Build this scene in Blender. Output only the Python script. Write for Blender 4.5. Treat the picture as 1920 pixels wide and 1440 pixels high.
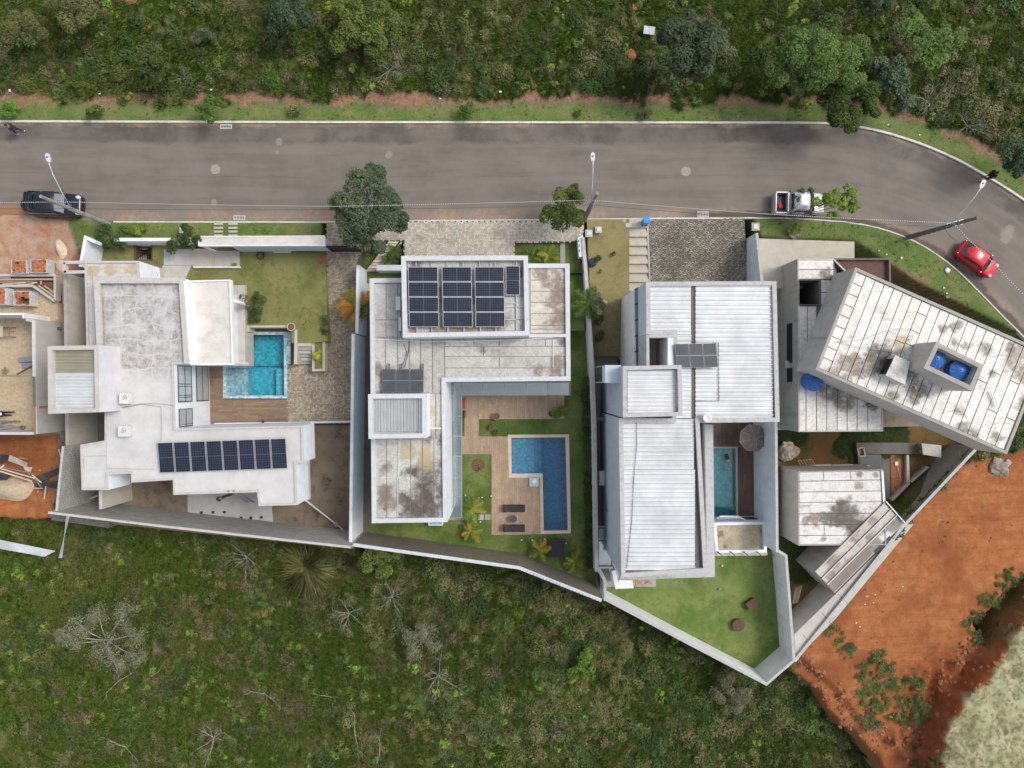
import bpy, bmesh, math, random
import numpy as np
from mathutils import Vector, Matrix
random.seed(7); rng = np.random.default_rng(11)
PI = math.pi
scene = bpy.context.scene
for o in list(bpy.data.objects): bpy.data.objects.remove(o)
COL = scene.collection

# ------------------------------------------------------------------ camera, sky, sun, exposure
HC = 53.0            # metres the drone hovers above the road
FPX = 1325.0         # focal length in photo pixels (photo is 1920 wide)
cam = bpy.data.cameras.new('camera'); cam.sensor_width = 36.0; cam.lens = 36.0*FPX/1920.0
cam.clip_start = 0.5; cam.clip_end = 3000
camo = bpy.data.objects.new('camera', cam); COL.objects.link(camo); camo.location = (0,0, HC)
scene.camera = camo
SUN_EL, SUN_AZ = math.radians(52), math.radians(72)      # azimuth clockwise from +Y (north, up in the picture)
world = bpy.data.worlds.new('World'); scene.world = world; world.use_nodes = True
wn = world.node_tree.nodes; wl = world.node_tree.links
sky = wn.new('ShaderNodeTexSky'); sky.sky_type = 'NISHITA'; sky.sun_disc = False
sky.sun_elevation = SUN_EL; sky.sun_rotation = SUN_AZ; sky.dust_density = 3.0; sky.air_density = 1.0; sky.ozone_density = 0.6
hs = wn.new('ShaderNodeHueSaturation'); hs.inputs['Saturation'].default_value = 0.42      # thin cloud greys the sky
wl.new(sky.outputs[0], hs.inputs['Color']); wl.new(hs.outputs[0], wn['Background'].inputs[0]); wn['Background'].inputs[1].default_value = 0.15
sun = bpy.data.lights.new('sun', 'SUN'); sun.energy = 1.25; sun.angle = math.radians(18); sun.color = (1.0,0.95,0.88)
suno = bpy.data.objects.new('sun', sun); COL.objects.link(suno)
_d = Vector((math.sin(SUN_AZ)*math.cos(SUN_EL), math.cos(SUN_AZ)*math.cos(SUN_EL), math.sin(SUN_EL)))
suno.rotation_euler = _d.to_track_quat('Z', 'Y').to_euler(); suno.location = _d*90
vs = scene.view_settings; vs.view_transform = 'Standard'; vs.look = 'None'; vs.gamma = 1.0; vs.use_curve_mapping = False
vs.exposure = 0.45
scene.cycles.max_bounces = 6; scene.cycles.transparent_max_bounces = 12
scene.cycles.caustics_reflective = False; scene.cycles.caustics_refractive = False

# ------------------------------------------------------------------ geometry helpers
def P(u, v, z=0.0):
 """where the sight line through photo pixel (u, v) meets height z"""
 k = (HC - z)/FPX
 return (( u-960)*k, -(v-720)*k, z)
def XY(pts, z): return [P(u, v, z)[:2] for u, v in pts]
def area(p): return 0.5*sum(p[i][0]*p[(i+1) % len(p)][1]-p[(i+1) % len(p)][0]*p[i][1] for i in range(len(p)))
def ccw(p): return list(p) if area(p) > 0 else list(reversed(p))
def inset(poly, d):
 """offset a ccw polygon inwards by d"""
 n = len(poly); out = []
 for i in range(n):
  a, b, c = Vector(poly[i-1]), Vector(poly[i]), Vector(poly[(i+1) % n])
  e1, e2 = (b-a).normalized(),(c-b).normalized()
  n1, n2 = Vector((-e1.y, e1.x)), Vector((-e2.y, e2.x))
  m = n1+n2
  den = 1+n1.dot(n2)
  out.append(tuple(b + m*(d/max(den, 0.25))))
 return out
def inside(poly, x, y):
 c = False; n = len(poly); j = n-1
 for i in range(n):
  xi, yi = poly[i]; xj, yj = poly[j]
  if (yi > y) != (yj > y) and x < (xj-xi)*(y-yi)/(yj-yi)+xi: c = not c
  j = i
 return c

class MB:
 def __init__(s): s.v = []; s.f = []; s.m = []; s.c = []; s.mi = 0; s.cv = 0.5
 def face(s, idx): s.f.append(tuple(idx)); s.m.append(s.mi); s.c.append(s.cv)
 def add(s, pts): k = len(s.v); s.v.extend(tuple(p) for p in pts); return k
 def quad(s, a, b, c, d): k = s.add((a, b, c, d)); s.face((k, k+1, k+2, k+3)); return s
 def poly(s, pts): k = s.add(pts); s.face(range(k, k+len(pts))); return s
 def prism(s, poly, z0, z1, top=True, bot=False):
  """z0/z1: number or function of (x, y)"""
  poly = ccw(poly); n = len(poly)
  f0 = z0 if callable(z0) else (lambda x, y: z0); f1 = z1 if callable(z1) else (lambda x, y: z1)
  k = s.add([(x, y, f0(x, y)) for x, y in poly]+[(x, y, f1(x, y)) for x, y in poly])
  for i in range(n): s.face((k+i, k+(i+1) % n, k+n+(i+1) % n, k+n+i))
  if top: s.face([k+n+i for i in range(n)])
  if bot: s.face([k+n-1-i for i in range(n)])
  return s
 def ring(s, outer, inner, z0, z1, z0i=None):
  n = len(outer); zi = z0 if z0i is None else z0i
  k = s.add([(x, y, z0) for x, y in outer]+[(x, y, z1) for x, y in outer]+[(x, y, z1) for x, y in inner]+[(x, y, zi) for x, y in inner])
  for i in range(n):
   j = (i+1) % n
   for a in range(3): s.face((k+a*n+i, k+a*n+j, k+(a+1)*n+j, k+(a+1)*n+i))
  return s
 def box(s, c, size, rz=0.0, M=None):
  hx, hy, hz = [q/2 for q in size]
  R = Matrix.Translation(c) @ Matrix.Rotation(rz, 4, 'Z')
  if M is not None: R = M @ R
  p = [R @ Vector((sx*hx, sy*hy, sz*hz)) for sz in (-1,1) for sx, sy in ((-1,-1),(1,-1),(1,1),(-1,1))]
  k = s.add(p)
  for f in ((3,2,1,0),(4,5,6,7),(0,1,5,4),(1,2,6,5),(2,3,7,6),(3,0,4,7)): s.face([k+i for i in f])
  return s
 def bar(s, a, b, w, h=None):
  """rectangular bar from a to b"""
  a, b = Vector(a), Vector(b); h = h or w
  d = (b-a); L = d.length
  if L < 1e-6: return s
  d.normalize(); up = Vector((0,0,1)) if abs(d.z) < 0.95 else Vector((1,0,0))
  sx = d.cross(up).normalized(); sy = sx.cross(d).normalized()
  p = [q + sx*(i*w/2) + sy*(j*h/2) for q in (a, b) for i, j in ((-1,-1),(1,-1),(1,1),(-1,1))]
  k = s.add(p)
  for f in ((3,2,1,0),(4,5,6,7),(0,1,5,4),(1,2,6,5),(2,3,7,6),(3,0,4,7)): s.face([k+i for i in f])
  return s
 def tube(s, pts, r, n=6, cap=True):
  """round tube along points; r number or list"""
  pts = [Vector(p) for p in pts]; m = len(pts)
  rr = r if isinstance(r, (list, tuple)) else [r]*m
  k = len(s.v); ref = None
  for i, p in enumerate(pts):
   d = (pts[min(i+1, m-1)]-pts[max(i-1,0)])
   d = d.normalized() if d.length > 1e-9 else Vector((0,0,1))
   if ref is None: ref = Vector((1,0,0)) if abs(d.x) < 0.8 else Vector((0,1,0))
   a = d.cross(ref)
   if a.length < 1e-4: a = d.cross(Vector((0,0,1)))
   a.normalize(); b = d.cross(a).normalized(); ref = -b.cross(d) if False else b.cross(d)
   for j in range(n):
    t = 2*PI*j/n; s.v.append(tuple(p+a*(math.cos(t)*rr[i])+b*(math.sin(t)*rr[i])))
  for i in range(m-1):
   for j in range(n): s.face((k+i*n+j, k+i*n+(j+1) % n, k+(i+1)*n+(j+1) % n, k+(i+1)*n+j))
  if cap:
   s.face([k+n-1-j for j in range(n)]); s.face([k+(m-1)*n+j for j in range(n)])
  return s
 def lathe(s, prof, c=(0,0,0), n=16, closed=True):
  """profile of (r, z) turned round the vertical through c"""
  k = len(s.v)
  for r, z in prof:
   for j in range(n):
    t = 2*PI*j/n; s.v.append((c[0]+r*math.cos(t), c[1]+r*math.sin(t), c[2]+z))
  for i in range(len(prof)-1):
   for j in range(n): s.face((k+i*n+j, k+i*n+(j+1) % n, k+(i+1)*n+(j+1) % n, k+(i+1)*n+j))
  if closed:
   s.face([k+n-1-j for j in range(n)]); s.face([k+(len(prof)-1)*n+j for j in range(n)])
  return s
 def build(s, name, mats, parent=None, smooth=False, kind=None, label=None, org=None, bevel=0):
  me = bpy.data.meshes.new(name)
  o = Vector((0,0,0))
  if org is not None: o = Vector(org)
  elif parent is not None: o = wloc(parent)
  me.from_pydata([(x-o.x, y-o.y, z-o.z) for x, y, z in s.v],[], s.f)
  mats = mats if isinstance(mats, (list, tuple)) else [mats]
  for m in mats: me.materials.append(m)
  if len(mats) > 1: me.polygons.foreach_set('material_index', s.m)
  at = me.attributes.new('tint', 'FLOAT', 'FACE'); at.data.foreach_set('value', s.c)
  if smooth: me.polygons.foreach_set('use_smooth', [True]*len(me.polygons))
  me.update()
  ob = bpy.data.objects.new(name, me); COL.objects.link(ob)
  if parent is not None: ob.parent = parent
  elif org is not None: ob.location = org
  if kind: ob['kind'] = kind
  if label: ob['label'] = label
  if bevel:
   b = ob.modifiers.new('bevel', 'BEVEL'); b.width = bevel; b.segments = 2; b.limit_method = 'ANGLE'
  return ob
def wloc(o):
 p = Vector((0,0,0))
 while o is not None: p = p + o.location; o = o.parent
 return p
def tag(o, label, cat, group=None, kind=None):
 o['label'] = label; o['category'] = cat
 if group: o['group'] = group
 if kind: o['kind'] = kind
 return o
def thing(name, label, cat, loc, group=None, rz=0.0):
 o = bpy.data.objects.new(name, None); COL.objects.link(o); o.location = loc; o.rotation_euler = (0,0, rz)
 o.empty_display_size = 0.3
 return tag(o, label, cat, group)
def place(o, mats=None): return o
def copy_tree(o, parent=None):
 c = o.copy(); COL.objects.link(c)
 if parent is not None: c.parent = parent
 for ch in o.children: copy_tree(ch, c)
 return c
def share(ob, name, parent, loc, rot=(0,0,0), scale=(1,1,1)):
 """another object on the same mesh"""
 c = bpy.data.objects.new(name, ob.data); COL.objects.link(c); c.parent = parent
 c.location = loc; c.rotation_euler = rot; c.scale = scale
 return c

# ------------------------------------------------------------------ node helpers
class NT:
 def __init__(s, name):
  s.mat = bpy.data.materials.new(name); s.mat.use_nodes = True
  s.t = s.mat.node_tree; s.n = s.t.nodes; s.b = s.n['Principled BSDF']; s.out = s.n['Material Output']
  s.pos = s.n.new('ShaderNodeNewGeometry').outputs['Position']
 def link(s, a, b): s.t.links.new(a, b)
 def put(s, inp, val):
  if isinstance(val, bpy.types.NodeSocket): s.link(val, inp)
  elif isinstance(val, (tuple, list)) and len(val) == 3 and inp.type == 'RGBA': inp.default_value = (*val, 1)
  else: inp.default_value = val
 def scale(s, vec, sc, rot=0.0):
  m = s.n.new('ShaderNodeMapping'); s.link(vec, m.inputs[0]); m.inputs['Scale'].default_value = sc if isinstance(sc, tuple) else (sc,)*3
  m.inputs['Rotation'].default_value = (0,0, rot); return m.outputs[0]
 def noise(s, sc, det=4, rough=0.6, dist=0.0, vec=None, col=False):
  t = s.n.new('ShaderNodeTexNoise'); s.link(s.pos if vec is None else vec, t.inputs['Vector'])
  t.inputs['Scale'].default_value = sc; t.inputs['Detail'].default_value = det; t.inputs['Roughness'].default_value = rough
  t.inputs['Distortion'].default_value = dist; return t.outputs[1 if col else 0]
 def vor(s, sc, feat='F1', out='Distance', vec=None, rnd=1.0):
  t = s.n.new('ShaderNodeTexVoronoi'); t.feature = feat; s.link(s.pos if vec is None else vec, t.inputs['Vector'])
  t.inputs['Scale'].default_value = sc; t.inputs['Randomness'].default_value = rnd; return t.outputs[out]
 def wave(s, sc, vec=None, dist=0.0, axis='X', dsc=1.0):
  t = s.n.new('ShaderNodeTexWave'); t.bands_direction = axis; s.link(s.pos if vec is None else vec, t.inputs[0])
  t.inputs['Scale'].default_value = sc; t.inputs['Distortion'].default_value = dist; t.inputs['Detail Scale'].default_value = dsc; return t.outputs['Fac']
 def brick(s, sc, w, h, mort=0.02, vec=None, off=0.5, a=(0.4,)*3, b=(0.5,)*3, c=(0.2,)*3):
  t = s.n.new('ShaderNodeTexBrick'); s.link(s.pos if vec is None else vec, t.inputs[0]); t.offset = off
  s.put(t.inputs['Color1'], a); s.put(t.inputs['Color2'], b); s.put(t.inputs['Mortar'], c)
  t.inputs['Scale'].default_value = sc; t.inputs['Mortar Size'].default_value = mort
  t.inputs['Brick Width'].default_value = w; t.inputs['Row Height'].default_value = h; return t.outputs['Color'], t.outputs['Fac']
 def ramp(s, f, stops):
  r = s.n.new('ShaderNodeValToRGB'); s.link(f, r.inputs[0]); e = r.color_ramp.elements
  while len(e) < len(stops): e.new(0.5)
  for q, (p, c) in zip(e, stops):
   q.position = p; q.color = (*c, 1) if isinstance(c, tuple) else (c, c, c, 1)
  return r.outputs[0]
 def mix(s, f, a, b, mode='MIX'):
  m = s.n.new('ShaderNodeMix'); m.data_type = 'RGBA'; m.blend_type = mode
  s.put(m.inputs[0], f); s.put(m.inputs[6], a); s.put(m.inputs[7], b); return m.outputs[2]
 def math(s, op, a, b=0.0, clamp=False):
  m = s.n.new('ShaderNodeMath'); m.operation = op; m.use_clamp = clamp; s.put(m.inputs[0], a); s.put(m.inputs[1], b); return m.outputs[0]
 def sep(s, v):
  q = s.n.new('ShaderNodeSeparateXYZ'); s.link(v, q.inputs[0]); return q.outputs
 def comb(s, x, y, z=0.0):
  q = s.n.new('ShaderNodeCombineXYZ'); s.put(q.inputs[0], x); s.put(q.inputs[1], y); s.put(q.inputs[2], z); return q.outputs[0]
 def attr(s, name, out='Fac'):
  a = s.n.new('ShaderNodeAttribute'); a.attribute_name = name; return a.outputs[out]
 def objrand(s): return s.n.new('ShaderNodeObjectInfo').outputs['Random']
 def objco(s): return s.n.new('ShaderNodeTexCoord').outputs['Object']
 def uv(s): return s.n.new('ShaderNodeTexCoord').outputs['UV']
 def blob(s, c, r, soft=0.3, wob=0.5, ns=1.2):
  """soft-edged stain round world point c"""
  v = s.n.new('ShaderNodeVectorMath'); v.operation = 'DISTANCE'; s.link(s.pos, v.inputs[0]); v.inputs[1].default_value = c
  # the same stain outline noise at two scales makes lobed, ragged edges
  if not hasattr(s, '_bn'): s._bn = s.math('ADD', s.math('MULTIPLY', s.math('SUBTRACT', s.noise(0.9,3,0.6),0.5),3.0), s.math('MULTIPLY', s.math('SUBTRACT', s.noise(3.2,5,0.7),0.5),1.6))
  d = s.math('ADD', v.outputs['Value'], s.math('MULTIPLY', s._bn, min(wob*2*r, 0.75*wob*2)))
  m = s.n.new('ShaderNodeMapRange'); m.interpolation_type = 'SMOOTHSTEP'; s.link(d, m.inputs[0])
  m.inputs[1].default_value = r*(1-soft); m.inputs[2].default_value = r*(1+soft); m.inputs[3].default_value = 1; m.inputs[4].default_value = 0
  return m.outputs[0]
 def bump(s, h, strength=0.4, dist=0.05):
  b = s.n.new('ShaderNodeBump'); b.inputs['Strength'].default_value = strength; b.inputs['Distance'].default_value = dist
  s.link(h, b.inputs['Height']); s.link(b.outputs[0], s.b.inputs['Normal']); return s
 def done(s, col, rough=0.85, metal=0.0, spec=None):
  s.put(s.b.inputs['Base Color'], col); s.put(s.b.inputs['Roughness'], rough); s.put(s.b.inputs['Metallic'], metal)
  if spec is not None: s.b.inputs['Specular IOR Level'].default_value = spec
  return s.mat

def flat(name, col, rough=0.7, metal=0.0, var=0.12, sc=3.0, spec=None, dirt=None, bump=0.0):
 """a paint or metal with faint wear"""
 n = NT(name); f = n.noise(sc, 5,0.65)
 lo = tuple(c*(1-var) for c in col); hi = tuple(min(1, c*(1+var)) for c in col)
 c = n.ramp(f, [(0.3, lo),(0.7, hi)])
 if dirt:
  g = n.ramp(n.noise(sc*0.35,6,0.7,0.6),[(0.5,0.0),(0.72,1.0)])
  c = n.mix(n.math('MULTIPLY', g, dirt[1]), c, dirt[0])
 if bump: n.bump(n.noise(sc*8,4), bump, 0.02)
 return n.done(c, rough, metal, spec)
# ------------------------------------------------------------------ materials
M = {}
def m_asphalt():
 n = NT('asphalt'); uv = n.uv(); s = n.sep(uv)          # uv.x: metres along the road, uv.y: 0 at the south kerb .. 1 at the north kerb
 streak = n.noise(1.0,5,0.6,0.4, vec=n.scale(uv, (0.12,9.0,1)))
 c = n.ramp(n.math('ADD', n.math('MULTIPLY', n.noise(0.35,6,0.65),0.55), n.math('MULTIPLY', streak, 0.45)),
    [(0.34,(0.165,0.142,0.122)),(0.5,(0.215,0.187,0.161)),(0.66,(0.256,0.225,0.196))])
 fine = n.noise(22,3,0.7)
 c = n.mix(0.35, c, n.ramp(fine, [(0.3,(0.09,0.08,0.075)),(0.7,(0.26,0.235,0.215))]), 'OVERLAY')
 wob = n.math('MULTIPLY', n.math('SUBTRACT', n.noise(0.7,5,0.65),0.5),0.16)
 e = n.math('ADD', s[1], wob)
 dark = n.ramp(e, [(0.78,0.0),(0.82,1.0),(0.95,1.0),(1.0,0.5)])          # tarry band under the north kerb
 dm = n.ramp(n.noise(0.22,5,0.7,0.4),[(0.4,0.2),(0.6,0.75)])
 c = n.mix(n.math('MULTIPLY', dark, dm), c, (0.062,0.05,0.045))
 x = n.sep(n.pos)[0]
 sandN = n.math('MULTIPLY', n.ramp(e, [(0.955,0.0),(1.0,1.0)]), n.ramp(n.noise(0.4,5),[(0.42,0.15),(0.6,1.0)]))
 sandS = n.math('MULTIPLY', n.ramp(e, [(0.0,1.0),(0.07,0.75),(0.16,0.0)]), n.ramp(n.noise(0.3,5),[(0.36,0.25),(0.6,1.0)]))
 sand = n.ramp(n.noise(3,5),[(0.3,(0.25,0.17,0.115)),(0.7,(0.36,0.27,0.2))])
 c = n.mix(n.math('MAXIMUM', sandN, sandS), c, sand)
 xr = n.n.new('ShaderNodeMapRange'); n.link(x, xr.inputs[0]); xr.inputs[1].default_value = 12.5; xr.inputs[2].default_value = 14.0
 wet = n.math('MULTIPLY', n.ramp(e, [(0.0,1.0),(0.05,1.0),(0.085,0.0)]), xr.outputs[0])
 c = n.mix(n.math('MULTIPLY', wet, 0.85), c, (0.075,0.052,0.045))
 lw = n.math('ABSOLUTE', n.math('SUBTRACT', n.math('ADD', s[1], n.math('MULTIPLY', n.math('SUBTRACT', n.noise(0.5,6,0.7),0.5),0.03)),0.455))
 c = n.mix(n.math('MULTIPLY', n.ramp(lw, [(0.0,0.6),(0.0035,0.0)]), n.ramp(n.noise(0.12,3),[(0.4,0.0),(0.55,1.0)])), c, (0.06,0.054,0.05))
 red = n.blob(P(60,399,0),3.4,0.4,0.4); red2 = n.blob(P(0,402,0),3.4,0.4,0.4)
 rs = n.math('MULTIPLY', n.math('MAXIMUM', red, red2), n.ramp(e, [(0.03,1.0),(0.14,0.0)]))
 c = n.mix(rs, c, (0.3,0.14,0.07))
 for u, v, r in ((728,290,0.28),(523,265,0.22),(520,285,.16),(1888,437,.5),(402,380,.2)):
  c = n.mix(n.math('MULTIPLY', n.blob(P(u, v, 0), r, 0.25,0.5,2.0),0.55), c, (0.3,0.27,0.24))
 for u, v, r in ((783,315,1.0),(1660,330,1.0),(1430,275,1.2),(985,390,1.6),(430,250,0.8)):
  c = n.mix(n.math('MULTIPLY', n.blob(P(u, v, 0), r, 0.7,0.8),0.3), c, (0.085,0.073,0.067))
 spk = n.math('MULTIPLY', n.ramp(n.vor(2.2),[(0.0,1.0),(0.035,1.0),(0.05,0.0)]), n.ramp(n.vor(2.2, out='Color'),[(0.62,0.0),(0.66,0.8)]))
 c = n.mix(spk, c, (0.42,0.36,0.3))
 tr = n.math('MULTIPLY', n.ramp(n.noise(1.0,6,0.75,0.6, vec=n.scale(uv, (0.3,26.0,1))),[(0.55,0.0),(0.68,1.0)]),0.3); c = n.mix(tr, c, (0.095,0.08,0.07))
 n.bump(fine, 0.25,0.02)
 return n.done(c, 0.85)
M['asphalt'] = m_asphalt()

def m_ground():
 n = NT('ground_soil_and_grass')
 wv = n.attr('wv'); wo = n.attr('wo'); wm = n.attr('wm'); ws = n.attr('ws'); wb = n.attr('wb')
 big = n.noise(0.16,4,0.6,0.6); mid = n.noise(0.9,5,0.65); fine = n.noise(9,4,0.75)
 green = n.ramp(fine, [(0.25,(0.03,0.05,0.012)),(0.5,(0.065,0.105,0.022)),(0.75,(0.125,0.16,0.045))])
 olive = n.ramp(fine, [(0.25,(0.06,0.055,0.024)),(0.5,(0.125,0.12,0.046)),(0.75,(0.22,0.19,0.105))])
 soil = n.ramp(n.noise(4,5,0.7),[(0.3,(0.10,0.07,0.045)),(0.5,(0.18,0.13,0.088)),(0.7,(0.27,0.205,0.145))])
 base = n.mix(n.ramp(mid, [(0.42,0.0),(0.6,1.0)]), green, olive)
 base = n.mix(n.ramp(big, [(0.52,0.0),(0.66,0.8)]), base, soil)
 # mown verge
 vg = n.ramp(n.noise(14,4,0.8),[(0.25,(0.045,0.085,0.018)),(0.5,(0.10,0.155,0.04)),(0.78,(0.19,0.24,0.085))])
 vy = n.ramp(n.noise(14,4,0.8),[(0.25,(0.11,0.115,0.035)),(0.75,(0.28,0.27,0.12))])
 vg = n.mix(n.ramp(n.noise(0.55,5,0.65),[(0.42,0.0),(0.66,0.85)]), vg, vy)
 c = n.mix(wv, base, vg)
 bs = n.ramp(n.noise(5,5,0.7),[(0.3,(0.13,0.07,0.04)),(0.55,(0.27,0.165,0.105)),(0.8,(0.36,0.25,0.17))])
 c = n.mix(wb, c, bs)
 # orange earth
 o1 = n.ramp(n.noise(1.3,6,0.65,0.4),[(0.28,(0.26,0.078,0.026)),(0.5,(0.385,0.142,0.047)),(0.68,(0.47,0.205,0.085))])
 o2 = n.ramp(n.noise(7,5,0.75),[(0.3,(0.15,0.045,0.02)),(0.7,(0.42,0.19,0.09))])
 og = n.mix(0.35, o1, o2)
 og = n.mix(n.ramp(n.noise(0.22,5,0.6),[(0.45,0.0),(0.62,0.6)]), og, (0.17,0.05,0.022))
 dr = n.blob(P(1790,1330,-1.5),4.6,0.6,0.5); og = n.mix(n.math('MULTIPLY', dr, n.ramp(n.noise(1.2,6,0.7),[(0.35,0.3),(0.6,0.9)])), og, (0.19,0.05,0.02))
 rut = n.ramp(n.noise(1.0,6,0.7,0.6, vec=n.scale(n.pos, (0.22,2.4,1), math.radians(-52))),[(0.46,0.0),(0.64,1.0)])
 og = n.mix(n.math('MULTIPLY', rut, 0.5), og, (0.25,0.082,0.03))
 og = n.mix(n.ramp(n.vor(16),[(0.06,0.7),(0.11,0.0)]), og, (0.48,0.3,0.2))
 c = n.mix(wo, c, og)
 # building site soil
 s1 = n.ramp(n.noise(0.9,6,0.65,0.5),[(0.34,(0.33,0.135,0.065)),(0.48,(0.42,0.24,0.15)),(0.6,(0.43,0.33,0.25))])
 s1 = n.mix(0.3, s1, n.ramp(n.noise(12,5,0.75),[(0.3,(0.2,0.1,0.06)),(0.7,(0.55,0.42,0.32))]))
 c = n.mix(ws, c, s1)
 # straw-dry mound
 str1 = n.noise(5,6,0.8,1.5)
 dm = n.ramp(str1,[(0.28,(0.17,0.16,0.085)),(0.5,(0.36,0.34,0.21)),(0.72,(0.52,0.5,0.33))])
 dm = n.mix(n.ramp(n.noise(0.7,4),[(0.5,0.0),(0.7,0.75)]), dm, (0.13,0.155,0.05))
 c = n.mix(wm, c, dm)
 n.bump(n.mix(0.5, mid, fine),0.6,0.12)
 return n.done(c, 0.95, spec=0.15)
M['ground'] = m_ground()

def m_lawn(name, g, y, bare, amt=0.5, barea=0.25):
 n = NT(name)
 f = n.noise(16,5,0.8)
 a = n.ramp(f, [(0.25, tuple(c*0.5 for c in g)),(0.5, g),(0.78, tuple(c*1.7 for c in g))])
 b = n.ramp(f, [(0.25, tuple(c*0.6 for c in y)),(0.78, tuple(min(1, c*1.4) for c in y))])
 c = n.mix(n.ramp(n.noise(0.5,5,0.65,0.3),[(0.55-amt*0.3,0.0),(0.75-amt*0.3,0.9)]), a, b)
 c = n.mix(n.math('MULTIPLY', n.math('MULTIPLY', n.ramp(n.noise(2.6,7,0.8),[(0.50,0.0),(0.62,1.0)]), n.ramp(n.noise(0.35,3),[(0.4,0.2),(0.52,1.0)])), barea), c, bare)
 n.bump(f, 0.6,0.06)
 return n.done(c, 0.95, spec=0.15)
M['lawn_dry'] = m_lawn('lawn_dry', (0.125,0.15,0.042),(0.23,0.225,0.085),(0.15,0.095,0.05),0.75,0.85)
M['lawn_green'] = m_lawn('lawn_green', (0.085,0.14,0.03),(0.18,0.21,0.07),(0.1,0.075,0.035),0.45,0.4)
M['lawn_mid'] = m_lawn('lawn_mid', (0.095,0.16,0.034),(0.2,0.24,0.08),(0.12,0.09,0.045),0.6,0.5)
M['lawn_tan'] = m_lawn('lawn_tan', (0.17,0.155,0.06),(0.29,0.245,0.12),(0.19,0.12,0.065),0.8,0.6)
M['lawn_yard'] = m_lawn('lawn_yard', (0.075,0.075,0.022),(0.17,0.11,0.045),(0.22,0.085,0.035),0.7,0.95)

def m_render(name, col, stain=(0.25,0.23,0.2), amt=0.15, rough=0.8, sc=1.0, spec=0.3):
 """painted or raw cement render with rain marks"""
 n = NT(name); v = n.scale(n.pos, (1.6,1.6,0.25))
 c = n.ramp(n.noise(1.4*sc, 5,0.6),[(0.3, tuple(q*0.9 for q in col)),(0.7, tuple(min(1, q*1.06) for q in col))])
 c = n.mix(n.math('MULTIPLY', n.ramp(n.noise(1.2*sc, 6,0.7,0.3, vec=v),[(0.5,0.0),(0.78,1.0)]), amt), c, stain)
 c = n.mix(0.18, c, n.ramp(n.noise(30,3,0.7),[(0.3,0.25),(0.7,0.75)]), 'OVERLAY')
 n.bump(n.noise(25,4,0.7),0.15,0.01)
 return n.done(c, rough, spec=spec)
M['white'] = m_render('white_render', (0.76,0.765,0.77),(0.33,0.33,0.33),0.35)
M['white_cool'] = m_render('white_render_cool', (0.72,0.755,0.79),(0.42,0.44,0.46),0.28)
M['blue_grey'] = m_render('blue_grey_render', (0.50,0.56,0.62),(0.36,0.4,0.44),0.18)
M['lilac'] = m_render('pale_lilac_render', (0.60,0.59,0.62),(0.45,0.44,0.46),0.2)
M['cement'] = m_render('bare_cement', (0.36,0.34,0.31),(0.14,0.125,0.11),0.45,0.9)
M['cement_light'] = m_render('light_cement', (0.48,0.455,0.42),(0.24,0.22,0.19),0.4,0.9)
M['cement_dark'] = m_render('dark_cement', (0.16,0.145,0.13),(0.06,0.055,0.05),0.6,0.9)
M['cement_warm'] = m_render('warm_cement', (0.50,0.455,0.385),(0.28,0.25,0.2),0.4,0.9)
M['coping'] = m_render('coping_cement', (0.50,0.475,0.45),(0.22,0.2,0.185),0.5,0.9,2.0)
M['cap_white'] = m_render('painted_cap', (0.54,0.555,0.575),(0.34,0.34,0.34),0.4,0.55,2.0)
M['cap_grey'] = m_render('weathered_cap', (0.45,0.44,0.44),(0.16,0.15,0.15),0.6,0.8,2.0)
M['tan_wall'] = m_render('mossy_wall_render', (0.20,0.175,0.135),(0.1,0.09,0.065),0.5,0.9)

def m_blocks(name, col):
 n = NT(name); s = n.sep(n.pos)
 v = n.comb(n.math('ADD', s[0], n.math('MULTIPLY', s[1],1.0)), s[2])
 cc, f = n.brick(1.0,0.4,0.2,0.02, vec=v, a=tuple(q*0.82 for q in col), b=tuple(q*1.16 for q in col), c=tuple(q*0.45 for q in col))
 cc = n.mix(0.3, cc, n.ramp(n.noise(2,6,0.7),[(0.3, tuple(q*0.6 for q in col)),(0.7, tuple(q*1.25 for q in col))]))
 cc = n.mix(n.math('MULTIPLY', n.ramp(n.noise(0.5,5,0.7),[(0.5,0.0),(0.7,1.0)]),0.4), cc, tuple(q*0.5 for q in col))
 n.bump(f, -0.5,0.02)
 return n.done(cc, 0.95)
M['blocks'] = m_blocks('concrete_blockwork', (0.40,0.385,0.36))

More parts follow.
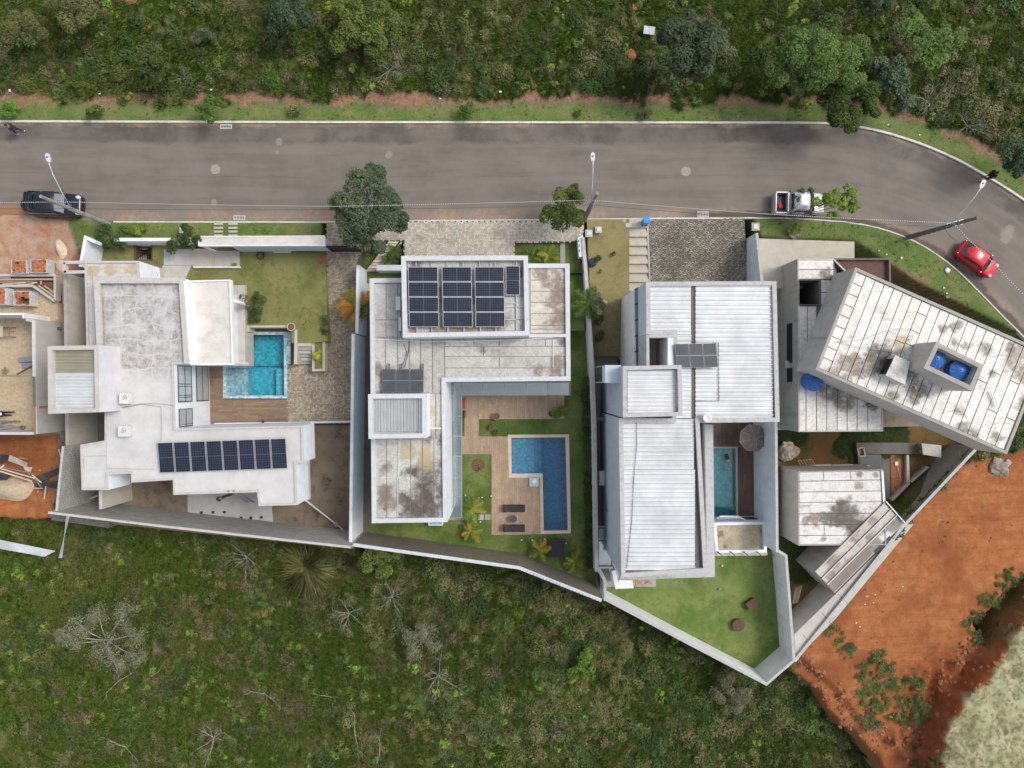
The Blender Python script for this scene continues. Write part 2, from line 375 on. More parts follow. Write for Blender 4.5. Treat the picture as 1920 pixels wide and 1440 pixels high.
def m_membrane(name, a, b, stains=(), dirt=0.3, dirtcol=(0.19,0.135,0.10), puddle=(0.085,0.062,0.05), metal=0.0, rot=0.0, streak=0.5):
 n = NT(name)
 cr = n.noise(7,6,0.75,1.2); c = n.ramp(cr, [(0.3, a),(0.5, tuple((p+q)/2 for p, q in zip(a, b))),(0.68, b)])
 c = n.mix(0.35, c, n.ramp(n.objrand(),[(0.0,0.36),(1.0,0.64)]), 'OVERLAY')
 g = n.ramp(n.noise(0.55,6,0.7,0.5),[(0.52,0.0),(0.64,1.0)])
 g = n.math('MULTIPLY', g, n.ramp(n.noise(3.5,6,0.75),[(0.35,0.4),(0.6,1.0)]))
 c = n.mix(n.math('MULTIPLY', g, dirt), c, dirtcol)
 sp = n.ramp(n.noise(11,6,0.85),[(0.56,0.0),(0.70,1.0)]); sm = n.ramp(n.noise(0.8,4,0.6),[(0.4,0.15),(0.62,1.0)])
 c = n.mix(n.math('MULTIPLY', n.math('MULTIPLY', sp, sm),0.8), c, (0.11,0.095,0.078))
 lt = n.ramp(n.noise(2.0,6,0.8,0.8),[(0.5,0.0),(0.62,1.0)])
 c = n.mix(n.math('MULTIPLY', lt, 0.4), c, tuple(q*0.62 for q in a))
 sk = n.ramp(n.noise(1.1,7,0.8,0.5, vec=n.scale(n.pos, (0.45,3.2,1), rot)),[(0.55,0.0),(0.66,1.0)])
 c = n.mix(n.math('MULTIPLY', n.math('MULTIPLY', sk, n.ramp(n.noise(0.4,4,0.6),[(0.42,0.05),(0.62,1.0)])), streak), c, (0.15,0.118,0.092))
 for (u, v, z, r, kind) in stains:
  col = {'b': dirtcol, 'd': puddle, 'k': (0.035,0.032,0.03), 'y': (0.42,0.33,0.19), 'w': (0.75,0.74,0.72)}[kind]
  bl = n.blob(P(u, v, z), r, 0.5,0.6,1.1)
  c = n.mix(n.math('MULTIPLY', bl, n.ramp(n.noise(4,5,0.7),[(0.3,0.45),(0.6,0.9)])), c, col)
 n.bump(n.mix(0.4, cr, n.noise(2.2,5)),0.5,0.05)
 return n.done(c, n.ramp(cr, [(0.3,0.38),(0.7,0.62)]), metal, 0.5)

def m_corr(name, col, stain=0.35, dark=(0.2,0.19,0.18)):
 n = NT(name)
 s = n.scale(n.pos, (0.35,3.0,1))
 c = n.ramp(n.noise(0.8,5),[(0.3, tuple(q*0.86 for q in col)),(0.7, tuple(min(1, q*1.1) for q in col))])
 c = n.mix(n.math('MULTIPLY', n.ramp(n.noise(1.6,6,0.75, vec=s),[(0.56,0.0),(0.74,1.0)]), stain*0.7), c, dark)
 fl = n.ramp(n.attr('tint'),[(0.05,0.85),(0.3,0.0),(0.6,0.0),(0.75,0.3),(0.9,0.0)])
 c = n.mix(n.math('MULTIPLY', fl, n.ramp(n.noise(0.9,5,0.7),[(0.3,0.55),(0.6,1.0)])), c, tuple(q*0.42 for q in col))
 c = n.mix(n.math('MULTIPLY', n.ramp(n.noise(0.3,5,0.65,0.5),[(0.46,0.0),(0.66,1.0)]), stain), c, tuple(q*0.55 for q in col))
 return n.done(c, 0.42,0.0,0.6)
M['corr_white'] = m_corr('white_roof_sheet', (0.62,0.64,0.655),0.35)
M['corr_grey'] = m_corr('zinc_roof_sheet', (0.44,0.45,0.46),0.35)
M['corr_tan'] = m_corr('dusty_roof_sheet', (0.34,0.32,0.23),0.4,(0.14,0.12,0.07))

def m_tint(name, lo, hi, rough=0.9, fine=20, mott=0.35, stains=(), stcol=(0.08,0.07,0.06)):
 """separate pieces, each with its own shade (face attribute tint)"""
 n = NT(name); c = n.ramp(n.attr('tint'),[(0.0, lo),(1.0, hi)])
 c = n.mix(mott, c, n.ramp(n.noise(fine, 4,0.7),[(0.25,0.2),(0.75,0.8)]), 'OVERLAY')
 c = n.mix(n.math('MULTIPLY', n.ramp(n.noise(0.6,6,0.7),[(0.46,0.0),(0.64,1.0)]),0.45), c, stcol)
 for (p, r, col, a) in stains: c = n.mix(n.math('MULTIPLY', n.blob(p, r, 0.6,0.5,0.8), a), c, col)
 n.bump(n.noise(fine, 4),0.2,0.01)
 return n.done(c, rough)
M['paver_tan'] = m_tint('tan_pavers', (0.26,0.215,0.155),(0.52,0.44,0.33), stcol=(0.2,0.165,0.13))
M['paver_pale'] = m_tint('pale_pavers', (0.40,0.365,0.30),(0.64,0.585,0.485), stcol=(0.22,0.195,0.165))
M['paver_dark'] = m_tint('stained_pavers', (0.17,0.152,0.122),(0.40,0.355,0.28), stcol=(0.05,0.046,0.042))
M['joint'] = flat('paver_joint_sand', (0.11,0.095,0.075),0.95)
M['plank_brown'] = m_tint('brown_deck_boards', (0.20,0.128,0.083),(0.285,0.19,0.128),0.6,9,0.4, stcol=(0.15,0.09,0.055))
M['plank_tan'] = m_tint('tan_deck_boards', (0.38,0.26,0.17),(0.48,0.345,0.235),0.6,9,0.35, stcol=(0.25,0.165,0.11))
M['plank_dark'] = m_tint('dark_deck_boards', (0.11,0.066,0.048),(0.165,0.102,0.075),0.55,9,0.35, stcol=(0.08,0.045,0.032))
M['brick'] = m_tint('clay_bricks', (0.30,0.105,0.045),(0.52,0.215,0.10),0.9,25,0.3, stcol=(0.33,0.12,0.055))
M['timber'] = m_tint('pale_sawn_timber', (0.42,0.33,0.22),(0.68,0.60,0.47),0.85,14,0.3, stcol=(0.36,0.27,0.17))
M['timber_old'] = m_tint('old_timber', (0.16,0.13,0.10),(0.4,0.3,0.2),0.9,14,0.4, stcol=(0.1,0.08,0.06))

def m_mosaic(name, stops, sc=0.16, mort=0.3):
 n = NT(name); v = n.n.new('ShaderNodeVectorMath'); v.operation = 'SNAP'; n.link(n.pos, v.inputs[0]); v.inputs[1].default_value = (sc,)*3
 w = n.n.new('ShaderNodeTexWhiteNoise'); w.noise_dimensions = '3D'; n.link(v.outputs[0], w.inputs[0])
 c = n.ramp(w.outputs[0], stops)
 fr = n.n.new('ShaderNodeVectorMath'); fr.operation = 'FRACTION'; d = n.n.new('ShaderNodeVectorMath'); d.operation = 'DIVIDE'
 n.link(n.pos, d.inputs[0]); d.inputs[1].default_value = (sc,)*3; n.link(d.outputs[0], fr.inputs[0]); q = n.sep(fr.outputs[0])
 g = n.math('MAXIMUM', n.math('LESS_THAN', q[0],0.1), n.math('LESS_THAN', q[1],0.1))
 c = n.mix(n.math('MULTIPLY', g, mort), c, (0.6,0.65,0.66))
 return n.done(c, 0.35)
M['mosaic_pale'] = m_mosaic('pale_blue_mosaic', [(0.0,(0.2,0.33,0.42)),(0.5,(0.4,0.52,0.58)),(1.0,(0.6,0.68,0.72))])
M['mosaic_aqua'] = m_mosaic('aqua_mosaic', [(0.0,(0.10,0.42,0.52)),(0.5,(0.2,0.56,0.64)),(1.0,(0.36,0.7,0.75))],0.16,0.15)
M['mosaic_blue'] = m_mosaic('blue_mosaic', [(0.0,(0.10,0.29,0.46)),(0.5,(0.16,0.39,0.56)),(1.0,(0.25,0.5,0.66))],0.13,0.1)
M['mosaic_teal'] = m_mosaic('teal_mosaic', [(0.0,(0.12,0.46,0.5)),(0.5,(0.18,0.55,0.58)),(1.0,(0.3,0.64,0.66))],0.2,0.12)

def m_sheet(name, tint, refl=0.02, rough=0.03, ripple=0.0, absorb=None, ior=1.33):
 """clear tinted water or glass: light passes straight through, the surface mirrors by angle, deep water absorbs"""
 n = NT(name); tr = n.n.new('ShaderNodeBsdfTransparent'); tr.inputs[0].default_value = (*tint, 1)
 gl = n.n.new('ShaderNodeBsdfGlossy'); gl.inputs['Roughness'].default_value = rough; gl.inputs[0].default_value = (1,1,1,1)
 fr = n.n.new('ShaderNodeFresnel'); fr.inputs[0].default_value = ior
 mx = n.n.new('ShaderNodeMixShader'); n.link(n.math('ADD', fr.outputs[0], refl), mx.inputs[0])
 n.link(tr.outputs[0], mx.inputs[1]); n.link(gl.outputs[0], mx.inputs[2])
 if ripple:
  b = n.n.new('ShaderNodeBump'); b.inputs['Strength'].default_value = ripple; b.inputs['Distance'].default_value = 0.03
  n.link(n.noise(3.5,3,0.5,0.5), b.inputs['Height']); n.link(b.outputs[0], gl.inputs['Normal']); n.link(b.outputs[0], fr.inputs['Normal'])
 if absorb:
  v = n.n.new('ShaderNodeVolumeAbsorption'); v.inputs[0].default_value = (*absorb[0],1); v.inputs[1].default_value = absorb[1]; n.link(v.outputs[0], n.out.inputs[1])
 n.n.remove(n.b); n.link(mx.outputs[0], n.out.inputs[0]); return n.mat
M['water_aqua'] = m_sheet('clear_aqua_water', (0.86,0.96,0.98), ripple=0.3, absorb=((0.0,0.76,0.85),0.6))
M['water_blue'] = m_sheet('clear_blue_water', (0.84,0.95,0.98), ripple=0.3, absorb=((0.0,0.68,0.84),0.72))
M['water_teal'] = m_sheet('clear_teal_water', (0.82,0.94,0.95), ripple=0.3, absorb=((0.0,0.76,0.82),0.55))
M['water_murk'] = m_sheet('murky_water', (0.25,0.3,0.32), refl=0.05, ripple=0.1)
M['glass_pane'] = m_sheet('grey_green_glass', (0.62,0.74,0.74), refl=0.20, rough=0.08, ior=1.5)
M['glass_clear'] = m_sheet('clear_glass', (0.88,0.95,0.97), refl=0.16, rough=0.03, ior=1.5)

def m_cells(name, a, b):
 n = NT(name); c = n.ramp(n.noise(1.2,3),[(0.3, a),(0.7, b)])
 return n.done(c, 0.16,0.0,0.5)
M['cell'] = m_cells('solar_cell', (0.007,0.011,0.026),(0.012,0.019,0.044))
M['cell_gap'] = flat('panel_backing', (0.085,0.085,0.095),0.35)
M['alu'] = flat('aluminium', (0.62,0.63,0.64),0.35,0.6)
M['collector'] = m_cells('collector_glass', (0.055,0.062,0.07),(0.08,0.09,0.10))
M['steel'] = flat('grey_steel', (0.3,0.31,0.32),0.45,0.4)
M['galv'] = flat('galvanised_steel', (0.55,0.58,0.62),0.4,0.5)
M['black'] = flat('black_paint', (0.018,0.018,0.02),0.45)
M['black_frame'] = flat('black_window_frame', (0.025,0.027,0.03),0.4)
M['rubber'] = flat('tyre_rubber', (0.022,0.022,0.022),0.85)
M['fabric_dark'] = flat('charcoal_fabric', (0.035,0.035,0.042),0.9, sc=12, var=0.3)
M['plastic_white'] = flat('white_plastic', (0.58,0.585,0.59),0.4)
M['pvc'] = flat('white_pipe', (0.72,0.71,0.68),0.45)
M['terracotta'] = flat('terracotta', (0.42,0.22,0.14),0.8)
M['soil'] = flat('dark_potting_soil', (0.10,0.062,0.042),0.95, sc=14, var=0.5)
M['mulch'] = flat('bark_mulch', (0.17,0.085,0.052),0.95, sc=14, var=0.5)
M['rust'] = flat('rusted_iron', (0.115,0.052,0.038),0.8, sc=9, var=0.4)
M['sand'] = flat('builders_sand', (0.62,0.53,0.37),0.95, sc=5, var=0.2, bump=0.3)
M['sand_dull'] = flat('dull_sand', (0.46,0.36,0.24),0.95, sc=5, var=0.2, bump=0.3)
M['cream_stone'] = flat('cream_stone', (0.66,0.57,0.43),0.6, sc=2.5, var=0.1)
M['curtain'] = flat('white_curtain', (0.8,0.83,0.83),0.9)
M['dark_room'] = flat('dim_room', (0.3,0.36,0.38),0.9)
M['kerb_white'] = flat('whitewashed_kerb', (0.60,0.58,0.54),0.85, sc=2.2, var=0.1, dirt=((0.3,0.24,0.18),0.6))
M['kerb_grey'] = flat('worn_kerb', (0.55,0.51,0.46),0.9, sc=2.2, var=0.15, dirt=((0.2,0.16,0.12),0.8))
M['iron'] = flat('cast_iron_and_cement', (0.3,0.27,0.22),0.85, sc=8, var=0.25)
M['pole'] = m_render('pole_concrete', (0.30,0.28,0.25),(0.15,0.14,0.12),0.4,0.9)
M['pole_dark'] = m_render('pole_concrete_dark', (0.17,0.175,0.165),(0.1,0.1,0.09),0.4,0.9)
M['tank_blue'] = flat('blue_tank_plastic', (0.02,0.11,0.36),0.4, sc=2)
M['red_paint'] = flat('red_car_paint', (0.55,0.018,0.032),0.18,0.0, var=0.04)
M['black_paint'] = flat('dark_navy_car_paint', (0.012,0.016,0.026),0.16,0.0, var=0.05)
M['silver_paint'] = flat('silver_car_paint', (0.60,0.61,0.62),0.25,0.35, var=0.04)
M['car_glass'] = flat('dark_car_glass', (0.02,0.028,0.032),0.06, var=0.1, spec=0.8)
M['car_glass_pale'] = flat('windscreen_glass', (0.12,0.15,0.16),0.06, var=0.1, spec=0.9)
M['lamp_glass'] = flat('headlamp_lens', (0.62,0.62,0.6),0.15)
M['tail_red'] = flat('tail_lamp', (0.3,0.02,0.02),0.2)
M['plastic_wrap'] = flat('clear_wrapping_film', (0.55,0.54,0.55),0.35, sc=7, var=0.3)
M['blue_plastic'] = flat('bright_blue_plastic', (0.02,0.22,0.62),0.4)
M['tarp_and_shade_black'] = flat('black_plastic_and_shade', (0.03,0.032,0.036),0.4, sc=3, var=0.5, dirt=((0.22,0.16,0.11),0.5))
M['rock'] = flat('rough_rock', (0.26,0.215,0.18),0.95, sc=2.5, var=0.5, dirt=((0.1,0.075,0.055),0.8), bump=0.6)
M['rock_pale'] = flat('pale_rock', (0.46,0.39,0.31),0.95, sc=2.5, var=0.4, dirt=((0.2,0.17,0.13),0.7), bump=0.6)
M['clod'] = flat('red_clod', (0.29,0.115,0.055),0.95, sc=4, var=0.35, bump=0.6)
M['orange'] = flat('orange_hose', (0.65,0.2,0.04),0.6)
M['yellow'] = flat('yellow_plastic', (0.72,0.52,0.04),0.5)
M['teal'] = flat('teal_plastic', (0.03,0.42,0.45),0.5)
M['pink'] = flat('pink_plastic', (0.6,0.3,0.34),0.6)
M['red_cloth'] = flat('red_cloth', (0.5,0.04,0.04),0.8)
M['skin'] = flat('skin', (0.36,0.2,0.13),0.6)
M['skin_dark'] = flat('dark_skin', (0.13,0.07,0.045),0.6)
M['hair'] = flat('dark_hair', (0.012,0.01,0.009),0.6)
M['shirt_white'] = flat('white_shirt', (0.62,0.65,0.7),0.9)
M['cloth_navy'] = flat('navy_cloth', (0.02,0.024,0.05),0.9)
M['cloth_black'] = flat('black_cloth', (0.016,0.015,0.016),0.9)
M['umbrella'] = flat('taupe_canvas', (0.19,0.165,0.145),0.9, sc=2, var=0.12)
M['piping'] = flat('pale_umbrella_seam', (0.42,0.38,0.34),0.9)
M['wood_dead'] = flat('bleached_dead_wood', (0.36,0.33,0.28),0.9, sc=5, var=0.3)
M['wood_twig'] = flat('brown_twigs', (0.17,0.13,0.095),0.9, sc=5, var=0.3)
M['bark'] = flat('grey_bark', (0.2,0.165,0.125),0.95, sc=6, var=0.35)

def m_leaf(name, lo, mid, hi, rough=0.55, trans=0.22, inst=0.25, spec=0.12, bend=0.85):
 """leaves: shade differs leaf by leaf (attribute leaf) and plant by plant"""
 n = NT(name); c = n.ramp(n.attr('leaf'),[(0.0, lo),(0.5, mid),(1.0, hi)])
 r = n.objrand(); hs = n.n.new('ShaderNodeHueSaturation'); n.link(c, hs.inputs['Color'])
 n.link(n.math('ADD', n.math('MULTIPLY', r, inst),1-inst/2), hs.inputs['Value'])
 r2 = n.math('FRACT', n.math('MULTIPLY', r, 7.31))
 n.link(n.math('ADD', n.math('MULTIPLY', r2,0.05*inst*4),0.5-0.025*inst*4), hs.inputs['Hue'])
 c = hs.outputs[0]; n.done(c, rough, spec=spec)
 # blades and leaves scatter like a canopy: their shading normal leans to the open sky
 nv = n.n.new('ShaderNodeVectorMath'); nv.operation = 'MULTIPLY_ADD'; n.link(n.n.new('ShaderNodeNewGeometry').outputs['Normal'], nv.inputs[0]); nv.inputs[1].default_value = (bend,)*3; nv.inputs[2].default_value = (0,0,1)
 nn = n.n.new('ShaderNodeVectorMath'); nn.operation = 'NORMALIZE'; n.link(nv.outputs[0], nn.inputs[0]); n.link(nn.outputs[0], n.b.inputs['Normal'])
 tl = n.n.new('ShaderNodeBsdfTranslucent'); n.link(c, tl.inputs[0]); mx = n.n.new('ShaderNodeMixShader'); mx.inputs[0].default_value = trans
 n.link(n.b.outputs[0], mx.inputs[1]); n.link(tl.outputs[0], mx.inputs[2]); n.link(mx.outputs[0], n.out.inputs[0]); return n.mat
M['leaf_dark'] = m_leaf('dark_green_leaves', (0.036,0.059,0.015),(0.070,0.109,0.028),(0.128,0.173,0.058))
M['leaf_mid'] = m_leaf('green_leaves', (0.046,0.084,0.015),(0.100,0.160,0.031),(0.192,0.256,0.070))
M['leaf_bright'] = m_leaf('bright_green_leaves', (0.077,0.141,0.018),(0.160,0.262,0.036),(0.282,0.384,0.083))
M['leaf_olive'] = m_leaf('olive_leaves', (0.090,0.096,0.031),(0.166,0.173,0.061),(0.282,0.275,0.115))
M['leaf_grey'] = m_leaf('grey_green_leaves', (0.13,0.135,0.075),(0.24,0.24,0.14),(0.38,0.37,0.24))
M['leaf_blue'] = m_leaf('grey_blue_green_leaves', (0.038,0.061,0.028),(0.079,0.115,0.058),(0.154,0.198,0.109))
M['leaf_brown'] = m_leaf('dry_brown_leaves', (0.109,0.077,0.046),(0.211,0.154,0.096),(0.358,0.269,0.179))
M['leaf_yellow'] = m_leaf('yellow_green_fronds', (0.179,0.230,0.038),(0.358,0.384,0.064),(0.640,0.563,0.102))
M['leaf_rust'] = m_leaf('orange_brown_fronds', (0.358,0.179,0.038),(0.589,0.333,0.064),(0.700,0.538,0.128))
M['leaf_pampas'] = m_leaf('tall_yellowing_grass', (0.10,0.13,0.04),(0.24,0.25,0.09),(0.42,0.40,0.18), trans=0.2, spec=0.1, bend=0.4)
M['grass'] = m_leaf('meadow_grass', (0.065,0.115,0.018),(0.13,0.20,0.034),(0.23,0.295,0.07), trans=0.2, spec=0.1, bend=0.5)
M['grass_olive'] = m_leaf('olive_grass', (0.11,0.125,0.033),(0.19,0.2,0.06),(0.31,0.29,0.11), trans=0.2, spec=0.1, bend=0.5)
M['grass_dry'] = m_leaf('straw_grass', (0.46,0.43,0.24),(0.66,0.62,0.40),(0.8,0.77,0.56), trans=0.2, spec=0.1, bend=0.5)
# ------------------------------------------------------------------ land
def vnoise(x, y, seed=0):
 xi = np.floor(x).astype(np.int64); yi = np.floor(y).astype(np.int64); fx = x-xi; fy = y-yi
 fx = fx*fx*(3-2*fx); fy = fy*fy*(3-2*fy)
 def h(a, b):
  q = (a*374761393 + b*668265263 + seed*982451653) & 0xFFFFFFFF
  q = ((q ^ (q >> 13))*1274126177) & 0xFFFFFFFF
  return ((q ^ (q >> 16)) & 0xFFFF)/65535.0
 return (h(xi, yi)*(1-fx)+h(xi+1, yi)*fx)*(1-fy)+(h(xi, yi+1)*(1-fx)+h(xi+1, yi+1)*fx)*fy
def fbm(x, y, sc=1.0, oc=4, seed=0):
 s = 0; a = 1; t = 0
 for i in range(oc): s = s+a*vnoise(x*sc, y*sc, seed+i*17); t += a; a *= 0.5; sc *= 2.03
 return s/t
def seg_dist(x, y, pts, closed=False):
 d = np.full(x.shape, 1e9); n = len(pts)
 for i in range(n if closed else n-1):
  ax, ay = pts[i]; bx, by = pts[(i+1) % n]; ex, ey = bx-ax, by-ay; L = ex*ex+ey*ey+1e-12
  t = np.clip(((x-ax)*ex+(y-ay)*ey)/L, 0,1)
  d = np.minimum(d, np.hypot(x-ax-t*ex, y-ay-t*ey))
 return d
def sdf(x, y, poly):
 ins = np.zeros(x.shape, bool); n = len(poly); j = n-1
 for i in range(n):
  xi, yi = poly[i]; xj, yj = poly[j]
  if yi != yj: ins ^= ((yi > y) != (yj > y)) & (x < (xj-xi)*(y-yi)/(yj-yi)+xi)
  j = i
 d = seg_dist(x, y, poly, True)
 return np.where(ins, -d, d)
def smooth(a, lo, hi):
 t = np.clip((a-lo)/(hi-lo),0,1); return t*t*(3-2*t)

N_KERB = XY([(-900,229),(0,229.5),(400,231),(900,231.5),(1300,232),(1480,232),(1560,233),(1620,241),(1680,256),(1740,277),(1800,304),(1850,333),(1900,364),(1950,400),(2050,490),(2150,620),(2230,760)],0)
S_KERB = XY([(-900,401),(0,401),(60,403),(150,414),(210,415.5),(460,415.5),(620,416),(760,413.5),(900,412.5),(1100,411),(1200,409),(1330,408.5),(1420,407.5),(1480,408.5),(1540,412),(1590,416),(1640,424),(1700,444),(1750,471),(1800,510),(1850,562),(1885,598),(1925,636),(1975,700),(2040,800)],0)
def resample(pts, n):
 pts = [Vector(p) for p in pts]; L = [0]
 for a, b in zip(pts, pts[1:]): L.append(L[-1]+(b-a).length)
 out = []; k = 0
 for i in range(n):
  t = L[-1]*i/(n-1)
  while k < len(L)-2 and L[k+1] < t: k += 1
  out.append(pts[k].lerp(pts[k+1],(t-L[k])/max(1e-9, L[k+1]-L[k])))
 return out, L[-1]
def curve_smooth(pts, it=2):
 for _ in range(it):
  q = [pts[0]]
  for a, b in zip(pts, pts[1:]):
   q += [tuple(np.array(a)*0.75+np.array(b)*0.25), tuple(np.array(a)*0.25+np.array(b)*0.75)]
  pts = q+[pts[-1]]
 return pts
N_KERB, S_KERB = curve_smooth(N_KERB), curve_smooth(S_KERB)
# road sheet
nr = 160
a, LN = resample(N_KERB, nr); b, LS = resample(S_KERB, nr)
cross = 9; rv = []; ruv = []
# match by the nearest point so that the uv runs along the bend
for i in range(nr):
 j = i
 for c in range(cross):
  t = c/(cross-1); p = b[j].lerp(a[i], t)
  rv.append((p.x, p.y, 0.0)); ruv.append((LN*i/(nr-1), t))
rf = [(i*cross+c, (i+1)*cross+c, (i+1)*cross+c+1, i*cross+c+1) for i in range(nr-1) for c in range(cross-1)]
me = bpy.data.meshes.new('road'); me.from_pydata(rv, [], rf); me.materials.append(M['asphalt'])
uvl = me.uv_layers.new(name='UVMap')
uvl.data.foreach_set('uv', [q for poly in rf for k in poly for q in ruv[k]])
me.update(); road = bpy.data.objects.new('road', me); COL.objects.link(road); road['kind'] = 'structure'; road['label'] = 'grey brown asphalt road curving away past the houses'

LOTS = XY([(128,520),(150,486),(185,462),(372,466),(608,468),(610,416),(676,416),(760,413),(965,412),(1099,411),(1104,411),(1180,410),(1398,408),(1420,450),(1590,457),(1640,490),(1700,530),(1930,645),(1940,700),(1880,852),(1830,850),(1690,990),(1488,1236),(1430,1278),(1130,1118),(970,1056),(690,1012),(650,1017),(106,955),(122,840)],-0.8)
ORANGE = XY([(1815,862),(1880,846),(1935,830),(2300,760),(2300,1010),(1960,1065),(1900,1100),(1870,1140),(1835,1165),(1850,1200),(1862,1250),(1800,1310),(1775,1380),(1772,1450),(1755,1560),(1690,1480),(1600,1385),(1540,1310),(1480,1255),(1485,1240),(1692,988)],-1.5)
MOUND = XY([(1925,1165),(1905,1205),(1870,1265),(1815,1330),(1782,1390),(1772,1470),(1760,1650),(2400,1700),(2400,1000),(2000,1120)],0.5)
SITE = XY([(-900,402),(118,402),(136,440),(150,480),(125,520),(128,830),(-900,830)],0)
SITE2 = XY([(-900,812),(130,812),(138,860),(112,968),(60,975),(-900,955)],-1.5)
NVERGE = N_KERB
def land(x, y):
 base = np.where(y > 0,0.10,-4.6)
 t = smooth(y, -10.5,-9.0); z = -4.6*(1-t)+0.10*t
 bump = (fbm(x, y, 0.25,4,3)-0.5)*0.9
 south = 1-smooth(y, -12,-10)
 z = z + south*bump*1.2
 z = z - south*smooth(-y, 14,40)*1.2
 dN = seg_dist(x, y, N_KERB); north = (y > np.interp(x, [p[0] for p in N_KERB[:20]],[p[1] for p in N_KERB[:20]]))
 northside = sdf(x, y, list(N_KERB)+[(120,200),(-120,200)]) < 0
 z = np.where(northside, 0.10 + smooth(dN, 2.2,7)*(0.25+0.7*(fbm(x, y, 0.2,4,9)-0.4)), z)
 wv = np.where(northside, 1-smooth(dN+(fbm(x, y, 1.1,3,5)-0.5)*1.0,1.25,1.75),0)
 wb = np.where(northside, smooth(dN+(fbm(x, y, 1.2,3,6)-0.5)*1.2,1.2,1.7)*(1-smooth(dN+(fbm(x, y, 0.8,3,8)-0.5)*1.6,1.7,2.6)),0)
 # frontage south of the road is mown too
 front = (~northside) & (y > 9.0)
 wv = np.where(front, 1.0, wv)
 right = (~northside) & (x > 27) & (y > -8)
 wv = np.where(right, 1.0, wv)
 z = np.where(right | front, 0.10, z)
 roof_side = np.array(XY([(1660,500),(1720,520),(1800,572),(1870,625),(1900,650),(1800,620),(1690,560)],0))
 wb = np.where(right, np.clip(1-np.maximum(sdf(x, y, [tuple(p) for p in roof_side])+0.25+(fbm(x, y, 1.3,4,2)-0.5)*1.6,0)/0.6,0,1)*0.9, wb)
 so_ = sdf(x, y, ORANGE); by = (so_ < 1.6) & (x > 20) & (y > -13)
 z = np.where(by, -1.55, z); wv = np.where(by, 0.0, wv)
 d = so_ + (fbm(x, y, 0.7,4,21)-0.5)*1.0
 wo = 1-smooth(d, -0.25,0.35)
 oz = -1.5 - smooth(-y, 17,30)*1.2 + (fbm(x, y, 0.6,4,31)-0.5)*0.22
 pit = 1-smooth(seg_dist(x, y, XY([(1780,1225),(1745,1255),(1700,1290)],-1.5)),0.6,2.0)
 oz = oz + pit*(fbm(x, y, 1.6,4,33)-0.6)*0.9
 rub = 1-smooth(seg_dist(x, y, XY([(1850,1215),(1820,1260),(1760,1310),(1740,1400),(1680,1420)],-1.5)),0.8,2.4)
 oz = oz + rub*(fbm(x, y, 1.1,4,35)-0.45)*1.6
 step = smooth(sdf(x, y, XY([(1505,1235),(1530,1262),(1580,1305),(1640,1380),(1560,1420),(1440,1290)],-1.5)),-0.1,0.1)
 oz = oz-(1-step)*0.45
 z = z*(1-wo)+oz*wo
 dm = sdf(x, y, MOUND)+(fbm(x, y, 0.8,4,41)-0.5)*1.2
 wm = 1-smooth(dm+(fbm(x, y, 2.2,3,47)-0.5)*0.5,-0.3,0.0)
 wh = 1-smooth(dm+(fbm(x, y, 1.5,3,49)-0.5)*0.7,-0.1,0.55)
 z = z*(1-wh)+(-0.1+(fbm(x, y, 0.5,4,43)-0.5)*0.7)*wh
 wo = np.maximum(wo, np.where(dm < 1.0, wh*(1-wm),0))
 ds = sdf(x, y, SITE)+(fbm(x, y, 1.1,4,51)-0.5)*0.5
 ws = 1-smooth(ds, -0.12,0.15)
 z = z*(1-ws)+0.03*ws + 0*x
 d2 = sdf(x, y, SITE2)+(fbm(x, y, 1.0,4,53)-0.5)*0.5
 w2 = 1-smooth(d2,-0.15,0.2)
 z = np.where(w2 > 0, z*(1-w2)+(-1.5+(fbm(x, y, 0.9,4,55)-0.5)*0.5)*w2, z)
 ws = ws*(1-w2); wo = np.maximum(wo, w2)
 lot = 1-smooth(sdf(x, y, LOTS),-0.28,0.0)
 z = z*(1-lot)+(-6.0)*lot
 wo = wo*(1-wm)
 rd = 1-smooth(sdf(x, y, list(N_KERB)+list(reversed(S_KERB))),-0.2,0.05)
 z = z-rd*0.3
 return z, np.clip(wv, 0,1)*(1-wo)*(1-ws), np.clip(wo, 0,1), wm, ws, wb*(1-wo)*(1-ws), lot
def axis(lo, hi, st):
 inner = np.arange(lo, hi+st/2, st); o = []; q = st; p = hi
 while p < 420: q *= 1.35; p += q; o.append(p)
 i = []; q = st; p = lo
 while p > -420: q *= 1.35; p -= q; i.append(p)
 return np.array(i[::-1]+list(inner)+o)
gx, gy = axis(-43,43,0.22), axis(-34,32,0.22)
X, Y = np.meshgrid(gx, gy); Z, WV, WO, WM, WS, WB, LOT = land(X, Y)
nx, ny = len(gx), len(gy)
me = bpy.data.meshes.new('ground'); me.vertices.add(nx*ny)
me.vertices.foreach_set('co', np.stack([X, Y, Z],-1).ravel())
I = (np.arange(ny-1)[:, None]*nx+np.arange(nx-1)[None, :]).ravel()
F = np.stack([I, I+1, I+nx+1, I+nx],-1).ravel().astype(np.int32)
me.loops.add(len(F)); me.loops.foreach_set('vertex_index', F)
me.polygons.add(len(I)); me.polygons.foreach_set('loop_start', np.arange(0, len(F),4, dtype=np.int32)); me.polygons.foreach_set('loop_total', np.full(len(I),4, np.int32))
me.polygons.foreach_set('use_smooth', np.ones(len(I), bool))
for nm, A in (('wv', WV),('wo', WO),('wm', WM),('ws', WS),('wb', WB)):
 at = me.attributes.new(nm, 'FLOAT', 'POINT'); at.data.foreach_set('value', np.ascontiguousarray(A, dtype=np.float32).ravel())
me.materials.append(M['ground']); me.update(); me.validate()
ground = bpy.data.objects.new('ground', me); COL.objects.link(ground); ground['kind'] = 'structure'
ground['label'] = 'rough ground of grass, scrub soil and bare orange earth'

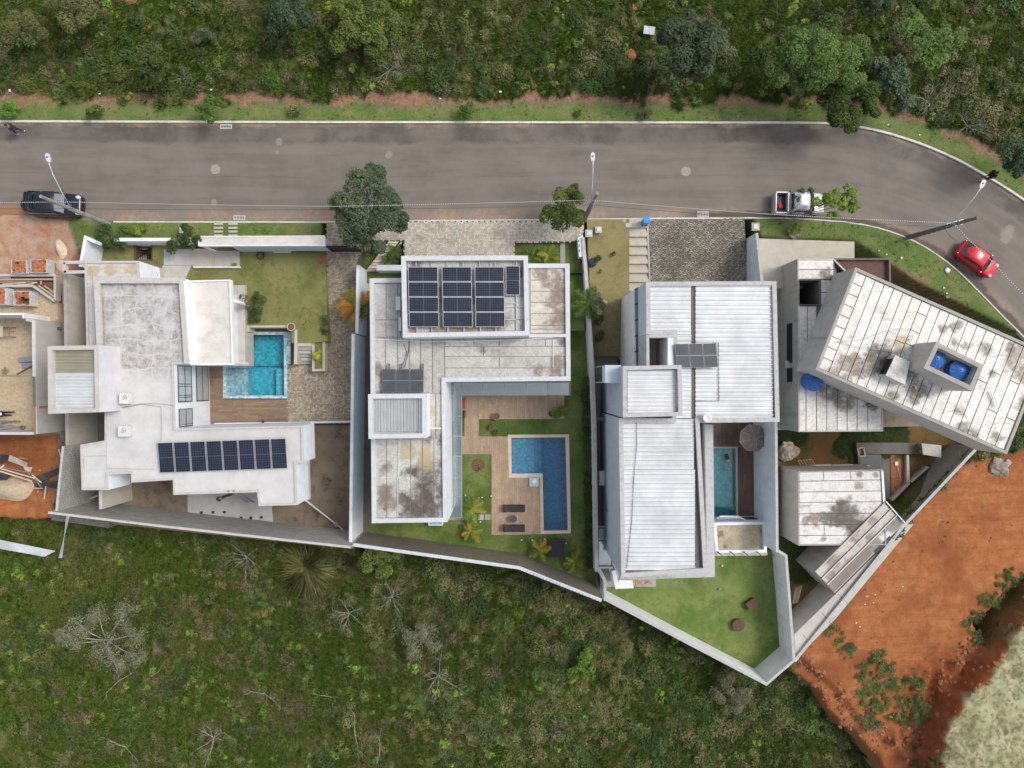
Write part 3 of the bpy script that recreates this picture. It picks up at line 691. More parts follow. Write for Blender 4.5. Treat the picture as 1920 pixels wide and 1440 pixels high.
# kerb stones
def kerb(name, pts, x0, x1, mat, w=0.13, h=0.14, label=None, off=0.0):
 root = bpy.data.objects.new(name, None); COL.objects.link(root); root['kind'] = 'structure'
 if label: root['label'] = label
 P_, L = resample(pts, 900)
 proto = None; t = 0.0; i = 0; step = L/899
 while i < 898:
  j = min(899, i+max(2, int(round((1.0+random.uniform(-0.05,0.05))/step))))
  p, q = P_[i], P_[j]; i = j
  m = (p+q)/2
  if not (x0 < m.x < x1): continue
  d = (q-p); rz = math.atan2(d.y, d.x); nrm = Vector((-d.y, d.x)).normalized()
  if proto is None:
   mb = MB(); mb.box((0,0,0),(0.985, w, h+0.25)); proto = mb.build('kerb_stone', mat, root, org=(0,0,0), bevel=0.0); o = proto
  else: o = share(proto, 'kerb_stone', root, (0,0,0))
  o.parent = root
  o.location = (m.x+nrm.x*off, m.y+nrm.y*off, (h-0.25)/2+random.uniform(-0.008,0.008)); o.rotation_euler = (random.uniform(-.02,.02), random.uniform(-.006,.006), rz+random.uniform(-.008,.008))
  o.scale = (d.length/1.0,1,1)
 return root
kerb('kerb', N_KERB, -45,45, M['kerb_white'],0.15,0.15, 'whitewashed kerb along the far side of the road', 0.05)
kerb('kerb', S_KERB, -30.2,20.5, M['kerb_white'],0.11,0.11, 'thin white kerb in front of the houses', -0.05)
kerb('kerb', S_KERB, 20.5,45, M['kerb_grey'],0.10,0.12, 'worn kerb round the bend beside the grass verge', -0.05)

# ------------------------------------------------------------------ pads inside the plots
def holed(mb, outer, holes, z0, z1):
 """slab with openings"""
 bm = bmesh.new(); ed = []; loops = [ccw(outer)]+[ccw(h) for h in holes]
 for lp in loops:
  vv = [bm.verts.new((x, y, z1)) for x, y in lp]; ed += [bm.edges.new((vv[k], vv[(k+1) % len(vv)])) for k in range(len(vv))]
 bmesh.ops.triangle_fill(bm, edges=ed, use_beauty=True)
 for f in bm.faces:
  c = f.calc_center_median()
  if any(inside(h, c.x, c.y) for h in holes): continue
  p = [tuple(v.co) for v in f.verts]; mb.poly(p if f.normal.z > 0 else p[::-1])
 bm.free()
 for lp in loops:
  for k in range(len(lp)):
   (ax, ay),(bx, by) = lp[k], lp[(k+1) % len(lp)]; mb.quad((ax, ay, z0),(bx, by, z0),(bx, by, z1),(ax, ay, z1))
def pad(name, pts, z, mat, label=None, zb=-6.2, zpx=None, kind='structure', holes=()):
 poly = [P(u, v, z)[:2] for u, v in pts]
 mb = MB()
 if holes: holed(mb, poly, [XY(h, hz) for h, hz in holes], zb, z)
 else: mb.prism(poly, zb, z)
 o = mb.build(name, mat); o['kind'] = kind
 if label: o['label'] = label
 return o
def zline(v0, z0, v1, z1):
 """height that falls with photo row, as a function of world y"""
 y0, y1 = P(0, v0, z0)[1], P(0, v1, z1)[1]
 return lambda x, y: z0+(z1-z0)*min(1, max(0,(y-y0)/(y1-y0)))
def poly_on(pts, zf, it=4):
 """world outline of photo points that lie on the surface z = zf(x, y)"""
 out = []
 for u, v in pts:
  z = 0
  for _ in range(it): x, y, _q = P(u, v, z); z = zf(x, y)
  out.append((x, y))
 return out
def clip_halfplanes(pts, zf, step):
 return pts
def slope_pad(name, pts, zf, mat, label=None, zb=-6.2, cuts=()):
 mb = MB(); mb.prism(poly_on(pts, zf), zb, zf); o = mb.build(name, mat); o['kind'] = 'structure'
 if label: o['label'] = label
 return o

def herringbone(poly, zf, c=0.11, rot=0.0, gap=0.010, mat=None, name='paver', parent=None, th=0.05, tint=None):
 """interlocking pavers, each with its own edges, joined into one carpet"""
 xs = [p[0] for p in poly]; ys = [p[1] for p in poly]
 mb = MB(); inn = inset(ccw(poly),0.03)
 i0, i1 = int(min(xs)/c)-2, int(max(xs)/c)+2; j0, j1 = int(min(ys)/c)-2, int(max(ys)/c)+2
 for i in range(i0, i1):
  for j in range(j0, j1):
   q = (i-j) % 4
   if q == 0: x0, y0, x1, y1 = i*c, j*c, (i+2)*c, (j+1)*c
   elif q == 3: x0, y0, x1, y1 = i*c, j*c, (i+1)*c, (j+2)*c
   else: continue
   cx, cy = (x0+x1)/2,(y0+y1)/2
   if not inside(inn, cx, cy): continue
   z = zf(cx, cy)+random.uniform(-0.004,0.004); g = gap/2
   mb.cv = random.random() if tint is None else tint(cx, cy)
   a = [(x0+g, y0+g),(x1-g, y0+g),(x1-g, y1-g),(x0+g, y1-g)]; e = 0.006
   b = [(x0+g+e, y0+g+e),(x1-g-e, y0+g+e),(x1-g-e, y1-g-e),(x0+g+e, y1-g-e)]
   k = mb.add([(x, y, z-0.035) for x, y in a]+[(x, y, z) for x, y in b])
   for m in range(4): mb.face((k+m, k+(m+1) % 4, k+4+(m+1) % 4, k+4+m))
   mb.face((k+4, k+5, k+6, k+7))
 o = mb.build(name, mat, parent); o['kind'] = 'stuff'
 return o
def planks(poly, z, ang, w, l, mat, name='deck_boards', parent=None, gap=0.006):
 """rows of boards clipped to the outline by their centres"""
 ca, sa = math.cos(ang), math.sin(ang); loc = [(x*ca+y*sa, -x*sa+y*ca) for x, y in poly]
 xs = [p[0] for p in loc]; ys = [p[1] for p in loc]; mb = MB(); y = min(ys); r = 0
 while y < max(ys)-w*0.4:
  # spans of the row inside the outline
  yc = min(y+w/2, max(ys)-0.01); cr = []
  n = len(loc)
  for i in range(n):
   (ax, ay),(bx, by) = loc[i], loc[(i+1) % n]
   if (ay > yc) != (by > yc): cr.append(ax+(yc-ay)*(bx-ax)/(by-ay))
  cr.sort()
  for s0, s1 in zip(cr[::2], cr[1::2]):
   x = s0-random.uniform(0, l)
   while x < s1:
    a, b = max(x, s0), min(x+l, s1); x += l
    if b-a < 0.04: continue
    mb.cv = random.random(); y1 = min(y+w, max(ys)); zz = z+random.uniform(-0.0015,0.0015)
    q = [(a+gap/2, y+gap/2),(b-gap/2, y+gap/2),(b-gap/2, y1-gap/2),(a+gap/2, y1-gap/2)]
    q = [(px*ca-py*sa, px*sa+py*ca) for px, py in q]
    k = mb.add([(px, py, z-0.03) for px, py in q]+[(px, py, zz) for px, py in q])
    for m in range(4): mb.face((k+m, k+(m+1) % 4, k+4+(m+1) % 4, k+4+m))
    mb.face((k+4, k+5, k+6, k+7))
  y += w; r += 1
 o = mb.build(name, mat, parent); o['kind'] = 'stuff'
 return o

M['yard_dirt'] = m_render('dirt_yard', (0.21,0.165,0.12),(0.045,0.037,0.03),1.0,0.95,0.6,0.15)
M['slab_pale'] = m_render('pale_slab', (0.46,0.45,0.44),(0.3,0.28,0.26),0.4,0.85,1.0)
# ---- plot 1
zl = 0.02
def rect(u0, v0, u1, v1): return [(u0, v0),(u1, v0),(u1, v1),(u0, v1)]
pad('lawn', [(160,455),(252,457),(252,487),(285,487),(285,458),(372,465),(611,468),(614,640),(583,643),(546,643),(546,611),(457,611),(457,645),(330,640),(330,545),(163,545)],0.0, M['lawn_dry'], 'dry mown lawn in front of the white house')
zd1 = lambda x, y: zline(470,0.15,660,-1.2)(x, y)
DR1 = [(612,417),(690,417),(690,470),(672,480),(669,630),(663,640),(663,793),(538,796),(538,683),(584,683),(584,643),(613,643)]
dp = poly_on(DR1, zd1)
DR1a = [(612,417),(690,417),(690,470),(672,480),(672,560),(614,560)]
# base under the drive: split where the slope bends
for pts, nm in (([(612,417),(692,417),(692,470),(614,470)], 'a'),([(614,470),(676,470),(669,660),(613,660)], 'b'),([(538,660),(669,660),(664,796),(538,796)], 'c')):
 mb = MB(); mb.prism(poly_on(pts, zd1),-6.2, lambda x, y: zd1(x, y)-0.02)
 o = mb.build('driveway_bed', M['joint']); o['kind'] = 'structure'
o = herringbone(dp, zd1, mat=M['paver_tan'], name='driveway'); o['label'] = 'herringbone paved driveway beside the white house'
POOL1 = ([(459,623),(544,623),(544,682),(537.5,682),(537.5,746),(419,746),(419,688),(459,688)],-1.12)
pad('patio_base', [(384,675),(450,606),(562,606),(562,690),(545,690),(545,799),(384,799)],-1.235, M['joint'], holes=[POOL1])
o = planks(XY([(388,686),(420,686),(420,749),(541,749),(541,797),(388,797)],-1.2),-1.2,0.0,0.15,1.2, M['plank_brown'], 'pool_deck'); o['label'] = 'brown board deck round the aqua pool'
pad('back_yard', [(175,800),(662,797),(664,1030),(90,970),(170,880)],-1.4, M['yard_dirt'], 'dark dirt yard behind the white house')
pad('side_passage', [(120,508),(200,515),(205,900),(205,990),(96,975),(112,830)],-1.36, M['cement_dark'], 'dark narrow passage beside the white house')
mb = MB(); mb.prism(XY([(352,922),(514,922),(510,955),(513,991),(430,982),(352,970)],-1.36),-1.4,-1.355)
o = mb.build('paving_slab', M['slab_pale']); o['kind'] = 'structure'; o['label'] = 'pale grey screed slab on the dirt yard'
# ---- plot 2
POOL2 = ([(953.5,816.5),(1065.5,816),(1069,998.5),(1015.5,1000),(1014.5,894),(955.5,894)],-1.34)
pad('plot_base', [(664,500),(700,500),(700,640),(1112,560),(1122,1110),(980,1062),(690,1012),(664,1018)],-1.45, M['cement_dark'], holes=[POOL2])
pad('lawn', [(694,978),(838,975),(838,740),(1060,735),(1060,560),(1110,560),(1116,1100),(980,1045),(780,1008),(694,1003)],-1.41, M['lawn_green'], 'green lawn round the blue pool', zb=-1.5, holes=[POOL2])
pad('lawn', [(960,452),(1092,450),(1096,620),(1010,620),(960,520)],-0.3, M['lawn_green'], 'small lawn in front of the solar panelled house')
mb = MB(); FR2 = XY([(676,417),(762,415),(900,414),(1096,413),(1092,453),(966,456),(966,520),(757,520),(757,452),(700,452),(676,440)],0.1)
mb.prism(FR2,-6.2,0.125); o = mb.build('forecourt_bed', M['joint']); o['kind'] = 'structure'
o = herringbone(FR2, lambda x, y: 0.15, mat=M['paver_pale'], name='forecourt'); o['label'] = 'pale herringbone paved forecourt behind the kerb'
pad('flower_bed', [(676,436),(757,450),(757,530),(676,530)],-1.2, M['lawn_green'], 'planted bank beside the front steps')
# deck of plot 2
DK2 = [(866,741),(1058,741),(1058,786),(898,786),(898,818),(956,818),(956,895),(1015,895),(1015,1002),(922,1003),(920,852),(866,852),(866,818),(872,818),(872,786),(866,786)]
mb = MB(); mb.prism(XY(DK2,-1.38),-1.42,-1.385); o = mb.build('deck_bed', M['joint']); o['kind'] = 'structure'
o = planks(XY(DK2,-1.35),-1.35, PI/2,0.16,0.62, M['plank_tan'], 'pool_deck'); o['label'] = 'tan board deck beside the L shaped blue pool'
# ---- plot 3
zl3 = zline(415,0.16,668,-2.2)
for v0, v1 in ((411,540),(540,668)):
 slope_pad('lawn', [(1100, v0),(1180, v0),(1180, v1),(1106, v1)], zl3, M['lawn_tan'], 'sloping straw coloured lawn beside the wide steps')
zd3 = zline(405,0.17,548,-1.75)
mb = MB(); D3 = poly_on([(1214,410),(1396,408),(1402,540),(1222,540)], zd3)
mb.prism(D3,-6.2, lambda x, y: zd3(x, y)-0.02); o = mb.build('driveway_bed', M['joint']); o['kind'] = 'structure'
o = herringbone(D3, zd3, mat=M['paver_dark'], name='driveway'); o['label'] = 'stained herringbone driveway sloping down to the garage'
pad('side_passage', [(1106,660),(1230,660),(1230,1100),(1112,1100)],-2.98, M['cement'], 'grey passage along the side of the tin roofed house')
pad('patio_base', [(1316,780),(1460,780),(1452,1060),(1320,1060)],-3.24, M['cement_dark'], holes=[(rect(1333,839,1382.5,980),-2.95)])
pad('lawn', [(1130,1076),(1340,1076),(1340,1032),(1452,1032),(1470,1220),(1412,1272),(1120,1118)],-3.0, M['lawn_mid'], 'walled back lawn of the tin roofed house')
pad('forecourt', [(1418,447),(1602,453),(1602,540),(1428,540)],0.14, M['cement_warm'], 'old concrete forecourt beside the grass verge')
# ---- plot 4
pad('back_yard', [(1448,700),(1900,800),(1830,862),(1690,995),(1490,1235),(1450,1180)],-4.2, M['lawn_yard'], 'rubble strewn earth yard of the unfinished house')
# ------------------------------------------------------------------ builders for walls, roofs, windows
def wall_line(name, label, px, zt, zb, t, mat, cap=None, cat='wall', capt=0.04, capw=0.0, group=None, closed_ends=True):
 """free-standing wall that follows photo points of its top edge"""
 pts = [Vector(p) for p in XY(px, zt)]; n = len(pts); L = []; R = []
 for i in range(n):
  d1 = (pts[i]-pts[i-1]).normalized() if i else (pts[1]-pts[0]).normalized()
  d2 = (pts[i+1]-pts[i]).normalized() if i < n-1 else d1
  n1, n2 = Vector((-d1.y, d1.x)), Vector((-d2.y, d2.x)); m = (n1+n2)/max(0.3,1+n1.dot(n2))
  L.append(pts[i]+m*(t/2)); R.append(pts[i]-m*(t/2))
 th = thing(name, label, cat, (pts[0].x, pts[0].y, zb), group)
 poly = [tuple(p) for p in L]+[tuple(p) for p in reversed(R)]
 mb = MB(); mb.prism(poly, zb, zt-(capt if cap else 0)); mb.build('wall_face', mat, th)
 if cap:
  if capw:
   k = (t/2+capw)/(t/2)
   poly = [tuple(p+(l-p)*k) for p, l in zip(pts, L)]+[tuple(p+(r-p)*k) for p, r in reversed(list(zip(pts, R)))]
  mb = MB(); mb.prism(poly, zt-capt, zt, bot=True); mb.build('coping', cap, th)
 return th
def block(parent, px, zt, zb, wall, top, par_h=0.25, par_w=0.2, cap=None, name='wall', topname='roof', wname_top=True):
 """walls, a parapet round the top and the roof surface inside it"""
 out = ccw(XY(px, zt)); inn = inset(out, par_w)
 mb = MB(); mb.prism(out, zb, zt-par_h, top=False); mb.build(name, wall, parent)
 mb = MB(); mb.ring(out, inn, zt-par_h, zt, zt-par_h-0.02); mb.build('parapet', cap or wall, parent)
 mb = MB(); mb.poly([(x, y, zt-par_h+0.002) for x, y in inn]); r = mb.build(topname, top, parent)
 return r, out, inn
def solid(parent, px, zt, zb, mat, name, zpx=None, cap=None):
 mb = MB(); mb.prism(XY(px, zt if zpx is None else zpx), zb, zt, bot=True); return mb.build(name, mat, parent)
def window(parent, a, b, z0, z1, nv=2, nh=1, frame=None, pane=None, depth=0.05, curtain=True, fw=0.05, out=1):
 """frame with mullions, panes and a curtain on the wall line a-b (world xy); the outside lies to the right of a->b when out=1"""
 a, b = Vector(a), Vector(b); d = (b-a).normalized(); nrm = Vector((d.y, -d.x))*out; L = (b-a).length
 def p(s, z, o): q = a+d*s+nrm*o; return (q.x, q.y, z)
 mb = MB(); o = depth/2+0.003
 for z in [z0+fw/2, z1-fw/2]+[z0+(z1-z0)*(k+1)/(nh+1) for k in range(nh)]: mb.bar(p(0, z, o), p(L, z, o), depth, fw)
 for s in [fw/2, L-fw/2]+[L*(k+1)/(nv+1) for k in range(nv)]: mb.bar(p(s, z0+fw, o), p(s, z1-fw, o), fw*0.98, depth*0.98)
 w = mb.build('window', frame or M['black_frame'], parent)
 mb = MB(); mb.quad(p(fw, z0+fw, o), p(L-fw, z0+fw, o), p(L-fw, z1-fw, o), p(fw, z1-fw, o)); mb.build('pane', pane or M['glass_clear'], w)
 mb = MB(); mb.quad(p(fw, z0+fw, 0.012), p(L-fw, z0+fw, 0.012), p(L-fw, z1-fw, 0.012), p(fw, z1-fw, 0.012)); mb.build('interior', M['dark_room'], w)
 if curtain:
  mb = MB(); n = int(L/0.08)
  for k in range(n):
   if random.random() < 0.04: continue
   s = fw+(L-2*fw)*k/n; e = fw+(L-2*fw)*(k+1)/n
   mb.quad(p(s, z0+fw, 0.02), p(e, z0+fw, 0.032), p(e, z1-fw*1.5,0.032), p(s, z1-fw*1.5,0.02))
  mb.build('curtain', M['curtain'], w)
 return w
def corrugated(parent, px, z, mat, along='x', pitch=0.3, h=0.045, name='roof_sheet', zpx=None, tilt=0.0, waves=None):
 """ribbed metal sheeting clipped to a photo rectangle; ribs run along x or y"""
 poly = XY(px, z if zpx is None else zpx); x0, x1 = min(p[0] for p in poly), max(p[0] for p in poly); y0, y1 = min(p[1] for p in poly), max(p[1] for p in poly)
 mb = MB(); prof = [(0.0,0.0),(0.60,0.0),(0.70, h),(0.90, h),(1.0,0.0)]
 lo, hi = (y0, y1) if along == 'x' else (x0, x1); a0, a1 = (x0, x1) if along == 'x' else (y0, y1)
 n = max(1, int(round((hi-lo)/pitch))); pt = (hi-lo)/n
 for i in range(n):
  j = random.uniform(-0.006,0.006)
  for sg, ((f0, h0),(f1, h1)) in enumerate(zip(prof, prof[1:])):
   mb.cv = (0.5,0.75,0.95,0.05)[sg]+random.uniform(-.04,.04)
   s0, s1 = lo+(i+f0)*pt, lo+(i+f1)*pt
   t0 = tilt*(a1-a0)
   if along == 'x': q = [(a0, s0, z+h0+j),(a1, s0, z+h0+j+t0),(a1, s1, z+h1+j+t0),(a0, s1, z+h1+j)]
   else: q = [(s0, a1, z+h0+j),(s0, a0, z+h0+j),(s1, a0, z+h1+j),(s1, a1, z+h1+j)]
   mb.quad(*q)
 return mb.build(name, mat, parent)
def strips(parent, quad, n, z, mat, seed=1, cuts=(), gap=0.055, th=0.03, name='membrane_strip', bounds=None, jit=0.0):
 """roofing felt laid in n strips across a four-cornered field: corner order start-left, start-right, end-right, end-left"""
 a, b, c, d = [Vector(p) for p in quad]; rr = random.Random(seed); obs = []
 bb = bounds or [i/n for i in range(n+1)]
 for i in range(len(bb)-1):
  t0, t1 = bb[i], bb[i+1]
  cs = [0.0]+sorted(cuts[i] if isinstance(cuts, dict) and i in cuts else (cuts if not isinstance(cuts, dict) else []))+[1.0]
  for s0, s1 in zip(cs, cs[1:]):
   def q(t, s): return (a.lerp(d, t)).lerp(b.lerp(c, t), s)
   p = inset(ccw([tuple(q(t0, s0)), tuple(q(t0, s1)), tuple(q(t1, s1)), tuple(q(t1, s0))]), gap/2)
   zz = z+rr.uniform(0,0.012)
   cx, cy = sum(v[0] for v in p)/4, sum(v[1] for v in p)/4
   p = [(x+rr.uniform(-jit, jit), y+rr.uniform(-jit, jit)) for x, y in p]
   mb = MB(); mb.prism(p, z-0.01, zz+th); obs.append(mb.build(name, mat, parent))
 return obs
def screws(parent, outline, z, sp, name='cap_fixings', mat=None, r=0.05):
 mb = MB()
 for i in range(len(outline)):
  a, b = Vector(outline[i]), Vector(outline[(i+1) % len(outline)]); L = (b-a).length; n = int(L/sp)
  for k in range(n):
   p = a.lerp(b, (k+0.5)/n); mb.lathe([(r, 0),(r*0.8,0.012)],(p.x, p.y, z),6)
 o = mb.build(name, mat or M['plastic_white'], parent); o['kind'] = 'stuff'; return o
_panel = {}
def solar_panel(parent, c, w, h, rz, tilt=0.0, nu=6, nv=12):
 """framed panel: w across, h along; its cells are real tiles on a pale backing"""
 key = (round(w, 2), round(h, 2), nu, nv)
 if key not in _panel:
  mb = MB(); f = 0.03
  out = [(-w/2,-h/2),(w/2,-h/2),(w/2, h/2),(-w/2, h/2)]; inn = inset(out, f)
  mb.ring(out, inn, -0.02,0.02,0.0); A = mb.build('solar_panel', M['alu'], None, org=(0,0,0))
  mb = MB(); mb.poly([(x, y, 0.002) for x, y in inn]); B = mb.build('backing', M['cell_gap'], None, org=(0,0,0))
  mb = MB(); iw, ih = w-2*f, h-2*f; mid = 0.04; g = 0.016
  for i in range(nu):
   for j in range(nv):
    x0, x1 = -iw/2+iw*i/nu+g/2,-iw/2+iw*(i+1)/nu-g/2
    hh = (ih-mid)/nv; y0 = -ih/2+hh*j+(mid if j >= nv/2 else 0)+g/2; y1 = y0+hh-g
    mb.poly([(x0, y0,0.006),(x1, y0,0.006),(x1, y1,0.006),(x0, y1,0.006)])
  C = mb.build('cells', M['cell'], None, org=(0,0,0))
  _panel[key] = (A.data, B.data, C.data)
  for o in (A, B, C): bpy.data.objects.remove(o)
 A, B, C = _panel[key]
 o = bpy.data.objects.new('solar_panel', A); COL.objects.link(o); o.parent = parent
 o.location = Vector(c)-wloc(parent); o.rotation_euler = (tilt, 0, rz)
 for nm, d in (('backing', B),('cells', C)):
  q = bpy.data.objects.new(nm, d); COL.objects.link(q); q.parent = o
  if nm == 'cells': q['kind'] = 'stuff'
 return o

# ------------------------------------------------------------------ roof felts with their stains
M['felt_h2'] = m_membrane('grey_white_felt', (0.33,0.32,0.295),(0.60,0.585,0.55),[
 (1055,530,5.4,0.55, 'b'),(1052,560,5.4,0.75, 'b'),(1050,590,5.4,0.8, 'b'),(1052,612,5.4,0.7, 'b'),(1015,508,5.4,0.5, 'b'),(1040,540,5.4,0.4, 'b'),
 (905,658,5.4,0.32, 'd'),(1050,680,5.4,0.5, 'b'),(1010,695,5.4,0.4, 'b'),(1040,704,5.4,0.5, 'b'),(1055,638,5.4,0.3, 'd'),
 (801,930,5.4,0.42, 'k'),(800,915,5.4,0.3, 'k'),(790,940,5.4,1.1, 'd'),(770,955,5.4,0.9, 'd'),(820,920,5.4,0.8, 'd'),(798,890,5.4,0.9, 'd'),(768,885,5.4,0.4, 'd'),(805,960,5.4,0.8, 'd'),
 (722,935,5.4,0.55, 'b'),(735,945,5.4,0.5, 'b'),(722,875,5.4,0.35, 'b'),(718,925,5.4,0.5, 'b'),
 (800,845,5.4,0.5, 'y'),(803,870,5.4,0.5, 'y'),(806,770,5.4,0.4, 'y'),(805,815,5.4,0.5, 'd'),(765,850,5.4,0.6, 'y'),
 (711,690,5.4,0.4, 'b'),(722,735,5.4,0.5, 'd'),(770,740,5.4,0.5, 'd'),(835,820,5.4,0.5, 'd'),(825,870,5.4,0.35, 'd'),(825,800,5.4,0.4, 'y')],0.5, rot=math.radians(90), streak=0.55)
M['felt_top'] = m_membrane('top_deck_felt', (0.36,0.35,0.33),(0.58,0.57,0.54),[(775,615,6.8,0.5, 'b'),(825,618,6.8,0.7, 'b'),(870,618,6.8,0.6, 'b'),(925,620,6.8,0.7, 'b'),(950,605,6.8,0.5, 'b'),(760,560,6.8,0.5, 'd'),(826,560,6.8,0.6, 'd'),(888,560,6.8,0.6, 'd'),(780,490,6.8,0.4, 'd'),(975,510,6.8,0.3, 'd')],0.4)
M['felt_tan'] = m_membrane('tan_streaked_felt', (0.40,0.37,0.32),(0.60,0.56,0.48),[
 (1055,535,5.4,0.6, 'b'),(1045,560,5.4,0.7, 'b'),(1052,588,5.4,0.75, 'b'),(1050,610,5.4,0.75, 'b'),(1015,510,5.4,0.55, 'b'),(1045,512,5.4,0.55, 'b'),(1022,535,5.4,0.3, 'b'),(1030,538,5.4,0.3, 'b')],0.5)
z4 = 6.0
M['felt_silver'] = m_membrane('silver_felt', (0.50,0.48,0.44),(0.86,0.83,0.78),[
 (1655,675, z4,1.0, 'd'),(1630,690, z4,0.8, 'd'),(1690,648, z4,0.5, 'y'),(1640,655, z4,0.4, 'd'),(1662,665, z4,0.5, 'k'),(1585,685, z4,0.7, 'b'),(1565,700, z4,0.5, 'b'),(1600,668, z4,0.4, 'b'),
 (1790,642, z4,0.35, 'd'),(1810,645, z4,0.35, 'd'),(1790,614, z4,0.4, 'd'),(1768,618, z4,0.3, 'd'),(1905,665, z4,0.9, 'b'),(1890,655, z4,0.5, 'd'),(1853,655, z4,0.45, 'd'),
 (1920,700, z4,0.6, 'b'),(1860,700, z4,0.3, 'd'),(1800,770, z4,0.35, 'd'),(1805,800, z4,0.3, 'd'),(1825,815, z4,0.3, 'd'),(1712,740, z4,0.5, 'd'),(1730,730, z4,0.5, 'd'),(1870,820, z4,0.5, 'd'),(1672,740, z4,0.4, 'd'),(1700,700, z4,0.6, 'd'),(1920,755, z4,0.5, 'b')],0.3, rot=math.radians(-68.7), streak=0.8)
M['felt_low'] = m_membrane('weathered_silver_felt', (0.46,0.44,0.41),(0.78,0.76,0.72),[
 (1570,730,2.9,0.9, 'd'),(1600,735,2.9,0.7, 'b'),(1580,760,2.9,0.5, 'b'),(1540,720,2.9,0.5, 'b'),(1620,745,2.9,0.4, 'd'),(1635,760,2.9,0.4, 'd'),(1552,515,2.9,0.4, 'd')],0.4, rot=math.radians(90), streak=0.8)
zs = -0.55
M['felt_south'] = m_membrane('puddled_silver_felt', (0.50,0.49,0.47),(0.82,0.80,0.77),[
 (1590,955, zs, 0.9, 'd'),(1570,968, zs, 0.85, 'd'),(1592,972, zs, 1.1, 'd'),(1545,968, zs, 0.5, 'd'),(1525,972, zs, 0.45, 'b'),(1600,985, zs, 0.5, 'd'),(1590,1000, zs, 0.4, 'd'),(1530,988, zs, 0.3, 'b'),(1545,1010, zs, 0.25, 'b'),(1609,910, zs, 0.35, 'b'),(1640,890, zs, 0.25, 'b'),(1612,890, zs, 0.25, 'd'),(1510,975, zs, 0.3, 'b')],0.22, streak=0.7)
M['felt_strip'] = m_membrane('mud_streaked_felt', (0.36,0.32,0.265),(0.58,0.54,0.465),[(1600,1010, zs, 0.5, 'b'),(1565,1055, zs, 0.5, 'b'),(1550,1050, zs, 0.4, 'b'),(1640,975, zs, 0.4, 'b'),(1590,1060, zs, 0.5, 'b'),(1560,1080, zs, 0.5, 'b'),(1630,1010, zs, 0.4, 'b'),(1660,985, zs, 0.3, 'b')],0.6)
M['felt_trough'] = m_membrane('wet_gutter_felt', (0.16,0.14,0.125),(0.34,0.31,0.28),[(1640,1040, zs, 0.6, 'b'),(1600,1070, zs, 0.8, 'b'),(1620,1050, zs, 0.6, 'b'),(1580,1095, zs, 0.5, 'b'),(1665,1005, zs, 0.5, 'w')],0.6)
def m_patched(name):
 """old roof screed with whiter mortar bands over dark worn squares"""
 n = NT(name); p = n.scale(n.pos, (1,1,1))
 w = n.math('MULTIPLY', n.math('SUBTRACT', n.noise(0.45,5,0.6),0.5),1.1)
 s = n.sep(n.pos); v = n.comb(n.math('ADD', s[0], w), n.math('ADD', s[1], n.math('MULTIPLY', w, -0.8)))
 cc, f = n.brick(1.0,1.12,1.02,0.055, vec=v, off=0.0)
 band = n.ramp(n.math('ADD', f, n.math('MULTIPLY', n.math('SUBTRACT', n.noise(5,5,0.7),0.5),0.35)),[(0.35,0.0),(0.75,1.0)])
 worn = n.ramp(n.noise(3.0,7,0.8,0.4),[(0.33,(0.19,0.178,0.162)),(0.48,(0.345,0.33,0.315)),(0.62,(0.50,0.49,0.475))])
 cell = n.ramp(n.noise(0.9,3,0.5),[(0.34,0.35),(0.55,1.0)])
 c = n.mix(cell, (0.56,0.55,0.535), worn)
 c = n.mix(n.math('MULTIPLY', band, n.ramp(n.noise(0.7,3),[(0.35,0.15),(0.65,0.75)])), c, (0.56,0.55,0.535))
 x = n.n.new('ShaderNodeMapRange'); n.link(s[0], x.inputs[0]); x.inputs[1].default_value = P(180,0,4.4)[0]; x.inputs[2].default_value = P(215,0,4.4)[0]; x.inputs[3].default_value = 1; x.inputs[4].default_value = 0
 brn = n.math('MULTIPLY', x.outputs[0], n.ramp(n.noise(0.9,5,0.7),[(0.35,0.2),(0.6,1.0)]))
 c = n.mix(n.math('MULTIPLY', brn, 0.75), c, (0.22,0.18,0.15))
 y = n.n.new('ShaderNodeMapRange'); n.link(s[1], y.inputs[0]); y.inputs[1].default_value = P(0,720,4.4)[1]; y.inputs[2].default_value = P(0,690,4.4)[1]
 c = n.mix(y.outputs[0], n.ramp(n.noise(0.7,6,0.7,0.3),[(0.3,(0.46,0.45,0.44)),(0.6,(0.565,0.555,0.545))]), c)
 c = n.mix(n.math('MULTIPLY', n.ramp(n.noise(0.45,5,0.65),[(0.5,0.0),(0.7,1.0)]),0.25), c, (0.46,0.44,0.42))
 return n.done(c, 0.9, spec=0.2)
M['screed'] = m_patched('patched_roof_screed')
M['roof_white'] = m_render('white_roof_paint', (0.56,0.545,0.54),(0.38,0.36,0.34),0.45,0.85,0.5)
M['roof_cream'] = m_render('cream_roof_paint', (0.60,0.57,0.53),(0.36,0.32,0.27),0.6,0.85,0.6)
M['roof_pink'] = m_membrane('pinkish_roof_paint', (0.52,0.485,0.465),(0.64,0.61,0.59),[(176,510,3.2,0.4, 'y'),(208,508,3.2,0.4, 'y'),(245,505,3.2,0.4, 'y'),(165,508,3.2,0.3, 'y')],0.12)

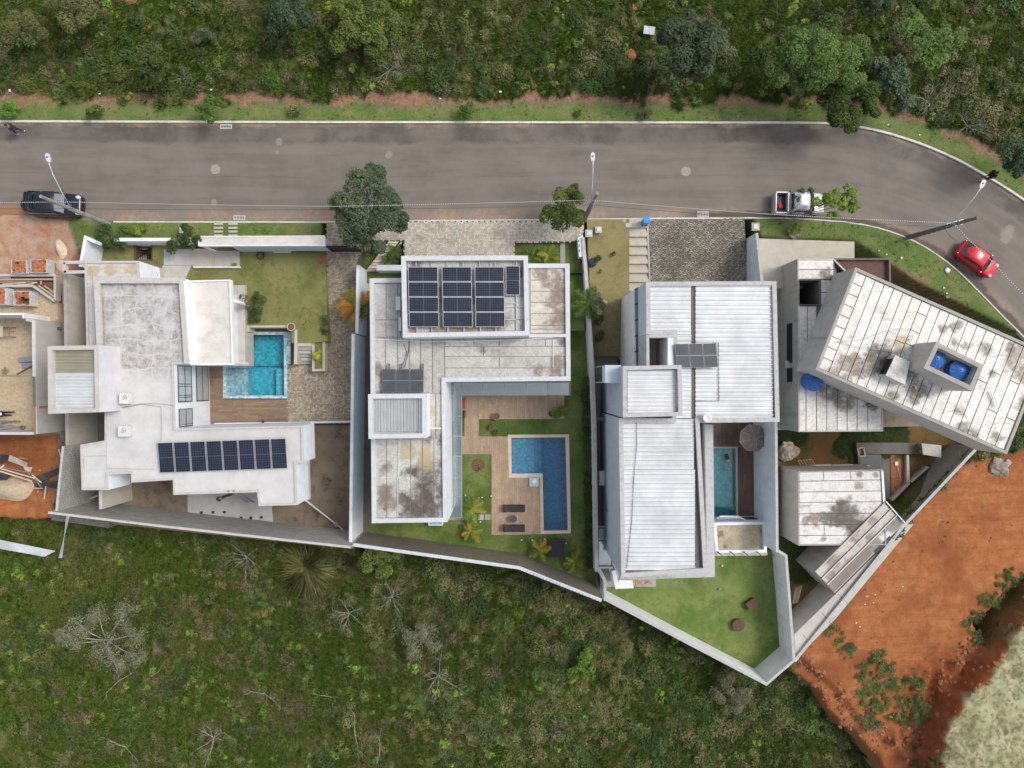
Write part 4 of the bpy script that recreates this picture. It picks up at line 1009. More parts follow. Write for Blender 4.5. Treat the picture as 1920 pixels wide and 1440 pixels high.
# ================================================================== house 1
h1 = thing('house', 'white house with a single row of blue solar panels on its south wing', 'house', P(300,740,-1.2))
ZR = 4.4
R1 = [(176,522),(342,521),(354,682),(325,683),(328,804),(567,798),(569,867),(554,868),(557,947),(485,949),(482,923),(325,928),(324,900),(246,905),(245,888),(201,890),(202,919),(153,919),(150,834),(196,826),(196,770),(184,768),(182,650)]
out = ccw(XY(R1, ZR+0.1)); inn = inset(out, 0.13)
mb = MB(); mb.prism(out, 1.6, ZR, top=False, bot=True); mb.build('wall', M['white_cool'], h1)
mb = MB(); mb.ring(out, inn, ZR, ZR+0.1, ZR-0.02); mb.build('parapet', M['coping'], h1)
mb = MB(); mb.poly([(x, y, ZR+0.002) for x, y in inn]); mb.build('roof', M['screed'], h1)
LOW = XY([(176,522),(342,521),(354,682),(325,683),(328,804),(540,799),(520,905),(330,910),(250,880),(200,860),(196,770),(184,768),(182,650)], ZR+0.1)
mb = MB(); mb.prism(LOW, -1.3,1.598, top=False); mb.build('wall', M['white_cool'], h1, label='lower storey wall set back under the roof')
# raised rim round the old north roof
ro = ccw(XY([(175,521),(343,520),(355,682),(345,682),(335,531),(186,531),(190,650),(181,650)],4.75))
mb = MB(); mb.prism(ro, ZR+0.1,4.75); mb.build('roof_rim', M['coping'], h1)
mb = MB(); mb.prism(XY([(343.2,527),(351,527),(358,684),(355.4,682)],4.7),3.2,4.7); mb.build('roof_rim', M['white'], h1)
for pts in ([(207,692),(209,742)], ):
 pass
# cream roof and the terrace under it
block(h1,[(351,526),(432,524),(437,684),(357,685)],3.7,3.25, M['white'], M['roof_cream'],0.12,0.1, M['white'])
solid(h1,[(358,545),(415,545),(418,684),(360,684)],3.2,-1.3, M['white_cool'], 'wall', zpx=3.3)
solid(h1,[(418,535),(459,535),(460,686),(420,686)],0.45,-1.3, M['cement_light'], 'terrace')
mb = MB(); mb.tube([P(440,565,3.2),(P(440,565,3.2)[0], P(440,565,3.2)[1],0.45)],0.16,14); mb.build('column', M['white'], h1, smooth=True)
mb = MB(); mb.tube([P(437,681,3.2),(P(437,681,3.2)[0], P(437,681,3.2)[1],0.45)],0.13,4); mb.build('column', M['white'], h1)
# low pinkish roof on the street side
block(h1,[(158,489),(259,489),(261,521.5),(178,521.5),(183,650),(162,650)],3.3,-1.3, M['white_cool'], M['roof_pink'],0.12,0.16, M['coping'])
for a, b in (((121,493),(159,492)),((122,511),(161,510)),((122,493),(124,512))):
 mb = MB(); mb.bar(P(*a, 3.2), P(*b, 3.2),0.22,0.3); mb.build('beam', M['coping'], h1)
block(h1,[(262,503),(297,502),(300,522),(262,522)],0.8,-0.2, M['cement_light'], M['slab_pale'],0.1,0.12, M['white'], name='planter_wall', topname='planter_slab')
# stair tower with a ribbed roof
tw = [(89,649),(184,647),(186,773),(90,776)]
out = ccw(XY(tw, 7.0)); inn = inset(out, 0.28)
mb = MB(); mb.prism(out, -1.3,6.96, top=False); mb.build('tower_wall', M['lilac'], h1)
mb = MB(); mb.ring(out, inn, 6.96,7.0,6.3); mb.build('parapet', M['cement_light'], h1)
mb = MB(); mb.poly([(x, y, 6.55) for x, y in inn]); mb.build('tower_deck', M['cement'], h1)
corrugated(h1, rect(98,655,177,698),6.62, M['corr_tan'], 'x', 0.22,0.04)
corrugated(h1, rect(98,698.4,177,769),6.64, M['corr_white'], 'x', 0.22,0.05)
mb = MB(); mb.bar(P(97,655,6.66), P(98,769,6.66),0.1,0.05); mb.build('roof_flashing', M['plastic_white'], h1)
# windows on the two-storey wall over the deck
xw = (out[0][0])
wx0, wx1 = P(325,683, ZR+0.1), P(328,804, ZR+0.1)
def onwall(v, z):            # point of the pool-side wall plane that shows at photo row v at height z
 y = -(v-720)*(HC-z)/FPX; t = (y-wx0[1])/(wx1[1]-wx0[1]); return (wx0[0]+(wx1[0]-wx0[0])*t, y)
for v0, v1, z0, z1, nv, nh in ((686,754,1.85,3.95,1,1),(766,800,1.85,3.9,0,1),(686,752,-0.95,1.1,0,1)):
 zz = (z0+z1)/2; window(h1, onwall(v1, zz), onwall(v0, zz), z0, z1, nv, nh, curtain=True)
# solar array on the south wing
sa = thing('solar_array', 'single long row of blue solar panels on the white south wing', 'solar panels', P(300,858, ZR))
a, b, c, d = P(299,830.5,4.75), P(540,822,4.75), P(536.5,878,4.55), P(294,886.5,4.55)
a, b, c, d = [Vector(q) for q in (a, b, c, d)]
rz = math.atan2((b-a).y, (b-a).x); wpan = (b-a).length/8; hpan = (a-d).length
for i in range(8):
 m = a.lerp(b, (i+0.5)/8).lerp(d.lerp(c, (i+0.5)/8),0.5)
 solar_panel(sa, m, wpan-0.05, hpan, rz, math.radians(5),6,12)
mb = MB()
for t in (0.25,0.75): mb.bar(a.lerp(d, t)-Vector((0,0,0.09)), b.lerp(c, t)-Vector((0,0,0.09)),0.05)
for i in range(5):
 for t in (0.25,0.75):
  p = a.lerp(b, (i+.5)/5).lerp(d.lerp(c, (i+.5)/5), t); mb.bar((p.x, p.y, p.z-0.1),(p.x, p.y, ZR),0.05)
mb.build('rail', M['alu'], sa)
def ac_unit(u, v, z, label, rz=0.0):
 t = thing('air_conditioner', label, 'air conditioner', P(u, v, z), 'outdoor cooling units', rz)
 mb = MB(); mb.box((0,0,0.34),(0.62,0.72,0.6)); mb.build('casing', M['plastic_white'], t, org=(0,0,0), bevel=0.02)
 mb = MB(); mb.lathe([(0.17,0.645),(0.17,0.655),(0.155,0.655),(0.155,0.645)],(0.08,0.05,0),14, closed=False); mb.lathe([(0.04,0.645),(0.04,0.66)],(0.08,0.05,0),8)
 for k in range(3): mb.bar((0.08,0.05,0.655),(0.08+0.15*math.cos(k*2.1),0.05+0.15*math.sin(k*2.1),0.655),0.015,0.01)
 mb.build('fan_grille', M['steel'], t, org=(0,0,0))
 for sy in (-0.28,0.28): mb = MB(); mb.box((0.0, sy, 0.02),(0.6,0.06,0.04)); mb.build('foot', M['black'], t, org=(0,0,0))
 mb = MB(); mb.tube([(-0.31,0.0,0.3),(-0.5,-0.05,0.28),(-0.62,-0.2,0.12),(-0.75,-0.22,0.05)],0.035,6); mb.build('pipe', M['pvc'], t, org=(0,0,0))
 for o in list(t.children): o.location = (0,0,0)
 return t
ac_unit(241,747, ZR, 'white outdoor cooling unit on the flat roof nearest the windows')
ac_unit(239,808, ZR, 'white outdoor cooling unit on the flat roof nearest the solar row')
def pipe(name, label, px, z, r=0.025, mat=None, cat='pipe', zs=None):
 pts = [P(u, v, (zs[i] if zs else z)) for i, (u, v) in enumerate(px)]
 mb = MB(); mb.tube(pts, r, 6); o = mb.build(name, mat or M['pvc'], None, org=pts[0]); tag(o, label, cat); return o
pipe('cable', 'looping dark cable across the white roof below the tower', [(230,765),(265,758),(302,763),(303,800),(302,826)], ZR+0.06,0.018, M['steel'], 'cable')
pipe('cable', 'thin cable across the white roof to the window wall', [(228,764),(262,757),(295,757),(323,760)], ZR+0.05,0.015, M['steel'], 'cable')
pipe('drain_pipe', 'white pipe bending round the low west corner roof', [(156,892),(158,856),(200,854),(200,878),(290,880)], ZR+0.06,0.022, M['coping'])
pipe('drain_pipe', 'white pipe along the west rim of the white roof', [(199,775),(200,854)], ZR+0.06,0.022, M['coping'])
# front portal, gate and garden walls of plot 1
po = thing('entrance_portal', 'long white entrance canopy over a dark doorway behind the stepping slabs', 'entrance', P(490,460,0))
solid(po, [(372,443),(608,442),(608,460),(372,461)],2.5,2.2, M['roof_cream'], 'canopy_roof')
mb = MB(); mb.ring(ccw(XY([(371.5,442.5),(608.5,441.5),(608.5,460.5),(371.5,461.5)],2.56)), inset(ccw(XY([(371.5,442.5),(608.5,441.5),(608.5,460.5),(371.5,461.5)],2.56)),0.07),2.19,2.56); mb.build('rim', M['white'], po)
solid(po, [(428,444),(607,443),(607,459),(428,460)],2.2,-0.05, M['blue_grey'], 'wall', zpx=2.5)
solid(po, [(372,444),(379,444),(379,460),(372,460)],2.2,-0.05, M['white'], 'post', zpx=2.5)
mb = MB()
for i in range(8):
 p, q = P(382+i*6,459,2.4), P(387.2+i*6,459,2.4); mb.quad((p[0], p[1],0.02),(q[0], q[1],0.02),(q[0], q[1],2.18),(p[0], p[1],2.18))
mb.build('door', M['black'], po)
gt = thing('driveway_gate', 'black slatted driveway gate beside the big street tree', 'gate', P(640,470,0))
g0, g1 = P(611,461,2.0), P(668,461,2.0)
for k in range(12):
 s = g0[0]+(g1[0]-g0[0])*k/12
 mb = MB(); mb.box((s+0.09, g0[1],1.0),(0.165,0.04,1.98)); mb.build('slat', M['black'], gt)
mb = MB(); mb.bar((g0[0], g0[1]-.05,1.9),(g1[0], g1[1]-.05,1.9),0.06); mb.bar((g0[0], g0[1]-.05,0.15),(g1[0], g1[1]-.05,0.15),0.06); mb.bar((g0[0], g0[1]-.05,.15),(g0[0], g0[1]-.05,1.9),.06); mb.bar((g1[0], g1[1]-.05,.15),(g1[0], g1[1]-.05,1.9),.06); mb.build('frame', M['black'], gt)
wall_line('garden_wall', 'white garden wall at the northwest corner beside the sand heap', [(179,454),(160,445),(150,500)],2.2,-6,0.22, M['white_cool'], M['white'])
wall_line('garden_wall', 'white street wall between the round bush and the dark pit', [(214,449),(330,449),(371,449)],1.5,-6,0.24, M['white_cool'], M['white'])
wall_line('boundary_wall', 'rendered wall between the building site and the white house', [(122,513),(126,836)],2.2,-6,0.25, M['cement_warm'], M['cement'])
wall_line('boundary_wall', 'tall concrete block wall at the west corner by the rubble', [(118,837),(105,964)],3.0,-6,0.16, M['blocks'], M['coping'])
wall_line('boundary_wall', 'long concrete block wall behind the white house', [(90,961),(280,984),(657,1026)],3.4,-6,0.16, M['blocks'], M['coping'])
wall_line('boundary_wall', 'white wall with a darker stub between the dirt yard and the block wall', [(188,920),(189,955)],2.6,-1.4,0.22, M['cement_warm'], M['coping'])
wall_line('boundary_wall', 'tall white wall between the white house and the solar panelled house', [(662,626),(660,790),(657,1026)],2.3,-6,0.22, M['white_cool'], M['white'])
wall_line('boundary_wall', 'lower white wall beside the paved driveway and the orange palm', [(671,497),(669,625)],1.5,-6,0.22, M['white_cool'], M['white'])
wall_line('retaining_wall', 'low white ledge between the paved yard and the dirt yard', [(402,795),(538,793),(660,790.5)],-0.95,-6,0.14, M['cement_light'], M['white'], cat='wall')
wall_line('garden_wall', 'slim white wall with a ledge beside the south wing', [(569,800),(573,940)],-0.2,-1.4,0.12, M['white_cool'], M['white'])
# pit in the lawn
pit = thing('planting_pit', 'dark square pit in the front lawn with white pipes inside', 'pit', P(268,472,-1.5))
mb = MB(); mb.ring(ccw(XY(rect(251,456,286,488),0.03)), ccw(XY(rect(255,458,284,486.5),0.03)),-0.3,0.03,-1.5); mb.build('pit_wall', M['soil'], pit)
mb = MB(); mb.poly([(x, y, -1.49) for x, y in ccw(XY(rect(251,456,286,488),0.03))]); mb.build('pit_floor', M['yard_dirt'], pit)
mb = MB()
for k in range(5): mb.tube([P(258+k*4,487,-0.2), P(257+k*4.2,478,-1.3)],0.05,6)
mb.tube([P(256,466,-0.6), P(264,466,-0.6)],0.05); mb.tube([P(267,467,-0.8), P(276,467,-0.8)],0.05)
mb.build('white_pipes', M['plastic_white'], pit)
# front slabs and steps
fs = thing('front_steps', 'pale concrete steps and landings leading down to the white house', 'steps', P(330,500,0))
solid(fs, rect(307,467,360,497),0.12,-0.2, M['slab_pale'], 'landing')
solid(fs, rect(360.3,467,402,499),0.115,-0.2, M['cement_warm'], 'landing')
solid(fs, rect(402.3,468,449,499),0.11,-0.2, M['cement_light'], 'landing')
solid(fs, rect(362,499.3,449,502),0.3,-0.2, M['white'], 'step_rim')
for k in range(7):
 solid(fs, [(305-k*0.9,497.3+k*3.5),(359-k*1.6,497.3+k*3.5),(359-k*1.6-1.6,500.8+k*3.5),(305-k*0.9-0.9,500.8+k*3.5)],0.04-k*0.005,-0.3, M['cement_light'], 'step')
for i, (u, w) in enumerate(((401,18),(428,18))):
 for k in range(4):
  o = solid(None, rect(u, 418+k*7.2, u+w-1,421.6+k*7.2),0.145,0.05, M['cement_light'] if (i+k) % 3 else M['cement_warm'], 'stepping_slab')
  tag(o, 'pale stepping slab in the %s column, %s from the kerb' % (('west', 'east')[i],('first', 'second', 'third', 'fourth')[k]), 'stepping slab', 'stepping slabs across the verge')
# ------------------------------------------------------------------ pool 1
def pool(label, outer, inner, zt, depth_fn, water, basin, coping, zw, rim_th=0.06, steps=()):
 t = thing('swimming_pool', label, 'pool', P(*inner[0], zt))
 o = ccw(XY(outer, zt)); i_ = ccw(XY(inner, zt))
 mb = MB(); mb.prism(o, zt-0.25, zt, top=False); 
 # coping as bridge between the two outlines, triangulated by blender
 bm = bmesh.new(); vo = [bm.verts.new((x, y, zt)) for x, y in o]; vi = [bm.verts.new((x, y, zt)) for x, y in i_]
 eo = [bm.edges.new((vo[k], vo[(k+1) % len(vo)])) for k in range(len(vo))]; ei = [bm.edges.new((vi[k], vi[(k+1) % len(vi)])) for k in range(len(vi))]
 bmesh.ops.triangle_fill(bm, edges=eo+ei, use_beauty=True)
 for f in list(bm.faces):
  c = f.calc_center_median()
  if inside(i_, c.x, c.y): bm.faces.remove(f)
  elif f.normal.z < 0: f.normal_flip()
 for k in range(len(vo)):
  a, b = vo[k], vo[(k+1) % len(vo)]; c, d = bm.verts.new((b.co.x, b.co.y, zt-rim_th)), bm.verts.new((a.co.x, a.co.y, zt-rim_th)); bm.faces.new((a, d, c, b))
 for k in range(len(vi)):
  a, b = vi[k], vi[(k+1) % len(vi)]; c, d = bm.verts.new((b.co.x, b.co.y, zt-rim_th)), bm.verts.new((a.co.x, a.co.y, zt-rim_th)); bm.faces.new((b, c, d, a))
 me = bpy.data.meshes.new('coping'); w = wloc(t)
 for v in bm.verts: v.co -= w
 bm.to_mesh(me); bm.free(); me.materials.append(coping); co = bpy.data.objects.new('coping', me); COL.objects.link(co); co.parent = t
 mb = MB(); n = len(i_)
 k = mb.add([(x, y, zt-rim_th) for x, y in i_]+[(x, y, depth_fn['floor']) for x, y in i_])
 for j in range(n): mb.face((k+(j+1) % n, k+j, k+n+j, k+n+(j+1) % n))
 mb.face([k+n+j for j in range(n)]); mb.build('basin', basin, t)
 for (pts, z, mat) in steps:
  mb = MB(); mb.prism(XY(pts, z), depth_fn['floor']+0.003, z); mb.build('shelf', mat, t)
 mb = MB(); mb.prism(inset(i_, 0.004), depth_fn['floor']-0.06, zw, bot=True); mb.build('water', water, t)
 return t
pool('aqua mosaic pool with a pale shallow shelf beside the brown deck', [(458,622),(545,622),(545,683),(538.5,683),(538.5,747),(418,747),(418,687),(458,687)],
  [(463.5,627.5),(532,627.5),(533,741.5),(424,741.5),(424,690),(463.5,690)],-1.12, {'floor': -2.3}, M['water_aqua'], M['mosaic_aqua'], M['mosaic_pale'],-1.24,
  steps=(([(424.5,690.5),(465,690.5),(465.5,741),(424.5,741)],-1.42, M['mosaic_pale']),([(518,691),(532.5,691),(532.6,741),(518,741)],-1.75, M['mosaic_aqua'])))
rw = thing('retaining_wall', 'old cement retaining wall stepping round the aqua pool', 'wall', P(500,612,-1.2))
solid(rw, [(463,610),(545,610),(545,614),(467,614),(467,622),(463,622)],0.02,-1.3, M['cement_warm'], 'wall_face')
solid(rw, [(552,618),(557.5,618),(557.5,683),(551,683)],0.02,-1.3, M['cement_warm'], 'wall_face')
pad('pool_trough', rect(456,606,560,686),-1.9, M['cement_dark'], holes=[POOL1])
pot = thing('plant_pot', 'large round pot of soil at the corner of the aqua pool wall', 'pot', P(549.5,614,-0.2))
mb = MB(); mb.lathe([(0.2,0),(0.3,0.5),(0.31,0.56),(0.26,0.56),(0.25,0.48)],(0,0,0),20, closed=False); mb.build('pot_shell', M['cement_warm'], pot, org=(0,0,0), smooth=True)
mb = MB(); mb.lathe([(0.262,0.5),(0.05,0.52)],(0,0,0),16); mb.build('soil', M['mulch'], pot, org=(0,0,0))
for o in pot.children: o.parent = pot; o.location = (0,0,0)
st = thing('garden_steps', 'weathered stone steps between the lawn and the paved yard', 'steps', P(568,662,-1.2))
for k in range(6): solid(st, [(556.5-k*0.7,643+k*6.7),(584,643+k*6.7),(584,649.4+k*6.7),(556-k*0.7,649.4+k*6.7)],-0.05-k*0.19,-1.6, M['cement'] if k % 2 else M['cement_light'], 'step')
plb = thing('planter_box', 'long white planter box with grass and a yellow shrub', 'planter', P(596,664,-1.2))
oo = ccw(XY(rect(585,633,609,696),-0.2)); mb = MB(); mb.ring(oo, inset(oo, 0.17),-1.6,-0.2,-0.5); mb.build('box_wall', M['cement_warm'], plb)
mb = MB(); mb.poly([(x, y, -0.32) for x, y in inset(oo, 0.17)]); mb.build('grass_bed', M['lawn_dry'], plb)
# ================================================================== house 2
h2 = thing('house', 'grey felted flat roof house with thirteen solar panels on its raised top deck', 'house', P(850,640,-1.4))
ZH = 5.6
R2 = [(693,522),(758,521),(758,497),(990,494),(1068,494),(1070,714),(836,716),(839,979),(697,981)]
r, out, inn = block(h2, R2, ZH, -1.5, M['white_cool'], M['cement'],0.22,0.3, M['cap_white'])
screws(h2, inset(out, 0.15), ZH, 1.0)
U2 = [(752,480),(990,479),(993,629),(755,633)]
r, out, inn = block(h2, U2,7.3, ZH-0.22, M['white_cool'], M['felt_top'],0.5,0.3, M['cap_white'], name='upper_wall', topname='upper_roof')
screws(h2, inset(out, 0.15),7.3,1.0)
mb = MB(); mb.ring(XY([(989.5,627),(1062,626),(1062,632),(989.5,633)], ZH), XY([(990.5,628),(1061,627),(1061,631),(990.5,632)], ZH), ZH-0.2, ZH+0.02); mb.poly([(x, y, ZH+0.015) for x, y in ccw(XY([(990.5,628),(1061,627),(1061,631),(990.5,632)], ZH))])
mb.build('roof_kerb', M['cap_white'], h2)
zf = ZH-0.2
Q = lambda pts: XY(pts, zf)
strips(h2, Q([(994,502),(1060,502),(1060,625),(994,625)]),7, zf, M['felt_tan'],1, bounds=[0,0.19,0.36,0.53,0.70,0.88,0.94,1.0])
strips(h2, Q([(834,636),(1061,636),(1061,708),(834,708)]),4, zf, M['felt_h2'],2, cuts={0: [0.24,0.45,0.67,0.83],1: [0.32],2: [0.45],3: [0.95]}, bounds=[0,0.19,0.45,0.75,1.0])
strips(h2, Q([(702,531),(751,531),(751,632),(702,632)]),1, zf, M['felt_h2'],3, cuts=[0.45,0.9], bounds=[0,0.68,1.0])
strips(h2, Q([(702,634),(702,737),(833,737),(833,634)]),6, zf, M['felt_h2'],4, bounds=[0,0.16,0.33,0.5,0.66,0.83,1.0])
strips(h2, Q([(801,738),(801,822),(833,822),(833,738)]),2, zf, M['felt_h2'],5)
strips(h2, Q([(703,823),(703,971),(833,971),(833,823)]),6, zf, M['felt_h2'],6, bounds=[0,0.17,0.34,0.515,0.685,0.85,1.0], cuts={0: [0.6],4: [0.35],5: [0.3,0.7]})
zu = 6.83
strips(h2, XY([(763,490),(982,489),(984,501),(764,502)], zu),1, zu, M['felt_top'],7, cuts=[0.2,0.45,0.7,0.9])
strips(h2, XY([(945,556),(984,556),(984,621),(945,621)], zu),3, zu, M['felt_top'],8, cuts=[0.55])
# stair tower
tw = [(690,739),(800,738),(800,821),(691,823)]
out = ccw(XY(tw, 7.4)); inn = inset(out, 0.3)
mb = MB(); mb.prism(out, ZH-0.22,7.36, top=False); mb.build('tower_wall', M['white_cool'], h2)
mb = MB(); mb.ring(out, inn, 7.36,7.4,6.9); mb.build('parapet', M['cap_white'], h2); screws(h2, inset(out, 0.15),7.4,1.2)
mb = MB(); mb.poly([(x, y, 7.0) for x, y in inn]); mb.build('tower_deck', M['cap_grey'], h2)
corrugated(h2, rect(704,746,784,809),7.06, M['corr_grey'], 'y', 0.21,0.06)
mb = MB(); mb.prism(XY(rect(785,747,791,812),7.1),7.0,7.1); mb.build('gutter', M['galv'], h2)
# solar panels of the top deck
sb = thing('solar_array', 'block of thirteen solar panels on the raised top deck', 'solar panels', P(870,560,6.8))
zp = 7.15
k = (HC-zp)/FPX
for (u0, u1, sk) in ((765,821,1.7),(828.5,884,1.7),(890,945,1.4)):
 for rrow in range(4):
  u = (u0+u1)/2+sk*rrow*0.4; v = 500+28.4*(rrow+0.5)
  solar_panel(sb, P(u, v, zp),28.4*k-0.03,(u1-u0)*k, PI/2,0.0,6,12)
solar_panel(sb, P(961.5,526, zp),26.5*k, 55*k, 0.0,0.0,6,12)
mb = MB()
for u in (780,808,838,868,899,928): mb.bar(P(u, 487,6.95), P(u+2,624,6.95),0.06)
mb.bar(P(968,487,6.95), P(968,622,6.95),0.05); mb.bar(P(946,568,6.95), P(968,568,6.95),0.05); mb.bar(P(946,599,6.95), P(968,599,6.95),0.05)
mb.build('rail', M['alu'], sb)
def collectors(label, quads, z, group):
 t = thing('solar_water_heater', label, 'solar collector', P(*quads[0][0], z), group)
 for q in quads:
  a, b, c, d = [Vector(P(*p, z)) for p in q]
  mb = MB(); mb.prism([(v.x, v.y) for v in (a, b, c, d)], z-0.1, z); o = mb.build('collector', M['steel'], t)
  for s0, s1 in ((0.0,0.5),(0.5,1.0)):
   pp = [a.lerp(d, s0), b.lerp(c, s0), b.lerp(c, s1), a.lerp(d, s1)]
   pq = inset(ccw([(v.x, v.y) for v in pp]),0.018)
   mb = MB(); mb.poly([(x, y, z+0.006) for x, y in pq]); mb.build('collector_glass', M['collector'], o)
 return t
collectors('three dark solar water collectors on the grey felted roof', [[(717+i*26.3,692),(741.5+i*26.3,692),(741.5+i*26.3,735.5),(716.5+i*26.3,735.5)] for i in range(3)],5.75, 'solar water heaters')
for u, nm in ((730, 'west'),(753.5, 'middle'),(793, 'east')):
 o = thing('concrete_block', '%s hollow block holding down the collectors' % nm, 'block', P(u, 687,5.42), 'hollow blocks on the grey roof')
 mb = MB(); bo = [(-.09,-.19),(.09,-.19),(.09,.19),(-.09,.19)]; mb.ring(bo, inset(bo, 0.03),0,0.19,0.02); mb.poly([(x, y, 0.03) for x, y in bo]); mb.box((0,0,.15),(.12,.04,.07)); q = mb.build('block_shell', M['cement'], o, org=(0,0,0)); q.parent = o; q.location = (0,0,0)
pipe('cable', 'white conduit running along the foot of the raised deck', [(700,636),(790,640),(870,640),(990,636),(1037,633)],5.5,0.03)
pipe('cable', 'dark twin cables from the raised deck to the collectors', [(768,636),(766,660),(758,690)],5.5,0.02, M['black'], 'cable')
pipe('cable', 'dark cable beside the twin cables on the grey roof', [(757,645),(763,660),(754,690)],5.5,0.02, M['black'], 'cable')
pipe('drain_pipe', 'white pipe crossing the south roof felt', [(713,896),(747,896),(748,824)],5.5,0.03)
pipe('drain_pipe', 'white pipe running down the south roof felt', [(746,896),(746,968)],5.5,0.025)
pipe('drain_pipe', 'white pipe on the east roof felt beyond the raised deck', [(1037,637),(1037,689)],5.5,0.025)
pipe('vent_pipe', 'short white bar with a knob by the tin roofed tower', [(803,803),(827,803)],5.75,0.05)
sk = thing('vent_box', 'grey ridge box on the west roof beside the raised deck', 'vent', P(746,570, ZH-.2))
solid(sk, rect(742,556,750.5,581),6.1,5.4, M['galv'], 'vent_cover'); solid(sk, rect(747,595,752,620),5.9,5.4, M['galv'], 'vent_cover')
# glass canopy round the courtyard
cn = thing('glass_canopy', 'grey green glass canopy along two sides of the pool courtyard', 'canopy', P(850,730,-1.4))
zc = 1.3
pn = []
top_u = [840,866,905.5,946.5,986.5,1027.5,1067]
for a, b in zip(top_u[1:], top_u[2:]): pn.append([(a+.4,717.5),(b-.4,717.5),(b-.4,740),(a+.4,740)])
pn.append([(840,717.5),(865.6,740.5),(865.6,742),(840,742)]); pn.append([(841.5,717.5),(865.6,717.5),(865.6,739.5)])
lv = [742.4,780.5,818.3,856,894,931.5,971]
for a, b in zip(lv, lv[1:]): pn.append([(840, a),(865.6, a),(865.6, b-.7),(840, b-.7)])
for q in pn:
 mb = MB(); mb.prism(XY(q, zc), zc-0.012, zc, bot=True); mb.build('pane', M['glass_pane'], cn)
mb = MB()
for u in top_u[1:]: mb.bar(P(u, 716, zc+.01), P(u, 740.5, zc+.01),0.05,0.07)
for v in lv[1:]: mb.bar(P(838, v-.3, zc+.01), P(866, v-.3, zc+.01),0.05,0.07)
mb.bar(P(865.8,740.5, zc+.012), P(1067.5,740.5, zc+.012),0.06,0.08); mb.bar(P(865.8,740.5, zc+.012), P(865.8,971, zc+.012),0.06,0.08); mb.bar(P(840,717, zc+.014), P(866,740.5, zc+.014),0.05,0.07)
mb.build('frame', M['steel'], cn)
# slatted blinds under some of the panes
mb = MB()
for (u0, v0, u1, v1, ax) in ((1029,720,1058,738, 'x'),(948,720,984,738, 'x'),(842,820,864,853, 'y'),(868,719,903,738, 'x'),(842,790,864,815, 'y')):
 n = 12
 for i in range(n):
  if ax == 'x': u = u0+(u1-u0)*(i+.5)/n; mb.bar(P(u, v0,1.15), P(u, v1,1.15),0.06,0.02)
  else: v = v0+(v1-v0)*(i+.5)/n; mb.bar(P(u0, v, 1.15), P(u1, v, 1.15),0.06,0.02)
o = mb.build('blind_slats', M['cement'], cn); o['kind'] = 'stuff'
pad('court_floor', [(838,712),(1070,712),(1070,742),(866,742),(866,975),(838,975)],-1.39, M['cement'], 'paved strip under the glass canopy', zb=-1.5)
# front steps of house 2
fs = thing('front_steps', 'cream stone stairway slanting down past leafy plants to the front door', 'steps', P(715,480,-0.6))
for k in range(11):
 t = k/10; u0, u1 = 731-t*46,749-t*38; v = 449.5+t*59
 solid(fs, [(u0, v),(u1, v),(u1-3.8, v+6.2),(u0-4.6, v+6.2)],0.06-k*0.13,-1.9, M['cement_warm'] if k % 2 else M['cream_stone'], 'step')
solid(fs, [(679,513),(704,513),(704,545),(678,545)],-1.36,-2, M['cement_warm'], 'landing')
for k in range(8):
 t = k/7; solid(fs, [(752-t*44,452+t*44),(756-t*40,452+t*44),(752-t*40,457.6+t*44),(748-t*44,457.6+t*44)],-0.05-k*0.14,-1.9, M['cement_light'], 'step_cheek')
wall_line('garden_wall', 'low white wall with a coping in front of the door of the felted roof house', [(706,502),(752,502)],0.1,-1.6,0.42, M['white_cool'], M['cap_white'])
wall_line('boundary_wall', 'brown rendered back wall with a white top behind the blue pool garden', [(660,1021),(767,1036),(973,1064.5),(1128,1126)],2.4,-7,0.24, M['tan_wall'], M['cap_white'])
wall_line('boundary_wall', 'slim white wall between the blue pool garden and the tin roofed house', [(1093,445),(1098,500),(1104,580),(1111,690),(1115,800),(1118,1000),(1119,1072)],0.8,-7,0.26, M['white_cool'], M['cap_grey'])
wall_line('boundary_wall', 'short stepped white wall piece at the corner of the back lawn', [(1119,1064),(1134,1088),(1135,1127)],0.5,-7,0.2, M['white_cool'], M['cap_grey'])
pool('L shaped deep blue pool with a cream stone rim', [(952,815),(1067,814.5),(1070.5,1000),(1014,1001.5),(1013,895.5),(954,895.5)],
  [(959,821),(1060,820),(1064.5,994.5),(1019.5,995),(1017.5,887.5),(959.5,888)],-1.34, {'floor': -2.9}, M['water_blue'], M['mosaic_blue'], M['cream_stone'],-1.44,
  steps=(([(959.8,821.6),(1001,821.3),(1002.4,887.4),(959.8,887.6)],-1.72, M['mosaic_blue']),([(1001.4,821.3),(1007.5,821.2),(1009,887.4),(1002.6,887.4)],-1.95, M['mosaic_blue']),([(1008,821.2),(1014,821.1),(1015.6,887.4),(1009.4,887.4)],-2.2, M['mosaic_blue'])))
# ================================================================== house 3
h3 = thing('house', 'tall white house under ribbed tin roofs with a narrow teal pool patio', 'house', P(1300,700,-3))
Z3 = 7.0
R3 = [(1211,528),(1456,527),(1462,791),(1312,793),(1327,1073),(1165,1083),(1160,784),(1260,784),(1262,688),(1262,627),(1212,627)]
out = ccw(XY(R3, Z3)); inn = inset(out, 0.28)
mb = MB(); mb.prism(out, -3.1, Z3-0.04, top=False); mb.build('wall', M['blue_grey'], h3)
mb = MB(); mb.ring(out, inn, Z3-0.04, Z3, Z3-0.4); mb.build('parapet', M['cap_grey'], h3)
mb = MB(); mb.poly([(x, y, Z3-0.3) for x, y in inn]); mb.build('roof_deck', M['cement_dark'], h3)
zc3 = Z3-0.22
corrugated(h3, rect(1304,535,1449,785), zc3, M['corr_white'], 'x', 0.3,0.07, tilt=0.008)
corrugated(h3, rect(1218,536,1295.5,627), zc3, M['corr_white'], 'x', 0.3,0.07)
